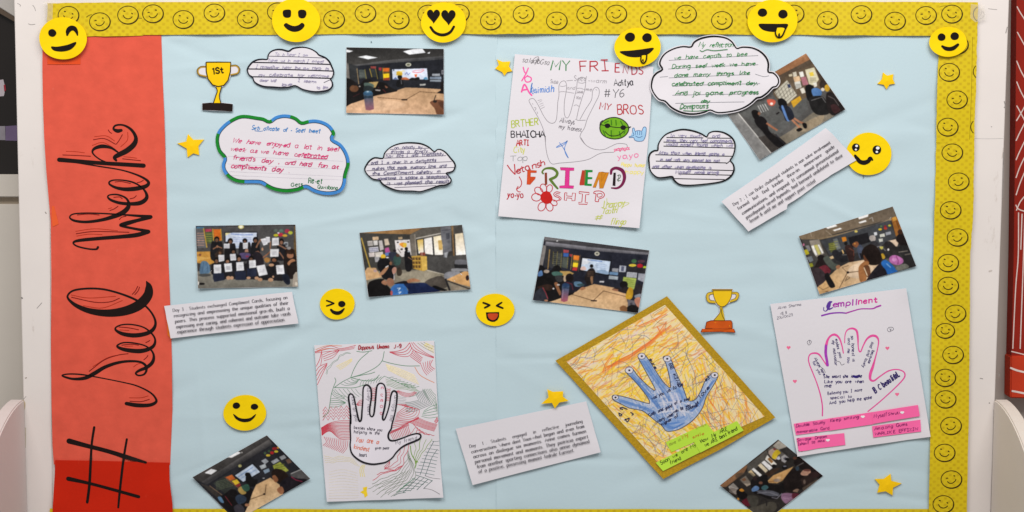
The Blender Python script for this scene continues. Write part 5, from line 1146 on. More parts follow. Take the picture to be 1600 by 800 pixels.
# --- 4: pupil lying back with bright windows
s = PZ(Z(550, 340, 6.155), [(70, 145), (1060, 68), (1143, 690), (158, 765)], (70, 68, 66))
s.p([(70, 145), (460, 115), (700, 90), (560, 160), (300, 155)], (182, 138, 84), 1, (150, 112, 70), [(200, 150), (660, 110)]); s.p([(560, 160), (700, 95), (1060, 62), (1075, 150), (620, 210)], (104, 98, 90)); s.p([(70, 150), (560, 160), (600, 500), (130, 520)], (72, 70, 66)); s.p([(600, 380), (1110, 360), (1130, 520), (1000, 560), (700, 500), (600, 480)], (82, 80, 78)); s.p([(120, 520), (560, 500), (720, 500), (900, 560), (1140, 560), (1150, 700), (160, 770)], (138, 130, 114))
s.sp([(440, 560), (620, 510), (780, 520), (850, 560), (700, 620), (560, 620)], (158, 148, 128)); s.sp([(700, 620), (860, 560), (920, 660), (800, 690)], (88, 80, 72)); s.l([(720, 505), (900, 550)], 9, (196, 186, 168))
s.l([(90, 196), (176, 490)], 12, (196, 164, 70)); s.p([(556, 170), (606, 160), (620, 400), (570, 380)], (120, 112, 102)); s.l([(604, 160), (622, 380)], 10, (160, 150, 136))
for q, c in (([(196, 186), (254, 182), (258, 214), (200, 218)], (210, 178, 140)), ([(146, 226), (198, 222), (202, 270), (152, 274)], (190, 184, 178)), ([(204, 222), (246, 218), (250, 264), (208, 268)], (212, 208, 204)), ([(254, 222), (290, 218), (306, 306), (270, 320)], (196, 190, 188)), ([(308, 206), (346, 202), (362, 262), (318, 270)], (206, 188, 166)), ([(160, 288), (252, 278), (258, 326), (168, 336)], (204, 202, 210)), ([(160, 340), (216, 334), (220, 376), (166, 380)], (208, 196, 192)), ([(220, 336), (296, 326), (302, 380), (226, 386)], (214, 206, 196)), ([(314, 296), (352, 284), (366, 330), (322, 346)], (178, 76, 140)), ([(316, 340), (370, 330), (370, 362), (320, 370)], (96, 126, 186)), ([(216, 380), (260, 376), (262, 424), (224, 430)], (170, 168, 172)), ([(410, 218), (556, 212), (570, 360), (480, 380), (424, 330)], (222, 216, 214)), ([(444, 188), (484, 184), (486, 208), (446, 210)], (196, 168, 130))): s.p(q, c)
s.text(166, 292, 84, 36, (90, 92, 130), 2); s.text(150, 232, 46, 34, (120, 116, 116), 3); s.sp([(455, 250), (500, 240), (520, 262), (500, 288), (470, 274)], (232, 150, 50)); s.sp([(490, 250), (522, 246), (524, 276), (500, 286)], (238, 200, 60)); s.e(440, 238, 10, 7, (60, 56, 56)); s.e(540, 234, 10, 7, (60, 56, 56)); s.e(478, 304, 12, 9, (70, 60, 58)); s.l([(440, 300), (470, 340)], 5, (100, 90, 86))
for q, c in (([(626, 216), (684, 206), (690, 340), (640, 346)], (226, 188, 92)), ([(694, 204), (768, 188), (780, 358), (700, 346)], (232, 228, 224)), ([(782, 184), (868, 168), (876, 358), (796, 360)], (238, 224, 190)), ([(990, 158), (1066, 146), (1096, 356), (1000, 362)], (244, 226, 192))): s.p(q, c, 1, (250, 244, 236), [(q[0][0], q[0][1]), (q[0][0], q[2][1])])
s.p([(826, 220), (868, 214), (870, 310), (836, 312)], (214, 176, 100)); s.l([(616, 200), (870, 148)], 10, (196, 190, 180)); s.l([(640, 250), (650, 320)], 5, (236, 210, 80))
s.p([(850, 86), (946, 80), (960, 320), (930, 330), (912, 390), (880, 380), (878, 300), (858, 200)], (118, 118, 124)); s.l([(866, 122), (948, 116)], 6, (80, 80, 88)); s.p([(902, 150), (938, 146), (940, 206), (908, 210)], (84, 86, 94)); s.p([(886, 340), (920, 330), (912, 384), (894, 380)], (184, 186, 190)); s.l([(964, 80), (980, 366)], 16, (142, 110, 72)); s.p([(975, 78), (1060, 68), (1072, 146), (985, 156)], (84, 80, 76))
s.p([(570, 372), (640, 364), (720, 372), (724, 500), (690, 516), (590, 492)], (198, 156, 62)); s.p([(664, 372), (720, 372), (724, 500), (676, 512)], (222, 182, 84))
for a in range(3):
    for b in range(3): s.p([(580 + a * 28, 384 + b * 38), (602 + a * 28, 382 + b * 38), (604 + a * 28, 408 + b * 38), (584 + a * 28, 408 + b * 38)], (108, 78, 40))
s.p([(654, 336), (704, 334), (706, 366), (656, 366)], (150, 74, 60)); s.l([(672, 336), (674, 364)], 5, (220, 200, 190))
s.e(522, 300, 16, 16, (26, 22, 22)); s.sp([(506, 330), (530, 314), (556, 330), (566, 370), (580, 400), (578, 480), (560, 516), (520, 510), (506, 420)], (28, 26, 30)); s.e(546, 326, 14, 7, (180, 190, 200)); s.l([(540, 380), (576, 404)], 7, (170, 126, 100)); s.sp([(356, 340), (400, 330), (430, 350), (430, 410), (380, 410), (360, 380)], (54, 58, 76)); s.e(410, 318, 16, 12, (40, 30, 40)); s.sp([(400, 380), (440, 360), (470, 400), (460, 450), (420, 460), (400, 430)], (62, 92, 86)); s.e(440, 364, 18, 16, (96, 62, 50)); s.sp([(430, 500), (460, 480), (482, 520), (470, 556), (436, 556)], (66, 56, 46))
s.e(300, 374, 24, 22, (236, 190, 40)); s.e(340, 384, 16, 6, (228, 224, 224))
s.p([(118, 520), (150, 480), (230, 484), (262, 540), (300, 570), (130, 604)], (204, 162, 114)); s.e(224, 512, 18, 14, (180, 150, 146)); s.sp([(244, 470), (256, 410), (300, 390), (350, 400), (372, 430), (368, 460), (420, 470), (410, 560), (380, 600), (300, 586), (270, 520)], (26, 24, 28)); s.e(372, 440, 14, 18, (150, 104, 76)); s.sp([(262, 545), (300, 500), (340, 466), (352, 480), (310, 540), (272, 558)], (178, 128, 92)); s.l([(322, 478), (350, 462)], 10, (232, 232, 232)); s.sp([(384, 500), (408, 474), (430, 490), (420, 530), (396, 546)], (190, 140, 122)); s.l([(404, 540), (404, 600)], 9, (196, 190, 196))
s.sp([(150, 760), (154, 640), (210, 600), (300, 590), (330, 640), (380, 700), (390, 750), (260, 760)], (22, 19, 20)); s.sp([(282, 620), (310, 600), (332, 620), (330, 650), (296, 640)], (166, 116, 86)); s.sp([(330, 610), (356, 580), (396, 596), (404, 640), (372, 660), (344, 650)], (158, 110, 84)); s.sp([(372, 690), (420, 640), (500, 632), (530, 690), (550, 744), (400, 756)], (56, 116, 190)); s.l([(434, 680), (466, 678), (444, 700)], 9, (206, 222, 240)); s.l([(444, 718), (474, 714), (452, 732)], 8, (196, 214, 236)); s.sp([(500, 634), (600, 630), (700, 628), (760, 664), (860, 690), (800, 716), (560, 744), (540, 690)], (26, 40, 82)); s.sp([(404, 636), (480, 612), (540, 612), (548, 632), (480, 636)], (30, 28, 36)); s.sp([(528, 604), (590, 584), (654, 604), (640, 616), (580, 620), (544, 630)], (182, 126, 90)); s.sp([(774, 664), (800, 654), (860, 676), (916, 696), (880, 706), (820, 690)], K); s.e(380, 726, 12, 26, (190, 90, 90))
s.sp([(884, 560), (900, 530), (960, 516), (1040, 524), (1010, 560), (930, 590), (900, 600)], (140, 140, 146)); s.p([(908, 596), (1080, 516), (1130, 520), (1146, 668), (1040, 640)], (214, 164, 104)); s.l([(900, 590), (940, 700)], 18, (44, 42, 44)); s.l([(920, 608), (1140, 690)], 12, (62, 54, 50)); s.p([(950, 640), (1040, 660), (1040, 690), (960, 700)], (150, 136, 118)); s.sp([(990, 420), (1010, 404), (1100, 410), (1110, 450), (1000, 450)], (112, 112, 118)); s.p([(980, 450), (1105, 452), (1110, 490), (990, 486)], (44, 44, 46)); s.sp([(954, 500), (980, 488), (1110, 492), (1112, 516), (970, 514)], (146, 146, 150)); s.e(1110, 580, 16, 26, (50, 30, 32))
finish(s, 'photo', 'print of a reclining pupil in blue with bright windows behind', .0050, 84, [(575, 463, 22, .0016), (735, 452, 20, .0016), (722, 352, 20, .0010)])

# --- 5: teacher before the screen, bottle on the table
s = PZ(Z(820, 360, 5.714), [(175, 55), (1113, 178), (1012, 738), (70, 622)], (40, 42, 56))
s.p([(170, 50), (450, 92), (1115, 176), (1108, 218), (600, 176), (180, 128)], (72, 70, 74)); s.p([(190, 100), (600, 150), (1110, 200), (1100, 220), (600, 182), (180, 136)], (150, 148, 156), 1, (90, 88, 94), [(600, 140), (596, 184)]); s.p([(176, 54), (330, 72), (440, 92), (300, 96), (180, 86)], (120, 118, 120)); s.e(289, 94, 8, 5, (240, 240, 240)); s.p([(330, 70), (448, 90), (380, 84)], (232, 232, 236))
s.p([(165, 130), (195, 140), (160, 320), (130, 310)], (140, 134, 130)); s.p([(190, 140), (350, 150), (330, 340), (170, 330)], (58, 58, 62)); s.l([(222, 170), (206, 345)], 9, (176, 138, 76))
for a, b in (((256, 190), (250, 300)), ((292, 190), (282, 320)), ((330, 200), (320, 330)), ((388, 220), (378, 340))): s.l([a, b], 5, (150, 134, 60))
s.text(252, 200, 80, 120, (112, 116, 96), 7, .05); s.p([(344, 170), (394, 176), (392, 200), (344, 200)], (176, 76, 84)); s.p([(344, 202), (392, 204), (388, 236), (344, 234)], (60, 104, 180)); s.p([(340, 238), (384, 240), (374, 340), (332, 330)], (84, 90, 82)); s.l([(424, 212), (410, 350)], 5, (190, 160, 60)); s.p([(398, 210), (424, 214), (420, 236), (400, 232)], (176, 60, 66)); s.p([(434, 220), (488, 226), (482, 268), (432, 262)], (224, 124, 34)); s.p([(432, 264), (482, 268), (478, 288), (430, 284)], (120, 110, 50)); s.p([(430, 286), (478, 290), (472, 330), (428, 326)], (244, 210, 30)); s.p([(428, 328), (472, 332), (466, 362), (422, 356)], (196, 52, 50)); s.l([(496, 220), (478, 366)], 5, (120, 90, 60))
s.e(645, 208, 23, 19, (206, 200, 180)); s.e(645, 208, 13, 10, (110, 110, 100)); s.p([(506, 236), (776, 268), (754, 408), (492, 362)], (24, 24, 30)); s.p([(514, 246), (766, 276), (746, 394), (498, 354)], (196, 212, 232)); s.p([(514, 246), (600, 256), (560, 300), (506, 310)], (222, 226, 234)); s.l([(560, 262), (640, 272), (690, 278)], 6, (92, 126, 190)); s.text(640, 290, 80, 50, (150, 172, 206), 3, .1); s.sp([(500, 330), (530, 320), (550, 350), (500, 354)], (222, 190, 180)); s.sp([(640, 360), (700, 350), (746, 372), (742, 394), (660, 380)], (150, 176, 206))
s.e(596, 318, 16, 16, (22, 20, 22)); s.sp([(536, 420), (556, 364), (584, 340), (614, 340), (632, 376), (626, 400), (612, 440), (600, 490), (580, 492), (556, 486), (540, 450)], (42, 34, 34)); s.text(560, 360, 56, 60, (110, 80, 56), 4); s.sp([(584, 420), (606, 410), (608, 470), (594, 476)], (150, 110, 76))
for q, c in (([(780, 336), (838, 340), (832, 374), (778, 366)], (150, 152, 158)), ([(756, 368), (834, 376), (830, 402), (754, 394)], (104, 140, 176)), ([(752, 402), (834, 412), (830, 442), (748, 434)], (166, 176, 184)), ([(846, 312), (906, 318), (900, 374), (840, 370)], (178, 182, 192)), ([(862, 320), (888, 322), (882, 366), (858, 362)], (92, 96, 120)), ([(912, 370), (1004, 378), (998, 424), (906, 416)], (186, 188, 194)), ([(1014, 382), (1076, 388), (1066, 466), (1008, 440)], (160, 162, 172)), ([(880, 414), (998, 428), (976, 530), (940, 520), (872, 470)], (168, 184, 86)), ([(668, 450), (710, 452), (706, 466), (666, 464)], (206, 204, 206))): s.p(q, c)
s.text(920, 378, 74, 34, (110, 112, 124), 3, .08); s.text(888, 430, 90, 70, (130, 146, 60), 4, .1)
for q, c in (((975, 274, 24, 18), (66, 110, 70)), ((1040, 276, 34, 14), (92, 60, 72)), ((962, 312, 34, 13), (222, 196, 60)), ((1028, 316, 28, 19), (190, 30, 46)), ((1072, 330, 18, 12), (176, 196, 40))): s.e(*q, c)
s.p([(920, 322), (1080, 338), (1070, 384), (912, 366)], (48, 46, 52))
s.p([(200, 640), (380, 580), (500, 520), (620, 478), (800, 512), (900, 560), (922, 660), (1010, 700), (1012, 745), (560, 690)], (206, 164, 118), 1, (222, 184, 138), [(620, 490), (560, 690)])
s.l([(404, 566), (520, 600), (610, 628), (702, 540), (900, 590)], 5, (104, 76, 52)); s.l([(592, 627), (642, 629)], 11, (46, 34, 30)); s.e(704, 542, 10, 6, (150, 116, 80))
s.sp([(60, 622), (100, 420), (120, 330), (150, 310), (190, 350), (230, 360), (262, 320), (300, 312), (330, 350), (360, 380), (350, 460), (420, 480), (440, 560), (330, 600), (200, 640)], (26, 23, 25)); s.sp([(116, 380), (150, 356), (160, 400), (120, 410)], (92, 132, 184)); s.e(194, 366, 26, 16, (186, 168, 152)); s.p([(310, 362), (400, 364), (440, 384), (380, 420), (330, 400)], (188, 152, 84)); s.sp([(240, 376), (290, 366), (336, 384), (330, 402), (260, 406)], (74, 112, 102)); s.sp([(270, 410), (330, 404), (340, 450), (290, 458)], (62, 62, 64)); s.e(358, 430, 14, 30, (196, 170, 140)); s.e(400, 424, 36, 40, (34, 25, 25)); s.sp([(330, 480), (380, 456), (440, 470), (480, 500), (470, 540), (400, 560), (340, 540)], (36, 34, 48)); s.l([(370, 462), (420, 480), (430, 530)], 7, (112, 38, 52)); s.sp([(440, 460), (490, 456), (520, 480), (500, 500), (450, 500)], (96, 132, 160)); s.sp([(490, 520), (520, 504), (544, 516), (510, 536)], (176, 120, 84)); s.e(500, 486, 34, 12, (60, 86, 92)); s.sp([(262, 470), (290, 464), (310, 520), (326, 560), (310, 580), (276, 510)], (150, 100, 66)); s.e(180, 470, 78, 60, (22, 18, 18)); s.sp([(110, 510), (200, 480), (250, 500), (220, 540)], (74, 46, 34), .7); s.sp([(90, 560), (150, 510), (190, 560), (208, 620), (180, 636), (80, 622)], (50, 52, 62)); s.l([(160, 510), (188, 560), (206, 612)], 8, (176, 66, 76)); s.e(256, 520, 9, 8, (226, 222, 220)); s.e(190, 626, 18, 10, (186, 130, 96)); s.e(300, 486, 14, 8, (206, 196, 190))
s.p([(334, 482), (398, 486), (394, 540), (382, 630), (350, 640), (322, 630), (328, 560)], (66, 94, 124), 1, (176, 90, 110), [(364, 500), (352, 630)]); s.e(366, 488, 33, 18, (40, 66, 104)); s.l([(344, 512), (394, 516)], 9, (40, 58, 86)); s.l([(342, 530), (336, 610)], 4, (180, 170, 186))
s.e(884, 484, 36, 32, (22, 18, 20)); s.sp([(780, 524), (830, 510), (860, 520), (900, 500), (926, 540), (900, 562), (840, 546)], (40, 32, 34)); s.sp([(776, 530), (800, 520), (836, 530), (820, 544)], (150, 100, 72)); s.sp([(900, 590), (930, 510), (966, 530), (960, 600), (924, 620)], (206, 158, 34)); s.sp([(966, 560), (1000, 480), (1050, 500), (1044, 570), (1000, 590)], (48, 42, 46)); s.sp([(980, 580), (1036, 566), (1030, 600), (990, 606)], (140, 146, 156)); s.sp([(980, 612), (1030, 600), (1024, 690), (990, 660)], (196, 132, 108)); s.p([(918, 614), (980, 628), (990, 690), (920, 680)], (112, 108, 116)); s.e(950, 656, 12, 10, (70, 70, 80)); s.sp([(910, 690), (960, 664), (1016, 690), (1014, 742), (920, 732)], (26, 24, 26)); s.sp([(848, 690), (880, 670), (912, 690), (906, 732), (860, 726)], (150, 102, 62))
finish(s, 'photo', 'print of a person standing before a screen, beside the gold framed hand', .0050, 85, [(835, 470, 25, .0014), (998, 488, 20, .0010), (850, 372, 18, .0010)])

# --- 6: pupil in front with pink bag, brown ceiling
s = PZ(Z(1230, 310, 5), [(90, 295), (825, 62), (1010, 530), (252, 750)], (58, 56, 56))
s.p([(85, 296), (825, 58), (860, 148), (400, 270), (230, 320), (110, 320)], (134, 114, 90), 1, (112, 98, 82), [(200, 300), (800, 90)]); s.l([(240, 320), (420, 280), (700, 206), (850, 150)], 14, (150, 128, 98)); s.l([(180, 260), (190, 300)], 4, (176, 160, 140)); s.l([(300, 250), (350, 290)], 4, (176, 160, 140))
for q in ([(292, 222), (372, 200), (392, 216), (318, 238)], [(354, 248), (414, 230), (428, 238), (372, 256)], [(548, 142), (636, 116), (632, 142), (562, 164)], [(556, 186), (614, 168), (620, 182), (566, 196)]): s.p(q, (240, 238, 236))
s.l([(640, 160), (664, 148), (672, 180)], 6, (176, 168, 160)); s.l([(800, 160), (812, 146)], 5, (190, 180, 170))
s.p([(110, 320), (260, 320), (330, 470), (190, 540)], (76, 72, 68)); s.p([(172, 330), (250, 320), (290, 430), (230, 460), (200, 420)], (150, 140, 128)); s.p([(186, 372), (206, 366), (236, 440), (222, 450)], (232, 230, 224)); s.p([(208, 366), (234, 360), (264, 432), (244, 442)], (206, 196, 110)); s.p([(238, 362), (250, 360), (284, 424), (272, 432)], (236, 234, 228)); s.p([(130, 404), (160, 396), (174, 434), (142, 444)], (202, 190, 40)); s.p([(140, 370), (170, 366), (186, 404), (164, 416)], (140, 138, 140)); s.p([(150, 460), (190, 450), (206, 486), (176, 500)], (120, 126, 132)); s.p([(166, 510), (196, 504), (206, 530), (176, 540)], (150, 150, 40)); s.e(128, 362, 9, 11, (186, 110, 140))
s.p([(260, 330), (800, 170), (850, 300), (650, 420), (330, 440)], (72, 74, 78)); s.p([(320, 350), (370, 340), (390, 410), (340, 424)], (92, 96, 50)); s.text(325, 352, 50, 56, (170, 166, 60), 4, -.15); s.p([(356, 318), (390, 312), (420, 390), (390, 402)], (112, 116, 116)); s.text(362, 330, 34, 60, (150, 150, 96), 3, -.15); s.p([(424, 304), (458, 300), (466, 330), (434, 340)], (222, 136, 30)); s.p([(476, 306), (630, 266), (648, 340), (500, 388)], (34, 32, 36)); s.e(538, 258, 13, 9, (206, 186, 90))
for q, c in (((726, 242, 15, 9), (216, 190, 50)), ((768, 234, 14, 10), (200, 60, 46)), ((766, 218, 10, 8), (150, 40, 50)), ((800, 212, 12, 8), (200, 196, 60)), ((734, 218, 9, 7), (90, 130, 80))): s.e(*q, c)
for q, c in (([(676, 266), (700, 262), (704, 286), (682, 292)], (206, 208, 212)), ([(722, 282), (760, 272), (764, 298), (726, 304)], (212, 212, 200)), ([(766, 266), (808, 258), (812, 280), (772, 290)], (160, 164, 172)), ([(714, 316), (746, 312), (748, 336), (720, 342)], (206, 206, 196))): s.p(q, c)
s.p([(812, 156), (860, 144), (900, 240), (880, 270), (850, 300)], (164, 104, 40)); s.l([(850, 170), (884, 260)], 6, (120, 70, 30)); s.p([(820, 150), (850, 140), (856, 170), (828, 180)], (206, 150, 60)); s.p([(780, 334), (850, 318), (872, 340), (860, 376), (800, 370)], (222, 196, 170)); s.sp([(850, 320), (880, 270), (910, 290), (940, 360), (900, 380), (870, 350)], (34, 24, 24)); s.e(884, 262, 22, 20, (74, 46, 34)); s.sp([(760, 350), (800, 334), (850, 380), (880, 460), (840, 460), (780, 400)], (48, 44, 44)); s.sp([(860, 390), (930, 370), (1000, 500), (1012, 540), (940, 540), (900, 450)], (46, 44, 44)); s.l([(870, 420), (940, 410)], 6, (140, 130, 120)); s.l([(920, 440), (980, 430)], 9, (112, 104, 96))
s.sp([(640, 316), (650, 292), (682, 290), (692, 320), (670, 340)], (182, 172, 166)); s.sp([(640, 380), (660, 336), (700, 340), (760, 400), (800, 460), (750, 480), (690, 420)], (56, 54, 58)); s.l([(700, 380), (730, 372), (770, 410)], 6, (130, 126, 128)); s.e(790, 400, 8, 10, (220, 214, 210)); s.sp([(730, 440), (750, 430), (766, 460), (748, 474)], (200, 160, 40)); s.sp([(720, 380), (750, 376), (740, 400)], (200, 190, 90))
s.p([(300, 470), (400, 430), (440, 436), (420, 450), (340, 476)], (206, 176, 130)); s.sp([(350, 420), (380, 400), (410, 420), (440, 400), (470, 430), (480, 480), (430, 500), (370, 470)], (40, 40, 44)); s.l([(430, 440), (470, 440), (480, 480)], 6, (120, 112, 108)); s.l([(430, 404), (440, 430)], 10, (220, 180, 110)); s.e(458, 352, 13, 14, (28, 24, 24)); s.sp([(450, 380), (480, 362), (510, 380), (524, 430), (520, 490), (490, 498), (470, 450)], (58, 36, 32)); s.l([(486, 390), (520, 410), (520, 450)], 8, (112, 62, 46)); s.sp([(506, 360), (540, 336), (560, 356), (540, 384)], (140, 84, 50)); s.e(528, 354, 8, 7, (206, 140, 60)); s.sp([(546, 386), (570, 360), (600, 400), (590, 440), (570, 470), (554, 430)], (76, 84, 104)); s.l([(570, 430), (584, 470)], 12, (28, 26, 30))
s.p([(230, 700), (400, 540), (480, 500), (600, 480), (800, 520), (760, 590), (600, 660), (252, 755)], (206, 164, 110), 1, (226, 194, 158), [(300, 690), (600, 510)]); s.sp([(500, 530), (600, 500), (570, 620), (470, 600)], (236, 212, 186), .6); s.l([(405, 706), (470, 580), (556, 570)], 5, (110, 84, 60)); s.l([(470, 580), (430, 540), (480, 524)], 4, (120, 92, 66)); s.e(474, 578, 10, 9, (36, 28, 26)); s.l([(450, 650), (470, 610), (490, 620), (460, 640)], 3, (90, 70, 54))
s.sp([(190, 600), (216, 530), (250, 460), (262, 440), (300, 460), (330, 520), (340, 560), (300, 600), (260, 660), (230, 690)], (40, 28, 28)); s.e(262, 462, 26, 20, (34, 26, 28)); s.sp([(280, 470), (320, 450), (360, 500), (410, 524), (380, 556), (330, 540)], (84, 90, 82)); s.sp([(380, 530), (410, 520), (410, 544), (388, 552)], (176, 120, 84)); s.sp([(240, 550), (300, 520), (340, 566), (310, 590)], (116, 40, 52)); s.sp([(194, 560), (240, 540), (290, 580), (300, 640), (228, 690), (206, 640)], (62, 50, 54)); s.sp([(292, 610), (316, 580), (340, 620), (374, 680), (360, 698), (330, 690)], (24, 20, 22)); s.l([(246, 690), (280, 714), (330, 690)], 4, (120, 90, 60)); s.e(310, 730, 12, 4, (120, 84, 56))
s.sp([(740, 510), (780, 470), (860, 480), (900, 520), (840, 560), (780, 570)], (96, 96, 90)); s.sp([(796, 480), (810, 450), (850, 444), (900, 470), (906, 500), (870, 520), (820, 510)], (186, 106, 170)); s.l([(850, 448), (868, 484), (864, 516)], 6, (140, 62, 120)); s.e(836, 478, 18, 14, (210, 140, 196))
s.sp([(580, 430), (600, 386), (650, 358), (700, 380), (734, 440), (736, 490), (700, 520), (640, 516), (596, 470)], (34, 22, 18)); s.sp([(596, 440), (620, 470), (640, 500), (620, 520), (600, 480)], (112, 66, 40)); s.sp([(556, 560), (570, 520), (610, 490), (640, 500), (630, 530), (600, 550), (620, 600), (610, 650), (570, 650)], (168, 110, 62)); s.sp([(598, 530), (640, 530), (650, 600), (620, 610)], (112, 70, 42)); s.l([(600, 540), (626, 604)], 7, (236, 214, 180)); s.sp([(610, 650), (650, 590), (700, 530), (740, 500), (780, 560), (790, 596), (700, 630), (590, 660)], (40, 34, 42)); s.sp([(734, 510), (760, 480), (800, 500), (846, 546), (862, 570), (790, 596), (770, 560)], (34, 106, 186)); s.l([(776, 510), (810, 540)], 9, (120, 170, 220)); s.sp([(846, 540), (920, 510), (950, 540), (870, 566)], (120, 120, 110))
finish(s, 'photo', 'print of a pupil leaning on a table, pink bag behind, brown ceiling', .0050, 86, [(1250, 370, 22, .0016), (1282, 460, 20, .0012), (1432, 416, 20, .0014)])

# --- 7: steeply tilted print at the foot, dark room
s = PZ(Z(290, 600, 4), [(42, 583), (508, 320), (780, 592), (314, 855)], (44, 44, 50))
s.p([(40, 583), (508, 318), (540, 352), (120, 622), (80, 606)], (82, 78, 76), 1, (66, 63, 62), [(200, 490), (230, 540)]); s.p([(100, 612), (520, 346), (546, 376), (130, 630)], (112, 108, 106), 1, (64, 62, 64), [(300, 480), (316, 508)])
for q in ([(118, 556), (160, 530), (198, 540), (160, 566)], [(248, 458), (320, 418), (346, 430), (290, 460)]): s.p(q, (236, 236, 238))
s.e(352, 428, 5, 5, (190, 186, 182)); s.p([(90, 620), (150, 640), (250, 720), (220, 730)], (66, 60, 56)); s.l([(150, 636), (252, 712)], 5, (140, 110, 84)); s.p([(170, 620), (250, 570), (330, 640), (250, 690)], (58, 62, 58)); s.text(190, 610, 110, 60, (104, 116, 84), 6, -.3); s.p([(250, 582), (290, 566), (314, 594), (280, 604)], (196, 100, 40)); s.p([(288, 606), (320, 594), (340, 618), (312, 632)], (222, 186, 40)); s.p([(312, 632), (340, 620), (346, 634), (330, 644)], (150, 50, 44)); s.l([(246, 582), (330, 650)], 4, (150, 80, 60))
s.e(340, 512, 11, 10, (176, 170, 110)); s.p([(300, 572), (420, 492), (474, 552), (360, 620)], (30, 30, 34)); s.p([(308, 572), (418, 500), (466, 550), (360, 612)], (190, 204, 222)); s.l([(330, 580), (420, 520)], 6, (140, 166, 206)); s.l([(344, 592), (440, 536)], 5, (150, 176, 210))
for q, c in (([(472, 480), (500, 466), (520, 484), (496, 502)], (156, 160, 166)), ([(460, 512), (498, 498), (506, 520), (474, 534)], (166, 172, 176)), ([(484, 540), (520, 526), (528, 546), (496, 562)], (130, 150, 168)), ([(532, 484), (570, 464), (588, 480), (548, 502)], (160, 164, 168)), ([(584, 456), (616, 442), (630, 462), (600, 476)], (150, 152, 156)), ([(544, 510), (590, 486), (646, 540), (600, 566), (556, 540)], (156, 162, 60)), ([(624, 474), (650, 464), (664, 490), (640, 500)], (110, 84, 70)), ([(476, 588), (496, 584), (492, 594)], (170, 170, 170))): s.p(q, c)
s.text(560, 504, 60, 44, (110, 118, 44), 3, -.2)
for q, c in (((516, 446, 14, 8), (206, 180, 50)), ((540, 430, 13, 10), (180, 36, 40)), ((566, 422, 13, 8), (206, 190, 46)), ((556, 404, 16, 10), (160, 34, 40)), ((578, 398, 8, 7), (206, 150, 50)), ((496, 432, 8, 8), (70, 96, 64)), ((522, 420, 9, 8), (60, 90, 60))): s.e(*q, c)
s.p([(650, 560), (720, 536), (784, 592), (700, 640)], (92, 90, 90)); s.l([(660, 560), (730, 530)], 6, (176, 174, 172)); s.sp([(376, 610), (380, 562), (400, 556), (420, 590), (450, 600), (436, 640), (400, 640)], (26, 24, 26)); s.e(384, 566, 13, 13, (24, 22, 22))
s.p([(350, 860), (392, 736), (440, 630), (530, 585), (600, 640), (620, 700), (520, 760), (400, 830)], (212, 172, 124), 1, (224, 190, 146), [(440, 640), (480, 760)]); s.l([(390, 726), (496, 688), (504, 628)], 4, (112, 84, 58)); s.e(492, 688, 8, 5, (46, 34, 28))
s.sp([(200, 720), (240, 690), (290, 656), (330, 680), (380, 640), (420, 660), (410, 700), (390, 760), (350, 830), (300, 820)], (28, 24, 26)); s.sp([(326, 660), (350, 640), (380, 680), (350, 690)], (176, 146, 76)); s.sp([(350, 640), (390, 626), (400, 660), (372, 672)], (54, 92, 76)); s.sp([(310, 710), (340, 690), (380, 710), (370, 740), (330, 750)], (52, 66, 86)); s.sp([(200, 710), (220, 704), (240, 740), (220, 740)], (96, 136, 170)); s.e(300, 680, 24, 20, (22, 18, 18)); s.e(270, 730, 30, 28, (28, 20, 18)); s.l([(246, 700), (290, 760)], 5, (130, 44, 54)); s.e(384, 756, 14, 10, (176, 124, 90)); s.sp([(300, 770), (340, 750), (370, 790), (330, 820)], (66, 62, 70))
s.sp([(536, 560), (560, 530), (610, 540), (640, 570), (634, 600), (600, 620), (560, 606)], (40, 26, 20)); s.sp([(540, 580), (560, 570), (580, 600), (560, 614)], (150, 96, 62)); s.sp([(590, 620), (640, 580), (700, 590), (760, 600), (700, 650), (620, 690), (600, 660)], (34, 28, 36)); s.l([(660, 580), (690, 600), (730, 610)], 6, (150, 40, 70)); s.sp([(570, 660), (600, 640), (616, 670), (596, 690)], (160, 106, 72))
finish(s, 'photo', 'steeply tilted dark classroom print below the crescent smile face', .0050, 87, [(300, 746, 20, .0014), (485, 748, 20, .0012)])

# --- 8: dark print of busy pupils and paper covered wall, at the foot beneath the gold frame
s = PZ(Z(1110, 670, 6.154), [(90, 545), (652, 102), (1085, 452), (523, 895)], (52, 47, 43))
s.p([(88, 545), (350, 340), (360, 360), (320, 430), (150, 560), (110, 560)], (138, 98, 66)); s.p([(350, 335), (540, 196), (560, 260), (420, 400), (360, 440)], (92, 88, 82)); s.p([(540, 196), (652, 102), (760, 180), (700, 300), (590, 260)], (104, 98, 92)); s.p([(600, 165), (655, 110), (735, 168), (680, 215)], (176, 168, 156)); s.l([(370, 330), (520, 215)], 12, (62, 50, 42)); s.l([(530, 205), (660, 100)], 14, (46, 40, 36)); s.l([(556, 240), (640, 170)], 6, (150, 140, 128))
s.sp([(556, 226), (600, 190), (640, 214), (640, 290), (600, 286)], (190, 166, 150)); s.e(618, 196, 14, 10, (140, 66, 60)); s.sp([(600, 240), (640, 200), (676, 232), (650, 254), (624, 290), (594, 280)], (222, 190, 40)); s.sp([(640, 284), (660, 262), (672, 290), (650, 298)], (196, 196, 206))
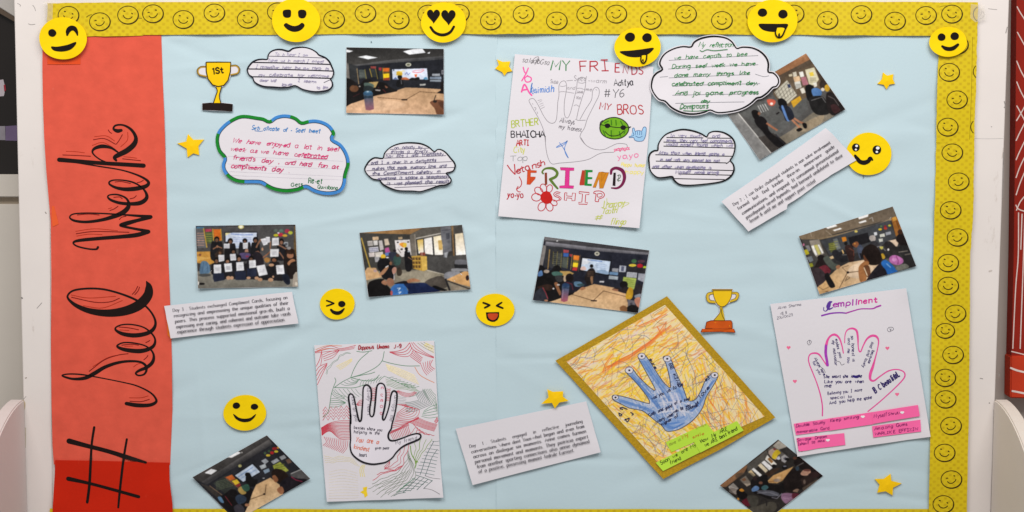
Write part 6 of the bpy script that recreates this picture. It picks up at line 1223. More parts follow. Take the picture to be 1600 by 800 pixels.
for q, c in (([(456, 352), (486, 330), (556, 400), (530, 424)], (214, 198, 168)), ([(490, 326), (520, 304), (600, 374), (566, 400)], (228, 226, 226)), ([(524, 296), (546, 252), (640, 340), (606, 366)], (222, 216, 206)), ([(548, 290), (570, 276), (606, 316), (586, 332)], (160, 112, 60)), ([(362, 416), (392, 394), (434, 446), (414, 460)], (206, 180, 136)), ([(396, 390), (416, 374), (496, 444), (474, 462)], (224, 222, 220)), ([(282, 490), (340, 450), (396, 530), (350, 556)], (176, 160, 142)), ([(300, 488), (330, 470), (346, 494), (318, 504)], (168, 96, 52)), ([(170, 560), (220, 520), (290, 590), (240, 636)], (150, 142, 134)), ([(680, 268), (716, 246), (756, 280), (716, 330), (684, 310)], (164, 160, 160)), ([(700, 284), (722, 270), (740, 290), (722, 308)], (96, 94, 104))): s.p(q, c)
s.text(180, 548, 80, 60, (206, 200, 196), 5, .3); s.text(190, 560, 80, 60, (120, 96, 84), 4, .3); s.l([(400, 400), (470, 462)], 4, (80, 70, 60))
s.p([(660, 200), (760, 164), (850, 250), (830, 300), (760, 280)], (62, 58, 56)); s.sp([(240, 440), (380, 420), (440, 470), (420, 520), (300, 520)], (70, 64, 58), .5)
s.p([(550, 500), (600, 450), (800, 362), (740, 440), (690, 500), (640, 524), (560, 520)], (204, 156, 96)); s.l([(560, 510), (700, 490)], 7, (150, 106, 60)); s.e(640, 496, 34, 16, (160, 140, 124)); s.e(660, 470, 22, 10, (222, 180, 130)); s.sp([(520, 440), (600, 390), (670, 380), (560, 460)], (70, 50, 36))
s.sp([(390, 500), (450, 470), (540, 440), (560, 520), (640, 540), (700, 520), (720, 620), (600, 680), (470, 640), (400, 600)], (26, 22, 22)); s.sp([(396, 580), (430, 548), (466, 560), (460, 590), (406, 604)], (92, 124, 168)); s.sp([(490, 560), (530, 540), (560, 560), (540, 584), (500, 586)], (66, 104, 110)); s.e(484, 520, 20, 14, (120, 78, 62)); s.e(430, 478, 20, 20, (50, 34, 34)); s.sp([(440, 600), (560, 590), (660, 620), (640, 650), (540, 640)], (92, 92, 102)); s.l([(450, 620), (560, 610), (650, 640)], 6, (134, 132, 140)); s.l([(590, 660), (640, 670), (690, 620)], 9, (120, 116, 126))
s.sp([(700, 520), (730, 450), (800, 380), (860, 400), (900, 460), (900, 560), (820, 610), (740, 610)], (36, 26, 24)); s.sp([(800, 330), (840, 270), (900, 300), (1085, 452), (1040, 480), (960, 420), (860, 380)], (38, 28, 26)); s.l([(830, 360), (896, 326)], 6, (130, 126, 124)); s.sp([(866, 430), (900, 392), (950, 390), (966, 420), (940, 446), (890, 450)], (194, 148, 124)); s.e(930, 398, 36, 12, (120, 74, 64)); s.sp([(940, 440), (1000, 410), (1050, 440), (1020, 470), (960, 470)], (60, 40, 38)); s.sp([(870, 480), (940, 456), (1000, 480), (960, 540), (900, 560)], (56, 42, 38)); s.e(904, 510, 12, 24, (110, 92, 82)); s.sp([(790, 600), (830, 576), (860, 590), (840, 610)], (150, 120, 100)); s.p([(880, 570), (1000, 500), (1060, 470), (900, 600)], (96, 82, 70)); s.e(812, 282, 20, 14, (110, 66, 50)); s.sp([(690, 360), (730, 344), (740, 380), (700, 390)], (22, 20, 22)); s.e(716, 360, 18, 6, (130, 130, 140)); s.e(612, 360, 24, 18, (26, 22, 22)); s.e(738, 292, 20, 14, (24, 22, 24)); s.sp([(820, 370), (850, 360), (850, 400), (824, 400)], (56, 72, 86))
s.sp([(250, 600), (290, 570), (330, 610), (356, 640), (320, 680), (270, 660)], (26, 20, 20)); s.sp([(276, 590), (300, 574), (326, 596), (300, 606)], (222, 150, 46)); s.e(266, 676, 12, 14, (206, 140, 50)); s.sp([(300, 700), (340, 670), (400, 660), (420, 690), (380, 740), (330, 740)], (104, 24, 40)); s.l([(370, 680), (412, 690)], 6, (206, 70, 70)); s.sp([(350, 660), (400, 636), (460, 660), (450, 730), (400, 760)], (74, 70, 62)); s.sp([(370, 770), (460, 740), (600, 700), (640, 760), (560, 830), (420, 830)], (82, 76, 66)); s.l([(480, 660), (540, 690), (540, 740)], 10, (40, 36, 36)); s.l([(500, 650), (490, 720)], 8, (46, 42, 42)); s.sp([(678, 660), (700, 620), (780, 620), (840, 640), (760, 700), (720, 718)], (142, 104, 132)); s.l([(700, 640), (780, 650)], 5, (110, 76, 104)); s.l([(700, 664), (760, 676)], 5, (170, 136, 160)); s.sp([(790, 620), (850, 624), (840, 650), (790, 670)], (104, 40, 56)); s.e(870, 600, 30, 14, (60, 52, 50))
finish(s, 'photo', 'dark print of seated pupils by a paper covered wall below the gold frame', .0050, 88, [(1126, 758, 20, .0014), (1216, 688, 16, .0008)])

# ------------------------------------------------------------------ MY FRIENDS sheet
z1, z2 = Z(770, 80, 5.515), Z(770, 215, 5.335)
hf = surf(.0056, .0006, 150, 91, [(779, 338, 25, .0020), (999, 356, 30, .0026), (890, 350, 40, .0012), (805, 86, 20, .0008)])
t = thing('friendship_drawing', 'white sheet of felt pen writing headed MY FRIENDS with FRIENDSHIP in colours', 'drawing', 898, 220, .0055)
sheet('paper', quad_pts([(804.5, 84.5), (905, 92), (1021, 104.5), (1012, 230), (999, 356.5), (890, 347.5), (778.4, 337.8), (790, 220)], 3, .2, 3), hf, .0003, M_PAP, t, 10, True)
def W(s, z, a, b, h, w, rgb, seed=1, slant=.05, wob=.3, join=False, name='lettering', eps=.00014):
    ribbon(name, write(s, z([a])[0], z([b])[0], h, w, 'hand', seed, slant, wob, 5, join), hf, rgb, t, eps)
hand = [z1([(455, 800), (440, 690), (400, 590), (350, 500), (313, 432), (325, 411), (355, 412), (390, 462), (440, 560), (480, 610), (520, 620), (546, 592), (555, 520), (560, 440), (570, 380), (570, 300), (590, 264), (620, 257), (635, 290), (632, 350), (618, 430), (615, 520), (625, 565), (645, 574), (665, 540), (685, 470), (705, 390), (722, 320), (730, 255), (760, 224), (796, 236), (800, 280), (790, 340), (770, 400), (740, 500), (722, 582)]),
        z1([(750, 590), (800, 500), (850, 420), (860, 345), (885, 311), (914, 326), (914, 380), (880, 450), (840, 530), (812, 590), (790, 660), (756, 715), (756, 750), (792, 800)]),
        z2([(735, 0), (775, 60), (840, 95), (920, 100), (980, 75), (1040, 50), (1110, 55), (1122, 78)]), z2([(1010, 122), (900, 130), (800, 180), (700, 200), (560, 212), (490, 217), (455, 150), (440, 60), (440, 0)]), z1([(712, 586), (740, 596), (800, 594)])]
ribbon('hand_outline', lines(hand, .7), hf, (140, 134, 140), t)
GREY = (158, 152, 158)
dtl = [z1(q) for q in ([(580, 300), (605, 304), (630, 296)], [(572, 352), (600, 348), (640, 352), (700, 362)], [(735, 270), (770, 276), (798, 268)], [(726, 322), (750, 318), (790, 330)], [(716, 362), (745, 354), (778, 358)], [(698, 470), (720, 462), (745, 478)], [(340, 450), (348, 458)], [(356, 484), (372, 490), (366, 510)], [(380, 520), (388, 540)], [(886, 330), (898, 336)], [(636, 255), (690, 250)], [(560, 270), (530, 280)], [(800, 330), (830, 334)])]
ribbon('pencil_mark', lines(dtl, .7), hf, GREY, t)
W('Suno', z1, (495, 275), (560, 280), 4, .65, GREY); W('Seed', z1, (700, 255), (800, 256), 5, .7, GREY, 2); W('-warm', z1, (820, 265), (985, 278), 4, .65, GREY, 3); W('and', z1, (640, 328), (705, 330), 3, .6, GREY, 4); W('me', z1, (800, 340), (850, 344), 3, .6, GREY, 5); W('love', z1, (728, 362), (778, 364), 3.2, .6, GREY, 6); W('too', z1, (716, 410), (756, 412), 3.2, .6, GREY, 7)
W('lllll', z1, (382, 420), (420, 500), 4, .5, GREY, 8)
W('Always', z1, (575, 612), (705, 632), 5, .8, (112, 106, 114), 9); W('my honest', z1, (568, 664), (765, 694), 4.2, .8, (112, 106, 114), 10)
W('salad/Gsa', z1, (252, 92), (485, 118), 5, .7, (120, 116, 120), 11, .2); ribbon('lettering', lines([z1([(330, 108), (360, 60), (395, 50), (380, 90), (360, 118)]), z1([(372, 100), (400, 66), (380, 110)])], .7), hf, (120, 116, 120), t)
W('MY', z1, (492, 160), (680, 168), 9.6, 1.5, (62, 134, 80), 12)
W('FRI', z1, (748, 176), (1002, 168), 10, 1.6, (178, 52, 66), 13, 0, .15); W('E', z1, (1050, 180), (1096, 180), 8.4, 1.5, (178, 52, 66), 14, 0, .1); W('N', z1, (1118, 188), (1168, 194), 7.6, 1.5, (172, 60, 76), 15, 0, .1); W('DS', z1, (1196, 200), (1298, 200), 8, 1.5, (178, 76, 90), 16, 0, .1)
PNK = (236, 92, 164)
ribbon('lettering', lines([z1([(262, 138), (272, 175), (288, 195)]), z1([(306, 145), (285, 195), (250, 255)]), z1([(300, 210), (275, 235), (290, 265), (325, 258), (330, 230), (300, 214)])], 1.7) + lines([z1([(248, 350), (268, 290), (285, 300), (310, 350), (335, 380)]), z1([(252, 336), (290, 330)])], 2.2), hf, PNK, t)
W('Asimidh', z1, (322, 362), (522, 352), 6.2, 1.15, (70, 130, 206), 17); ribbon('lettering', lines([z1([(325, 350), (332, 300), (340, 275), (330, 340), (350, 370)])], 1.1), hf, (70, 130, 206), t)
W('Aditya', z1, (1044, 300), (1205, 292), 6.4, 1.2, (70, 68, 74), 18); W('#Y6', z1, (962, 400), (1125, 396), 8.6, 1.0, (96, 94, 98), 19, .1)
W('MY', z1, (916, 500), (1018, 508), 6.6, 1.3, (178, 50, 58), 20); W('BROS', z1, (1072, 545), (1310, 540), 9, 1.35, (182, 52, 60), 21, 0, .2)
W('BRTHER', z1, (160, 660), (400, 634), 6.6, 1.25, (176, 190, 62), 22, 0, .2); W('BHAICHA', z1, (155, 744), (460, 742), 6.4, 1.4, (44, 42, 48), 23, 0, .2)
W('ARTI', z2, (198, 66), (300, 62), 5, 1.4, (190, 58, 60), 24); W('City', z2, (172, 126), (268, 122), 5.4, 1.1, (206, 206, 96), 25); W('Top', z2, (145, 198), (285, 190), 5.6, .8, (150, 150, 152), 26)
ribbon('lettering', lines([z2([(120, 228), (150, 270), (186, 308)]), z2([(180, 220), (184, 265), (186, 308)])], 1.5), hf, (186, 48, 58), t); W('etansh', z2, (200, 304), (442, 228), 6.6, 1.45, (186, 48, 58), 27)
ribbon('arrow', lines([z2([(220, 325), (240, 370), (232, 405), (200, 430)]), z2([(212, 404), (198, 430), (212, 450), (232, 452)])], 1.2), hf, (186, 48, 58), t); W('yo-yo', z2, (120, 498), (258, 500), 6, 1.4, (180, 44, 60), 28)
ribbon('scribble', lines([z2([(555, 40), (590, 90), (630, 170), (605, 130), (600, 80), (622, 25), (590, 60), (530, 82), (560, 60), (622, 30)])], 1.0), hf, (96, 140, 206), t)
# smaller pink and yellow words by the thumb
W('yo,yo', z2, (1040, 180), (1220, 162), 5.4, 1.2, (232, 128, 170), 29); ribbon('scribble', lines([z2([(1008, 98), (1060, 92), (1140, 84)]), z2([(1010, 110), (1060, 104), (1142, 98)]), z2([(1012, 118), (1050, 88), (1060, 116), (1080, 84), (1100, 112), (1120, 82), (1140, 100)])], 1.1), hf, (228, 110, 150), t)
W('Pappu humor', z2, (1068, 236), (1270, 246), 3.6, .9, (236, 220, 110), 30); W('happy', z2, (1104, 300), (1255, 302), 3.8, .9, (236, 222, 120), 31)
# FRIEND in filled letters
def slab(pts, rgb, edge=None): 
    sheet('filled_letter', z2(pts), over(hf, .0002), 0, ink(rgb), t, None)
    if edge: 
        q = z2(pts); q = np.column_stack([np.vstack([q, q[:1]]), np.full(len(q) + 1, .4)]); ribbon('letter_edge', [q], hf, edge, t, .0004)
slab([(290, 270), (366, 276), (364, 292), (316, 292), (314, 326), (356, 328), (354, 344), (313, 344), (312, 392), (284, 390)], (206, 78, 40), (186, 60, 30))
ribbon('filled_letter', [crom(z2([(420, 300, 12), (412, 284, 12), (440, 258, 14), (500, 258, 20), (536, 290, 20), (525, 325, 20), (485, 345, 20), (480, 350, 20), (510, 390, 18), (540, 424, 14)]), 8)], hf, (94, 120, 48), t, .0002); slab([(432, 292), (452, 292), (454, 392), (434, 394)], (132, 62, 44))
slab([(562, 248), (678, 252), (676, 274), (640, 276), (636, 398), (676, 402), (672, 424), (556, 420), (556, 402), (600, 398), (606, 274), (566, 270)], (216, 56, 140), (176, 40, 110))
slab([(722, 388), (744, 272), (774, 272), (770, 396), (726, 398)], (182, 62, 44)); slab([(766, 268), (832, 270), (832, 288), (794, 290), (793, 328), (830, 330), (829, 346), (792, 348), (790, 384), (826, 386), (824, 404), (764, 400)], (34, 136, 60))
slab([(834, 414), (884, 288), (910, 284), (906, 368), (944, 290), (968, 290), (920, 422), (890, 424), (884, 344), (858, 416)], (202, 130, 34), (170, 92, 30))
ribbon('filled_letter', [crom(z2([(985, 300, 18), (992, 268, 20), (1030, 254, 22), (1080, 276, 26), (1098, 330, 24), (1080, 388, 20), (1040, 420, 16), (990, 420, 10)]), 8)], hf, (116, 30, 72), t, .0002); slab([(1006, 292), (1026, 292), (1022, 404), (998, 400)], (38, 26, 30))
ribbon('lettering', lines([z2([(1036, 318), (1064, 312), (1060, 336), (1038, 348), (1044, 362), (1066, 356)]), z2([(1052, 306), (1048, 366)])], .9), hf, (70, 90, 70), t)
# SHIP in outline letters and the flower
RED = (190, 50, 64)
def outl(pts): return np.column_stack([np.vstack([z2(pts), z2(pts[:1])]), np.full(len(pts) + 1, 1.15)])
ribbon('outline_letter', [outl([(600, 460), (618, 460), (616, 486), (660, 490), (664, 462), (690, 464), (684, 526), (660, 526), (658, 506), (616, 502), (614, 524), (596, 522)]), outl([(720, 450), (804, 458), (802, 474), (774, 476), (770, 540), (790, 542), (786, 556), (716, 554), (716, 540), (742, 538), (748, 470), (720, 466)]),
    crom(np.column_stack([z2([(852, 528), (860, 470), (842, 466), (850, 448), (900, 446), (930, 470), (920, 498), (884, 512), (880, 534), (852, 530)]), np.full(10, 1.15)]), 3), crom(np.column_stack([z2([(870, 470), (905, 466), (910, 488), (876, 496), (870, 470)]), np.full(5, 1.0)]), 3),
    crom(np.column_stack([z2([(564, 458), (530, 452), (508, 470), (520, 490), (548, 500), (556, 512), (540, 526), (505, 528)]), np.full(8, 1.15)]), 4), crom(np.column_stack([z2([(558, 470), (534, 466), (524, 476), (550, 488), (570, 506), (556, 528)]), np.full(6, 1.0)]), 4)], hf, RED, t)
sheet('flower_centre', ell(*z2([(448, 500)])[0], 9.4, 9.8, 26, 0, .04, 2), over(hf, .0002), 0, ink((190, 34, 32)), t, None)
pet = []
for a, r1, r2 in ((-178, 14.8, 6), (-140, 14.5, 5.4), (-108, 13.6, 5), (-72, 12.4, 4.6), (118, 14.5, 5.6), (72, 13.4, 5.4), (35, 11, 4)):
    c = z2([(448, 500)])[0]; ra = math.radians(a); u_ = np.array([math.cos(ra), math.sin(ra)]); v_ = np.array([-u_[1], u_[0]])
    q = [c + u_ * (8.6 + (r1) * .5 * (1 - math.cos(k))) + v_ * r2 * math.sin(k) for k in np.linspace(0, 2 * math.pi, 16)]
    pet.append(np.column_stack([q, np.full(16, 1.2)]))
ribbon('flower_petal', pet, hf, RED, t)
# green face with dark glasses, small blue hand
sheet('green_face', ell(*z1([(1046, 664)])[0], 22.4, 17, 40, .05, .01, 4), over(hf, .0001), 0, mat('green_felt_pen', (112, 168, 36), .6, 0, 1, .16, 60), t, None)
e_ = ell(*z1([(1046, 664)])[0], 22.4, 17, 40, .05, .01, 4)
ribbon('face_line', [np.column_stack([np.vstack([e_, e_[:1]]), np.full(41, 1.3)])] + lines([z1([(965, 690), (1000, 722), (1045, 730), (1090, 720), (1128, 690)]), z1([(930, 632), (985, 644), (1060, 656), (1125, 658), (1192, 652)]), z1([(922, 640), (930, 610), (950, 596)]), z1([(1172, 664), (1190, 650)])], 1.1), hf, (38, 44, 28), t, .0003)
ribbon('leaf_line', lines([z1(q) for q in ([(960, 620), (1000, 600)], [(1020, 590), (1024, 640)], [(1060, 590), (1064, 640)], [(1100, 600), (1120, 640)], [(950, 680), (970, 730)], [(1020, 680), (1022, 740)], [(1090, 690), (1100, 736)], [(1140, 680), (1130, 710)])], 1.6), hf, (62, 120, 26), t, .0002)
for q in ((988, 642), (1124, 658)): sheet('dark_lens', ell(*z1([q])[0], 4.2, 3.8, 20, 0, .04, 3), over(hf, .0004), 0, ink((28, 26, 24)), t, None)
hb = z1([(1180, 744), (1176, 736), (1216, 724), (1204, 690), (1206, 664), (1218, 664), (1226, 690), (1240, 686), (1262, 684), (1284, 688), (1296, 660), (1310, 652), (1322, 666), (1318, 720), (1308, 750), (1292, 772), (1250, 776), (1222, 764), (1214, 744)])
sheet('small_hand', crom(hb, 3, True), over(hf, .0002), 0, mat('pale_blue_pen', (160, 200, 232), .6, 0, 1, .1, 60), t, None)
ribbon('small_hand_line', [np.column_stack([np.vstack([crom(hb, 3, True), hb[:1]]), np.full(len(hb) * 3 + 1, .9)])] + lines([z1(q) for q in ([(1228, 694), (1230, 720)], [(1246, 690), (1248, 720)], [(1266, 690), (1266, 722)], [(1284, 694), (1282, 722)], [(1230, 730), (1260, 744), (1290, 732)])], .8), hf, (84, 116, 160), t, .0003)
for k, (s, a, b, h) in enumerate((('Jhappy', (905, 590), (1100, 566), 6.4), ('Tooth', (905, 636), (1030, 628), 5.4), ('#', (848, 694), (930, 682), 5.6), ('flingo', (980, 724), (1100, 724), 6))): W(s, z2, a, b, h, 1.1, (190, 196, 92), 40 + k, .35)
ribbon('lettering', lines([z2([(950, 505), (960, 545), (1040, 545), (1136, 545), (1080, 580)])], .8), hf, (196, 200, 110), t)

# ------------------------------------------------------------------ doodle sheet with traced hand
zt, zb = Z(480, 520, 5.713), Z(480, 640, 5.335)
hf = surf(.0052, .0005, 140, 92, [(511, 782, 25, .0020), (692, 776, 25, .0026), (690, 660, 40, .0010), (600, 782, 40, .0010)])
t = thing('doodle_drawing', 'white sheet of red and green line doodles around a traced hand', 'drawing', 592, 657, .0052)
sheet('paper', quad_pts([(490.9, 539.3), (585, 536), (678.4, 532.2), (684, 640), (688, 720), (692.8, 777.6), (600, 781), (510.6, 784), (500, 660)], 3, .2, 5), hf, .0003, M_PAP, t, 10, True)
DR, DG, DO = (204, 88, 102), (104, 146, 118), (220, 142, 98)
def fan(z, A, B, n, rgb, w=.85, wave=0.0, ph=0.0, name='doodle_line'):
    """n strokes blending from curve A to curve B"""
    A, B = np.array(A, float), np.array(B, float)
    out = []
    for i in range(n):
        q = A + (B - A) * (i / max(1, n - 1))
        q = crom(z(q), 6)
        if wave:
            tg = np.gradient(q, axis=0); tg /= np.maximum(np.hypot(*tg.T), 1e-6)[:, None]
            q = q + np.stack([-tg[:, 1], tg[:, 0]], 1) * (wave * np.sin(np.arange(len(q)) * 1.1 + ph + i * .7))[:, None]
        out.append(np.column_stack([q, np.full(len(q), w) * RNG.uniform(.58, .8)]))
    ribbon(name, out, hf, rgb, t)
# top corners
fan(zt, [(68, 170), (200, 118), (300, 140), (435, 112)], [(72, 180), (200, 165), (300, 160), (420, 140)], 3, DR, 1.1); fan(zt, [(75, 150), (180, 114), (310, 118)], [(90, 165), (180, 140), (280, 150)], 2, DO, 1)
fan(zt, [(130, 160), (110, 240), (80, 300)], [(130, 160), (130, 230), (120, 290)], 2, DR, 1.2); fan(zt, [(130, 200), (200, 170), (290, 150)], [(150, 250), (230, 220), (280, 165)], 4, DR, 1); fan(zt, [(80, 340), (110, 300), (180, 270)], [(90, 465), (130, 380), (175, 290)], 4, DR, 1.15)
fan(zt, [(165, 365), (190, 300), (260, 240), (310, 190), (380, 175)], [(170, 372), (200, 310), (265, 244), (320, 196), (390, 180)], 2, DG, .6, .8)
fan(zt, [(735, 170), (800, 165), (870, 140), (915, 88)], [(738, 175), (830, 208), (910, 206), (950, 150)], 4, DR, 1.15); fan(zt, [(915, 90), (945, 150), (1040, 195), (1130, 225)], [(945, 85), (990, 130), (1060, 180), (1130, 215)], 3, DR, 1.15); fan(zt, [(920, 210), (960, 240), (1010, 275)], [(950, 150), (985, 190), (1030, 225)], 5, DR, 1.05)
fan(zt, [(1010, 270), (1040, 340), (1070, 378)], [(1120, 240), (1100, 290), (1138, 325)], 6, DR, 1.05); fan(zt, [(985, 90), (1040, 130), (1130, 175)], [(1040, 84), (1080, 105), (1132, 120)], 3, (150, 150, 100), .8); fan(zt, [(960, 305), (1000, 370), (1060, 410), (1135, 445)], [(960, 305), (1000, 370), (1060, 410), (1135, 445)], 1, DO, 1.2)
# green arcs
ribbon('doodle_line', lines([zt(q) for q in ([(548, 172), (470, 240), (420, 320), (388, 400)], [(388, 400), (500, 365), (610, 310), (668, 250), (688, 165)], [(668, 250), (760, 275), (880, 295), (1005, 295)], [(388, 400), (500, 375), (560, 365), (605, 350)], [(388, 400), (500, 425), (590, 425), (645, 375)], [(240, 490), (310, 440), (388, 400)], [(240, 488), (320, 490), (420, 490), (520, 462)], [(245, 400), (256, 430), (240, 470), (215, 550), (200, 650), (185, 710), (140, 755)], [(440, 165), (500, 172), (580, 160)])], .85), hf, DG, t)
fan(zt, [(300, 455), (350, 470), (430, 455), (460, 420)], [(390, 410), (420, 430), (450, 425), (470, 410)], 4, DG, .8); fan(zt, [(470, 480), (480, 440), (500, 425)], [(640, 440), (650, 420), (690, 385)], 8, DG, .8)
fan(zt, [(690, 385), (720, 400), (770, 395)], [(880, 480), (930, 490), (1000, 480)], 8, DG, .85, .4); fan(zt, [(700, 410), (800, 440), (960, 480)], [(710, 470), (830, 500), (1000, 520)], 5, (120, 160, 110), .7, .8)
fan(zt, [(245, 500), (300, 560), (360, 610)], [(430, 500), (460, 540), (490, 560)], 6, DG, .75); fan(zt, [(210, 590), (260, 585), (340, 620)], [(205, 660), (270, 660), (345, 625)], 5, DG, .85); fan(zt, [(220, 540), (250, 570), (330, 590)], [(235, 510), (260, 540), (340, 570)], 3, DG, .8)
# nested angles at the right
fan(zt, [(905, 570), (960, 560), (1000, 530)], [(870, 660), (960, 660), (1060, 640)], 1, DG)
for k in range(7):
    a = k * 14
    ribbon('doodle_line', [np.column_stack([zt([(1010 - a * .9 + 30, 510 + a * .28), (1110 - a * 1.35, 640 - a * .45), (960 - a * .5, 700 - a * .95), (880 - a * .05, 705 - a)]), np.full(4, .85)])], hf, (128, 140, 138), t)
fan(zt, [(1030, 500), (1060, 560), (1110, 640)], [(1100, 500), (1120, 530), (1150, 560)], 6, (118, 150, 128), .8); fan(zt, [(1040, 700), (1100, 660), (1160, 640)], [(1020, 745), (1090, 760), (1165, 750)], 5, (96, 152, 118), .9); fan(zt, [(1110, 640), (1130, 600), (1150, 570)], [(1160, 720), (1160, 690), (1155, 640)], 6, (118, 150, 128), .75)
fan(zt, [(790, 520), (850, 560), (920, 570), (980, 535)], [(810, 515), (870, 535), (920, 540), (960, 525)], 4, DR, 1); fan(zt, [(810, 570), (850, 575), (885, 580)], [(800, 635), (850, 630), (880, 635)], 5, (160, 160, 164), .7)
fan(zt, [(800, 640), (860, 640), (885, 650), (800, 720)], [(930, 670), (1000, 690), (960, 760), (780, 785)], 7, DR, .95)
fan(zt, [(575, 490), (590, 496), (612, 490)], [(575, 600), (590, 606), (612, 600)], 8, DR, 1.1); fan(zt, [(710, 500), (730, 505), (745, 500)], [(700, 600), (720, 606), (735, 600)], 8, DR, 1.0); fan(zt, [(440, 640), (470, 605), (495, 600)], [(450, 650), (480, 645), (495, 650)], 4, DR, 1.1)
# dense red bands
z = zb
for k in range(4):
    zz = [(130 + i * 22, 90 - (i % 2) * 34 - k * 26 - i * 1.2) for i in range(11)]
    ribbon('doodle_line', [np.column_stack([z(zz), np.full(11, 1.0)])], hf, DR, t)
fan(zb, [(120, 150), (180, 115), (260, 95), (355, 92)], [(125, 210), (190, 180), (270, 240), (355, 245)], 13, (206, 70, 86), 1.0); fan(zb, [(118, 150), (122, 180), (124, 215)], [(126, 148), (130, 180), (132, 212)], 3, (190, 36, 56), 1.4); fan(zb, [(140, 225), (160, 270), (130, 300)], [(340, 255), (330, 320), (295, 365)], 13, DR, .95)
fan(zb, [(720, 105), (780, 95), (860, 95), (930, 60)], [(700, 150), (760, 140), (830, 118), (930, 75)], 4, DR, 1); fan(zb, [(690, 190), (710, 230), (720, 250)], [(840, 135), (850, 170), (860, 205)], 12, DR, 1); fan(zb, [(700, 180), (770, 150), (840, 110)], [(690, 200), (760, 170), (850, 128)], 4, DR, 1.1); fan(zb, [(850, 105), (960, 150), (1060, 180)], [(930, 70), (1000, 100), (1085, 125)], 8, (208, 76, 92), 1.0); fan(zb, [(860, 200), (900, 150), (880, 110)], [(1060, 215), (1000, 205), (930, 190)], 6, DR, 1, .6); fan(zb, [(1060, 100), (1075, 80), (1085, 60)], [(1070, 115), (1085, 100), (1090, 85)], 3, DR, 1.4)
# lower half: wavy strokes, ladder, pale yellow
fan(zb, [(790, 310), (760, 380), (740, 440), (650, 490)], [(855, 290), (810, 400), (780, 490), (640, 500)], 3, DR, 1, .9); fan(zb, [(640, 480), (670, 450), (690, 430)], [(650, 495), (680, 470), (690, 440)], 3, DR, 1); fan(zb, [(545, 590), (640, 530), (730, 510), (790, 470)], [(580, 540), (640, 520), (720, 505), (790, 465)], 2, DR, 1.1, .6)
fan(zb, [(540, 620), (640, 570), (740, 530), (830, 420), (840, 340)], [(700, 730), (800, 650), (890, 590), (895, 490), (850, 400)], 7, (128, 140, 122), .85, .8); fan(zb, [(510, 660), (600, 620), (700, 590), (800, 520)], [(610, 730), (700, 670), (800, 600), (860, 500)], 4, (134, 144, 126), .8, .7); fan(zb, [(900, 450), (890, 380), (905, 330), (890, 250)], [(905, 460), (940, 390), (990, 320), (1040, 245)], 4, (136, 168, 84), 1, .5); ribbon('doodle_line', lines([zb([(860, 300), (870, 370), (905, 440), (898, 490)]), zb([(905, 470), (910, 430), (925, 440)])], 1.2), hf, (120, 160, 70), t)
fan(zb, [(1055, 265), (1000, 370), (960, 490), (940, 545)], [(1085, 330), (1040, 400), (1010, 480), (985, 550)], 2, (62, 96, 96), 1); fan(zb, [(1000, 325), (1050, 330), (1100, 340)], [(900, 520), (980, 530), (1060, 545)], 8, (96, 124, 122), .85); fan(zb, [(1040, 262), (1070, 266), (1100, 262)], [(1020, 295), (1060, 296), (1100, 300)], 2, (120, 140, 138), .8)
fan(zb, [(905, 545), (980, 570), (1045, 595)], [(720, 720), (760, 700), (820, 690)], 7, (66, 108, 96), .9); fan(zb, [(935, 560), (870, 620), (800, 690)], [(1045, 590), (1000, 630), (970, 660)], 4, (60, 96, 92), 1); fan(zb, [(860, 600), (800, 650), (740, 690)], [(905, 560), (860, 600), (800, 640)], 3, (84, 140, 112), 1); ribbon('doodle_line', lines([zb([(970, 655), (1040, 670), (1105, 705)]), zb([(980, 550), (1040, 570), (1110, 578)])], .8), hf, (150, 146, 150), t)
PY = (226, 214, 176)
fan(zb, [(140, 380), (200, 400), (300, 390), (400, 420)], [(150, 440), (220, 440), (320, 430), (440, 470)], 4, PY, .9, .8); fan(zb, [(180, 520), (300, 500), (420, 530)], [(180, 740), (300, 740), (430, 735)], 11, (226, 216, 196), .7); fan(zb, [(445, 560), (440, 500), (460, 460)], [(480, 560), (470, 510), (480, 460)], 3, (232, 214, 110), 1.1); fan(zt, [(260, 300), (320, 270), (400, 230)], [(290, 330), (340, 300), (400, 250)], 4, (238, 220, 160), 1.2); fan(zt, [(700, 280), (820, 320), (960, 380)], [(720, 330), (860, 400), (1000, 460)], 6, (240, 226, 190), 1.6); fan(zt, [(1040, 110), (1090, 150), (1130, 180)], [(1060, 90), (1100, 110), (1130, 130)], 4, (236, 222, 170), 1.4)
# filled hand outline on top
hd = [zt(q) for q in ([(388, 810), (386, 740), (380, 660), (370, 590), (374, 556), (390, 545), (410, 560), (425, 610), (440, 690), (455, 760), (468, 790), (484, 770), (490, 690), (497, 600), (498, 520), (506, 480), (530, 465), (556, 480), (570, 510), (572, 580), (560, 660), (558, 720), (568, 745), (585, 745), (596, 720), (605, 650), (612, 570), (620, 490), (635, 458), (660, 450), (686, 465), (700, 510), (702, 580), (690, 670), (674, 740), (676, 775), (692, 770), (716, 710), (735, 640), (745, 570), (760, 528), (780, 520), (800, 540), (800, 600), (790, 680), (770, 770), (758, 810)],)]
hand_px = np.vstack([hd[0], zb([(700, 160), (682, 190), (675, 225), (690, 255), (730, 258), (800, 235), (860, 212), (915, 200), (945, 212), (940, 240), (900, 262), (830, 290), (780, 320), (740, 360), (710, 400), (660, 436), (600, 450), (540, 455), (470, 440), (410, 405), (370, 360), (358, 300), (362, 240), (358, 150), (360, 80), (362, 40)])])
hc = crom(hand_px, 4, True)
sheet('hand_shape', hc, over(hf, .0004), 0, mat('hand_paper', (226, 220, 228), .8, .05), t, 12)
ribbon('hand_outline', [np.column_stack([np.vstack([hc, hc[:2]]), np.full(len(hc) + 2, 2.2) * (1 + .15 * np.sin(np.arange(len(hc) + 2) * .2))])], hf, (34, 32, 38), t, .0008)
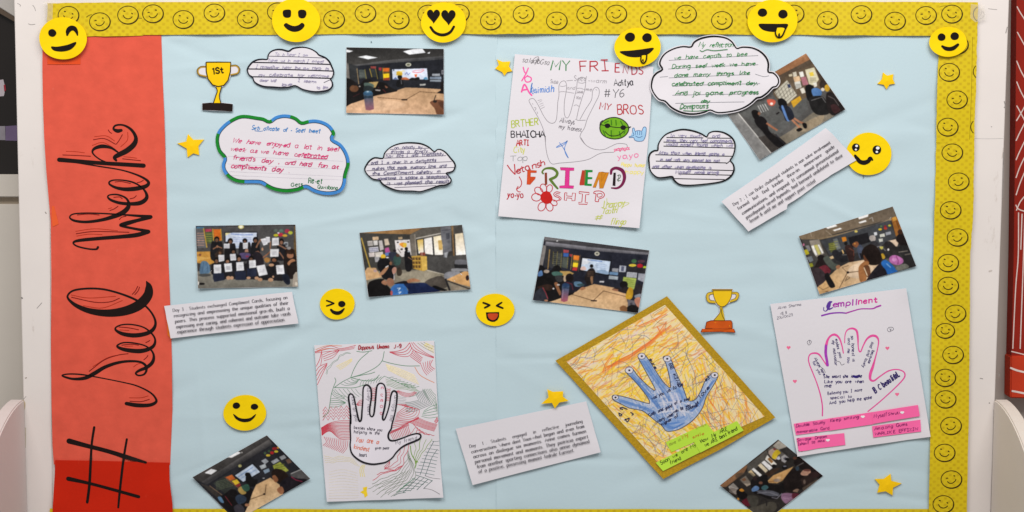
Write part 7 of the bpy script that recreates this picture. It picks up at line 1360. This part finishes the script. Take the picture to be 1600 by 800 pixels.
def W2(s, z, a, b, h, w, rgb, seed, slant=.1, wob=.35): ribbon('handwriting', write(s, z([a])[0], z([b])[0], h, w, 'hand', seed, slant, wob, 4), hf, rgb, t, .0006)
W2('Dopposis Umama', zt, (455, 148), (735, 136), 3.6, .95, (168, 42, 54), 1); W2('J-9', zt, (770, 138), (838, 132), 3.8, 1.0, (176, 42, 60), 2)
W2('besties share you', zb, (388, 158), (626, 182), 2.9, .75, (98, 92, 104), 3); W2('helping is the', zb, (388, 196), (605, 208), 2.9, .75, (104, 98, 110), 4); W2('You are a', zb, (402, 268), (592, 284), 4.4, 1.0, (226, 132, 112), 5); W2('kindest', zb, (388, 322), (512, 350), 4.2, 1.0, (226, 140, 120), 6); W2('given peace', zb, (566, 330), (682, 330), 2.6, .7, (96, 92, 104), 7); W2('heart', zb, (432, 392), (496, 390), 3.4, .8, (90, 88, 100), 8); W2('My friend', zb, (738, 292), (918, 246), 3.6, .75, (150, 146, 154), 9)
for a, b, s, c, k in (((392, 575), (430, 790), 'Kind of you', (150, 146, 156), 11), ((536, 490), (540, 735), 'Lovely heart', (162, 156, 166), 12), ((660, 480), (650, 725), 'c u e o o', (218, 128, 146), 13), ((782, 555), (735, 790), 'always me', (160, 156, 164), 14)): W2(s, zt, a, b, 3.6, .8, c, k)
sheet('drawn_star', zb([(440, 688), (470, 672), (462, 650), (500, 642), (496, 680), (505, 715), (480, 735), (472, 705)]), over(hf, .0002), 0, ink((240, 206, 50)), t, None)

# ------------------------------------------------------------------ gold framed blue hand
zg, zh, zi, zj = Z(860, 450, 2.58), Z(940, 540, 5.333), Z(860, 455, 5.517), Z(1010, 630, 6.152)
hf = surf(.0066, .0006, 160, 93, [(868, 563, 20, .0012), (1212, 653, 25, .0018), (1036, 748, 25, .0020), (1120, 705, 30, .0012)])
t = thing('framed_hand_drawing', 'blue crayon hand on yellow scribble mounted on gold glitter paper', 'drawing', 1040, 605, .0066)
M_GLIT = mat('gold_glitter_paper', (186, 146, 14), 0.42, 0.55, 420, 0.16, 260, 0.5, 0.15)
sheet('mount', quad_pts(zg([(20, 293), (245, 165), (470, 33), (690, 280), (907, 522), (690, 648), (455, 770), (240, 535)]), 3, .25, 6), hf, .0004, M_GLIT, t, 10, True)
draw_c = zg([(65, 297), (462, 68), (863, 518), (437, 708)])
cv = Canvas(draw_c, 4, (234, 213, 166))
r = random.Random(12)
def inq():
    a, b = r.random(), r.random()
    return (draw_c[0] * (1 - a) + draw_c[1] * a) * (1 - b) + (draw_c[3] * (1 - a) + draw_c[2] * a) * b, a, b
hand_c = np.array([700, 300])
for k in range(1500):
    p, a, b = inq()
    d = (p - np.array([1030, 620])); rr = np.hypot(*d)
    near = math.exp(-(rr / 98) ** 2)
    if r.random() < .12 + 1.0 * near:
        c = [(242, 196, 40), (246, 206, 66), (238, 184, 34), (248, 216, 110)][r.randrange(4)]
    elif r.random() < .45 + .3 * b: c = [(236, 160, 66), (240, 184, 84), (230, 142, 56), (220, 150, 108)][r.randrange(4)]
    else: c = [(238, 226, 206), (240, 214, 140), (228, 206, 204), (234, 224, 210)][r.randrange(4)]
    ang = math.radians(-32 if b < .45 else (70 if a > .5 else 35)) + r.uniform(-.35, .35)
    L = r.uniform(6, 26); u_ = np.array([math.cos(ang), math.sin(ang)]) * L / 2; n_ = np.array([-u_[1], u_[0]]) * r.uniform(-.15, .15)
    cv.line([p - u_, p + n_, p + u_], r.uniform(1.0, 2.8), c, r.uniform(.35, .75))
for k in range(190):
    p, a, b = inq()
    if b > .6 and r.random() < .4: c, ang = (226, 120, 60), r.uniform(.9, 1.5)
    else: c, ang = [(222, 130, 92), (206, 140, 110), (232, 140, 60)][r.randrange(3)], math.radians(-30) + r.uniform(-.5, .5)
    L = r.uniform(8, 30); u_ = np.array([math.cos(ang), math.sin(ang)]) * L / 2
    cv.line([p - u_, p + u_], r.uniform(.6, 1.5), c, r.uniform(.3, .6))
for q in ([(470, 690), (560, 620), (700, 540), (800, 470), (880, 420), (980, 340), (1040, 295)], [(470, 670), (600, 590), (740, 520), (850, 440), (990, 320)], [(480, 650), (640, 600), (800, 490), (900, 400), (1000, 265)], [(540, 540), (480, 620), (450, 700)], [(920, 305), (945, 350), (960, 380)], [(760, 300), (880, 250), (1000, 195)], [(700, 640), (760, 700), (790, 770)]):
    cv.line(crom(zi(q), 4), 1.7, (230, 112, 52), .7); cv.line(crom(zi(np.array(q) + [8, 10]), 4), 1.2, (236, 130, 56), .6)
for q in ([(560, 330), (600, 340), (650, 330), (700, 290)], [(600, 180), (650, 190)], [(570, 120), (640, 150)], [(880, 520), (900, 640), (930, 700)], [(900, 460), (960, 540), (1000, 600)], [(960, 340), (940, 420), (930, 500)]): cv.line(crom(zh(q), 4), 1.1, (226, 110, 60), .6)
for k in range(230):                                                # pencil web
    p, a, b = inq(); ang = r.choice([1.2, -.5, .3, 1.9]) + r.uniform(-.4, .4); L = r.uniform(10, 44); u_ = np.array([math.cos(ang), math.sin(ang)]) * L / 2; n_ = np.array([-u_[1], u_[0]]) * r.uniform(-.3, .3)
    cv.line(crom([p - u_, p + n_, p + u_], 5), r.uniform(.5, .8), [(112, 104, 116), (132, 108, 108), (92, 98, 120)][r.randrange(3)], r.uniform(.45, .75))
for q in ([(700, 60), (740, 150), (780, 260), (790, 400), (770, 450)], [(560, 20), (600, 90), (640, 160)], [(900, 400), (880, 520), (920, 620)], [(830, 60), (900, 140), (960, 200)], [(830, 560), (900, 640), (960, 700)]): cv.line(crom(zh(q), 5), .8, (104, 112, 128), .7)
HP = zh([(88, 432), (95, 415), (125, 414), (200, 430), (290, 455), (370, 478), (400, 480), (388, 440), (330, 360), (260, 280), (205, 225), (198, 200), (225, 185), (262, 198), (300, 250), (370, 320), (430, 370), (447, 365), (420, 310), (370, 220), (320, 130), (303, 90), (320, 66), (350, 70), (380, 100), (420, 160), (470, 240), (520, 310), (565, 350), (575, 330), (560, 240), (535, 150), (512, 105), (525, 88), (560, 95), (585, 130), (620, 220), (660, 310), (690, 380), (715, 450), (750, 462), (790, 440), (830, 370), (860, 300), (910, 240), (945, 222), (970, 240), (960, 280), (920, 350), (870, 430), (845, 510), (800, 580), (740, 640), (660, 690), (600, 710), (540, 712), (500, 665), (440, 620), (380, 570), (330, 540), (230, 520), (150, 480), (100, 455)])
hp2 = crom(HP, 3, True)
cv.poly(hp2, (158, 176, 206))
mk = cv.mask(hp2); keep = cv.a.copy()
for k in range(800):
    p = HP[r.randrange(len(HP))] * (f := r.random()) + zh([(560, 520)])[0] * (1 - f) + np.array([r.gauss(0, 6), r.gauss(0, 6)])
    ang = r.choice([math.radians(50), math.radians(-20), math.radians(80)]) + r.uniform(-.3, .3); L = r.uniform(4, 14); u_ = np.array([math.cos(ang), math.sin(ang)]) * L / 2
    cv.line([p - u_, p + u_], r.uniform(.8, 1.8), [(84, 118, 176), (112, 144, 194), (142, 164, 202), (192, 196, 214), (212, 208, 216), (216, 212, 218)][r.randrange(6)], r.uniform(.35, .75))
for q in ([(240, 250), (330, 350), (420, 440), (480, 520)], [(300, 290), (380, 380), (450, 470)], [(340, 130), (420, 250), (520, 380), (580, 470)], [(370, 130), (450, 260), (540, 370)], [(560, 150), (600, 250), (640, 380), (680, 480)], [(150, 455), (260, 490), (380, 530), (480, 600)], [(940, 290), (880, 370), (820, 480), (740, 560)], [(450, 600), (540, 650), (640, 640)], [(520, 660), (600, 690), (680, 650)]):
    for dx in (-10, 0, 11): cv.line(crom(zh(np.array(q) + [dx, -dx * .4 + r.uniform(-8, 8)]), 4), r.uniform(1.6, 2.6), [(70, 112, 178), (92, 130, 190)][r.randrange(2)], .5)
for q in ([(420, 330), (500, 430), (540, 560)], [(560, 380), (600, 460), (620, 600)], [(620, 400), (660, 500), (700, 590)], [(900, 300), (850, 400)], [(480, 480), (640, 470), (760, 500)], [(470, 560), (620, 540), (760, 560)]):
    cv.line(crom(zh(q), 4), r.uniform(2, 3.4), (214, 212, 222), .6)
for q, c in (([(230, 240), (260, 230), (300, 270), (330, 320), (310, 330)], (70, 110, 178)), ([(320, 120), (350, 110), (400, 200), (430, 260), (400, 230)], (96, 136, 198)), ([(640, 370), (680, 380), (715, 450), (700, 480)], (92, 138, 204)), ([(150, 465), (260, 480), (240, 510), (170, 480)], (84, 128, 196)), ([(500, 640), (640, 590), (720, 600), (600, 700), (540, 700)], (88, 134, 204)), ([(580, 400), (650, 400), (660, 470), (600, 520)], (206, 202, 222)), ([(540, 130), (580, 140), (650, 330), (600, 330)], (200, 200, 220))): cv.poly(crom(zh(q), 4, True), c, .35)
out = np.ones(cv.a.shape[:2], bool); out[mk[0]] = ~mk[1]; cv.a[out] = keep[out]
cv.line(np.vstack([hp2, hp2[:1]]), 1.15, (54, 56, 76), .95)
for x, y, a, ro in ((115, 432, 24, .1), (230, 206, 32, .1), (334, 88, 30, .1), (546, 110, 30, .1), (942, 246, 28, .1)):
    q = zh([(x, y)])[0]; cv.ell(q[0], q[1], a / 5.333 * 1.05, a / 5.333 * .85, (214, 210, 218)); e_ = ell(q[0], q[1], a / 5.333 * 1.05, a / 5.333 * .85, 20); cv.line(np.vstack([e_, e_[:1]]), .8, (66, 66, 84)); cv.ell(q[0] + .2, q[1], 1.7, 1.5, (30, 28, 36))
cv.blur(1)
print_mesh('drawing_paper', draw_c, over(hf, .0005), cv, t, mat_print('crayon_paper', .8, .15, .2), .55)
pz_ = []
for s_, a, b, h in (('was you', (420, 450), (520, 404), 3), ('us to be', (545, 392), (680, 330), 3.4), ('of a kind', (610, 490), (740, 448), 2.6), ('Comb and good', (395, 590), (590, 508), 3), ('with be you', (600, 566), (740, 500), 2.8), ('worry when', (468, 640), (600, 580), 3), ('higher of', (500, 668), (640, 590), 2.8), ('to me', (700, 545), (800, 505), 2.8), ('for all', (740, 530), (810, 480), 2.6), ('love', (820, 440), (900, 350), 3.4), ('#3', (870, 300), (900, 275), 3.2), ('BE KIND', (560, 150), (640, 345), 2.8), ('sure', (395, 110), (450, 200), 2.6)):
    pz_ += write(s_, zh([a])[0], zh([b])[0], h, .85, 'hand', len(pz_), .2, .4, 3)
pz_ += lines([zh(q) for q in ([(150, 520), (175, 515), (215, 530)], [(152, 525), (180, 532)], [(140, 560), (170, 575), (150, 585), (145, 565)], [(240, 555), (265, 570), (250, 580)], [(190, 620), (230, 605), (215, 635), (195, 610)])], 1.3)
ribbon('handwriting', pz_, hf, (46, 48, 84), t, .0008)
# lime sticky strips
M_LIME = mat('lime_sticky_paper', (184, 222, 70), 0.75, 0.08, 200, 0.03, 20, 0.15)
def sticky(label, quad, base_f, dz, m, words, z, rgb, group, h=3.4, w=1.0):
    q = z(quad); c = q.mean(0)
    f = over(base_f, dz)
    o = thing('sticky_note', label, 'sticky note', c[0], c[1], float(f(c[0], c[1])), group)
    sheet('paper', quad_pts(q, 3, .2, len(label)), f, .0003, m, o, 8, True)
    for s_, a, b, hh, cc in words:
        ribbon('handwriting', write(s_, z([a])[0], z([b])[0], (hh or h) * .82, w * .8, 'hand', len(s_), .15, .35, 4), f, cc or rgb, o, .00014)
    return o
sticky('lime sticky strip reaching up to the blue wrist on the gold framed drawing', [(186, 375), (580, 195), (655, 290), (240, 470)], hf, .0012, M_LIME, [('mine in', (225, 412), (330, 360), 3.6, (150, 170, 60)), ('My', (350, 345), (412, 310), 4.6, (196, 140, 50)), ('smile', (445, 340), (560, 298), 3.4, (190, 140, 50)), ('always', (478, 252), (575, 208), 2.4, (170, 180, 60))], zj, (60, 70, 30), 'lime sticky strips')
sticky('lime sticky strip at the lower corner of the gold framed drawing', [(90, 572), (470, 385), (522, 470), (160, 652)], hf, .0018, M_LIME, [('Soon we are My', (140, 592), (478, 408), 4.2, None), ('friend', (232, 590), (335, 540), 4.2, None)], zj, (70, 84, 30), 'lime sticky strips')
sticky('lime sticky strip with two dark written lines on the gold framed drawing', [(455, 370), (870, 172), (935, 262), (520, 475)], hf, .0024, M_LIME, [('How My ARE', (526, 384), (775, 262), 4.2, None), ('we ARE best friend', (565, 420), (880, 256), 4.2, None)], zj, (48, 58, 26), 'lime sticky strips')

# ------------------------------------------------------------------ compliment poster with pink hand
zc1, zc2, zc3 = Z(1200, 440, 5.715), Z(1200, 570, 5.335), Z(1240, 500, 5.335)
hf = surf(.0066, .0006, 160, 94, [(1246, 710, 25, .0018), (1454, 682, 20, .0022), (1350, 695, 40, .0012), (1416, 452, 16, .0012)])
t = thing('compliment_drawing', 'white poster with pink outlined hand headed in purple marker', 'drawing', 1328, 580, .0066)
sheet('paper', quad_pts([(1203.5, 475), (1310, 463), (1416, 450.4), (1434, 560), (1454, 682.5), (1350, 697), (1246, 713.4), (1224, 590)], 3, .2, 9), hf, .0003, M_PAP, t, 10, True)
PK, PU = (226, 84, 156), (120, 52, 170)
def W3(s, z, a, b, h, w, rgb, seed, slant=.12, wob=.3, join=False): ribbon('handwriting', write(s, z([a])[0], z([b])[0], h * (1 if h > 5 else .8), w * (1.1 if h > 5 else .82), 'hand', seed, slant, wob, 4, join), hf, rgb, t)
W3('empli', zc1, (580, 228), (800, 204), 5.2, 1.5, (170, 56, 168), 1, .15, .15); W3('nent', zc1, (806, 200), (968, 184), 5.2, 1.6, (214, 60, 152), 2, .15, .15)
ribbon('handwriting', [crom(zc1([(498, 230, 6), (498, 256, 7), (520, 262, 8), (545, 225, 18), (550, 190, 24), (568, 180, 12)]), 6), crom(zc1([(535, 190, 6), (528, 225, 14), (545, 246, 14), (580, 232, 7)]), 6)], hf, (92, 56, 150), t)
ribbon('underline', [crom(zc1([(480, 304, 13), (560, 284, 12), (640, 278, 11), (700, 282, 11)]), 6)], hf, (140, 60, 172), t); ribbon('underline', [crom(zc1([(696, 282, 11), (760, 262, 10), (830, 244, 9), (930, 242, 10), (970, 226, 13), (1005, 214, 13)]), 6)], hf, (172, 62, 166), t, .00013)
for s_, a, b, h in (('Alina Sharma', (88, 248), (300, 212), 3.2), ('VII B', (110, 300), (172, 284), 3), ('27/10/23', (80, 340), (225, 304), 3.4)): W3(s_, zc1, a, b, h, .7, (120, 116, 128), len(s_))
ribbon('hand_outline', [q_ * [1, 1, 1.05] for q_ in [crom(zc3([(240, 798, 9), (240, 720, 9), (225, 630, 9), (195, 530, 8), (160, 440, 8), (132, 370, 8), (124, 320, 8), (140, 285, 9), (180, 276, 12), (215, 290, 11), (250, 340, 8), (278, 380, 11)]), 8),
    crom(zc3([(272, 210, 20), (285, 165, 15), (310, 132, 13), (345, 122, 16), (380, 150, 12), (402, 210, 9), (415, 275, 8)]), 8), crom(zc3([(425, 190, 6), (430, 120, 7), (450, 82, 9), (490, 70, 13), (525, 90, 15), (536, 150, 13), (538, 210, 8), (545, 255, 9), (560, 262, 9), (580, 215, 9), (610, 160, 12), (650, 132, 16), (690, 138, 16), (708, 175, 10), (700, 240, 8), (680, 320, 10), (660, 390, 18), (640, 450, 20), (640, 495, 16), (670, 506, 12), (720, 470, 9), (790, 425, 9), (860, 412, 8), (915, 430, 9), (928, 465, 10), (900, 510, 9), (820, 590, 8), (720, 680, 8), (620, 762, 8)]), 8)]], hf, PK, t)
ribbon('hand_outline', [crom(zc3([(284, 378, 18), (278, 340, 19), (268, 280, 20), (270, 215, 20)]), 8)], hf, (166, 62, 178), t, .00016)
NV = (58, 46, 104)
for s_, a, b, h, w in (('She smart she is one', (250, 484), (565, 478), 3.8, 1.15), ('Like you are when', (256, 526), (586, 524), 3.8, 1.1), ('me', (258, 562), (318, 560), 4.2, 1.2), ('Believing you I more', (284, 624), (568, 592), 3.6, .9), ('special to', (306, 660), (480, 648), 3.4, .9), ('And you help me spoke', (300, 704), (650, 656), 3.8, 1.0), ('B C beautiful.', (682, 610), (885, 466), 5.4, 1.5)): W3(s_, zc3, a, b, h, w, NV, len(s_))
ribbon('handwriting', lines([zc3([(500, 466), (520, 470), (548, 462)]), zc3([(504, 474), (528, 478), (545, 470)])], 2.4), hf, (46, 30, 120), t)
for s_, a, b, h, c in (('Always here', (170, 320), (250, 462), 3.4, NV), ('for you', (155, 350), (215, 455), 3, (90, 80, 130)), ('makes you', (345, 160), (385, 320), 3.6, NV), ('my motivator', (320, 170), (345, 380), 3.6, NV), ('so honest is', (478, 130), (492, 350), 3.6, (74, 66, 112)), ('and me too', (452, 150), (448, 355), 3.4, (90, 84, 130)), ('kind and lovely', (650, 180), (570, 390), 3.6, (84, 76, 116)), ('because', (655, 250), (620, 355), 3.2, NV)): W3(s_, zc3, a, b, h, .95, c, len(s_))
ribbon('pencil_mark', lines([zc3(q) for q in ([(112, 185), (130, 168), (148, 180), (140, 200), (125, 208), (112, 188)], [(130, 168), (135, 182), (128, 195)], [(780, 80), (795, 62), (825, 62), (832, 80), (812, 92), (795, 98), (780, 84)], [(800, 70), (810, 88)], [(805, 90), (815, 72)], [(350, 340), (385, 350), (400, 375), (425, 365)], [(210, 380), (250, 410), (265, 440)])], .7), hf, (110, 106, 116), t)
def mini_heart(x, y, s_): sheet('drawn_heart', heart(x, y, s_, s_ * .9), over(hf, .0001), 0, ink((238, 110, 150)), t, None)
for z_, x, y in ((zc1, 184, 592), (zc1, 1066, 597), (zc2, 224, 140), (zc2, 1076, 248)): q = z_([(x, y)])[0]; mini_heart(q[0], q[1], 6.4)
M_PINK = mat('pink_sticky_paper', (250, 108, 168), 0.75, 0.08, 200, 0.03, 20, 0.15)
PD = (128, 30, 98)
g = 'pink sticky strips'
def sp_(label, quad, dz, words):
    o = sticky(label, quad, hf, dz, M_PINK, words, zc2, PD, g, 3.6, .9); return o
def white_lips(o, x, y, f):
    q = zc2([(x, y)])[0]; sheet('sticker', crom(np.array([q + np.array(v) for v in ((-3.2, 0), (-1.4, -1.8), (0, -1.2), (1.6, -1.9), (3.4, -.4), (1.4, 1.8), (-.8, 1.9))]), 3, True), over(hf, f), .0002, M_WHT, o, None)
sp_('pink sticky strip with two written lines at the margin of the pink hand poster', [(215, 492), (510, 448), (516, 548), (234, 586)], .0012, [('Double Saumy', (232, 522), (480, 488), 3.6, None), ('memorable Card', (240, 572), (512, 536), 3.2, None)])
o = sp_('plain long pink sticky strip with one written line and white sticker', [(504, 448), (870, 394), (876, 496), (514, 549)], .0017, [('Keep smiling', (518, 478), (762, 442), 3.4, None)]); white_lips(o, 790, 432, .0020)
o = sp_('uppermost pink sticky strip at the wide end of the row on the hand poster', [(862, 396), (1250, 335), (1266, 428), (876, 492)], .0022, [('Myself', (882, 444), (990, 428), 4.4, None), ('Shruti', (1000, 424), (1098, 408), 3.2, None)]); white_lips(o, 1118, 397, .0025)
sp_('separate pink sticky note lettered in capitals on the hand poster', [(868, 512), (1270, 458), (1277, 556), (878, 606)], .0012, [('Amazing Gums', (886, 546), (1165, 504), 3.8, None), ('WARLIKE EFFIZIN', (888, 588), (1250, 544), 3.2, None)])
o = sp_('lowest pink sticky note with curled bottom on the hand poster', [(237, 612), (635, 570), (645, 668), (520, 684), (420, 696), (340, 712), (256, 722)], .0012, [('Savage Dream', (240, 640), (498, 606), 3.4, None), ('Ishant to miss', (250, 674), (470, 640), 3.4, None)]); white_lips(o, 498, 628, .0016)
ribbon('handwriting', lines([zc2([(252, 716), (268, 708), (258, 722)]), zc2([(296, 700), (280, 712), (284, 726)])], .9), hf, PD, t)
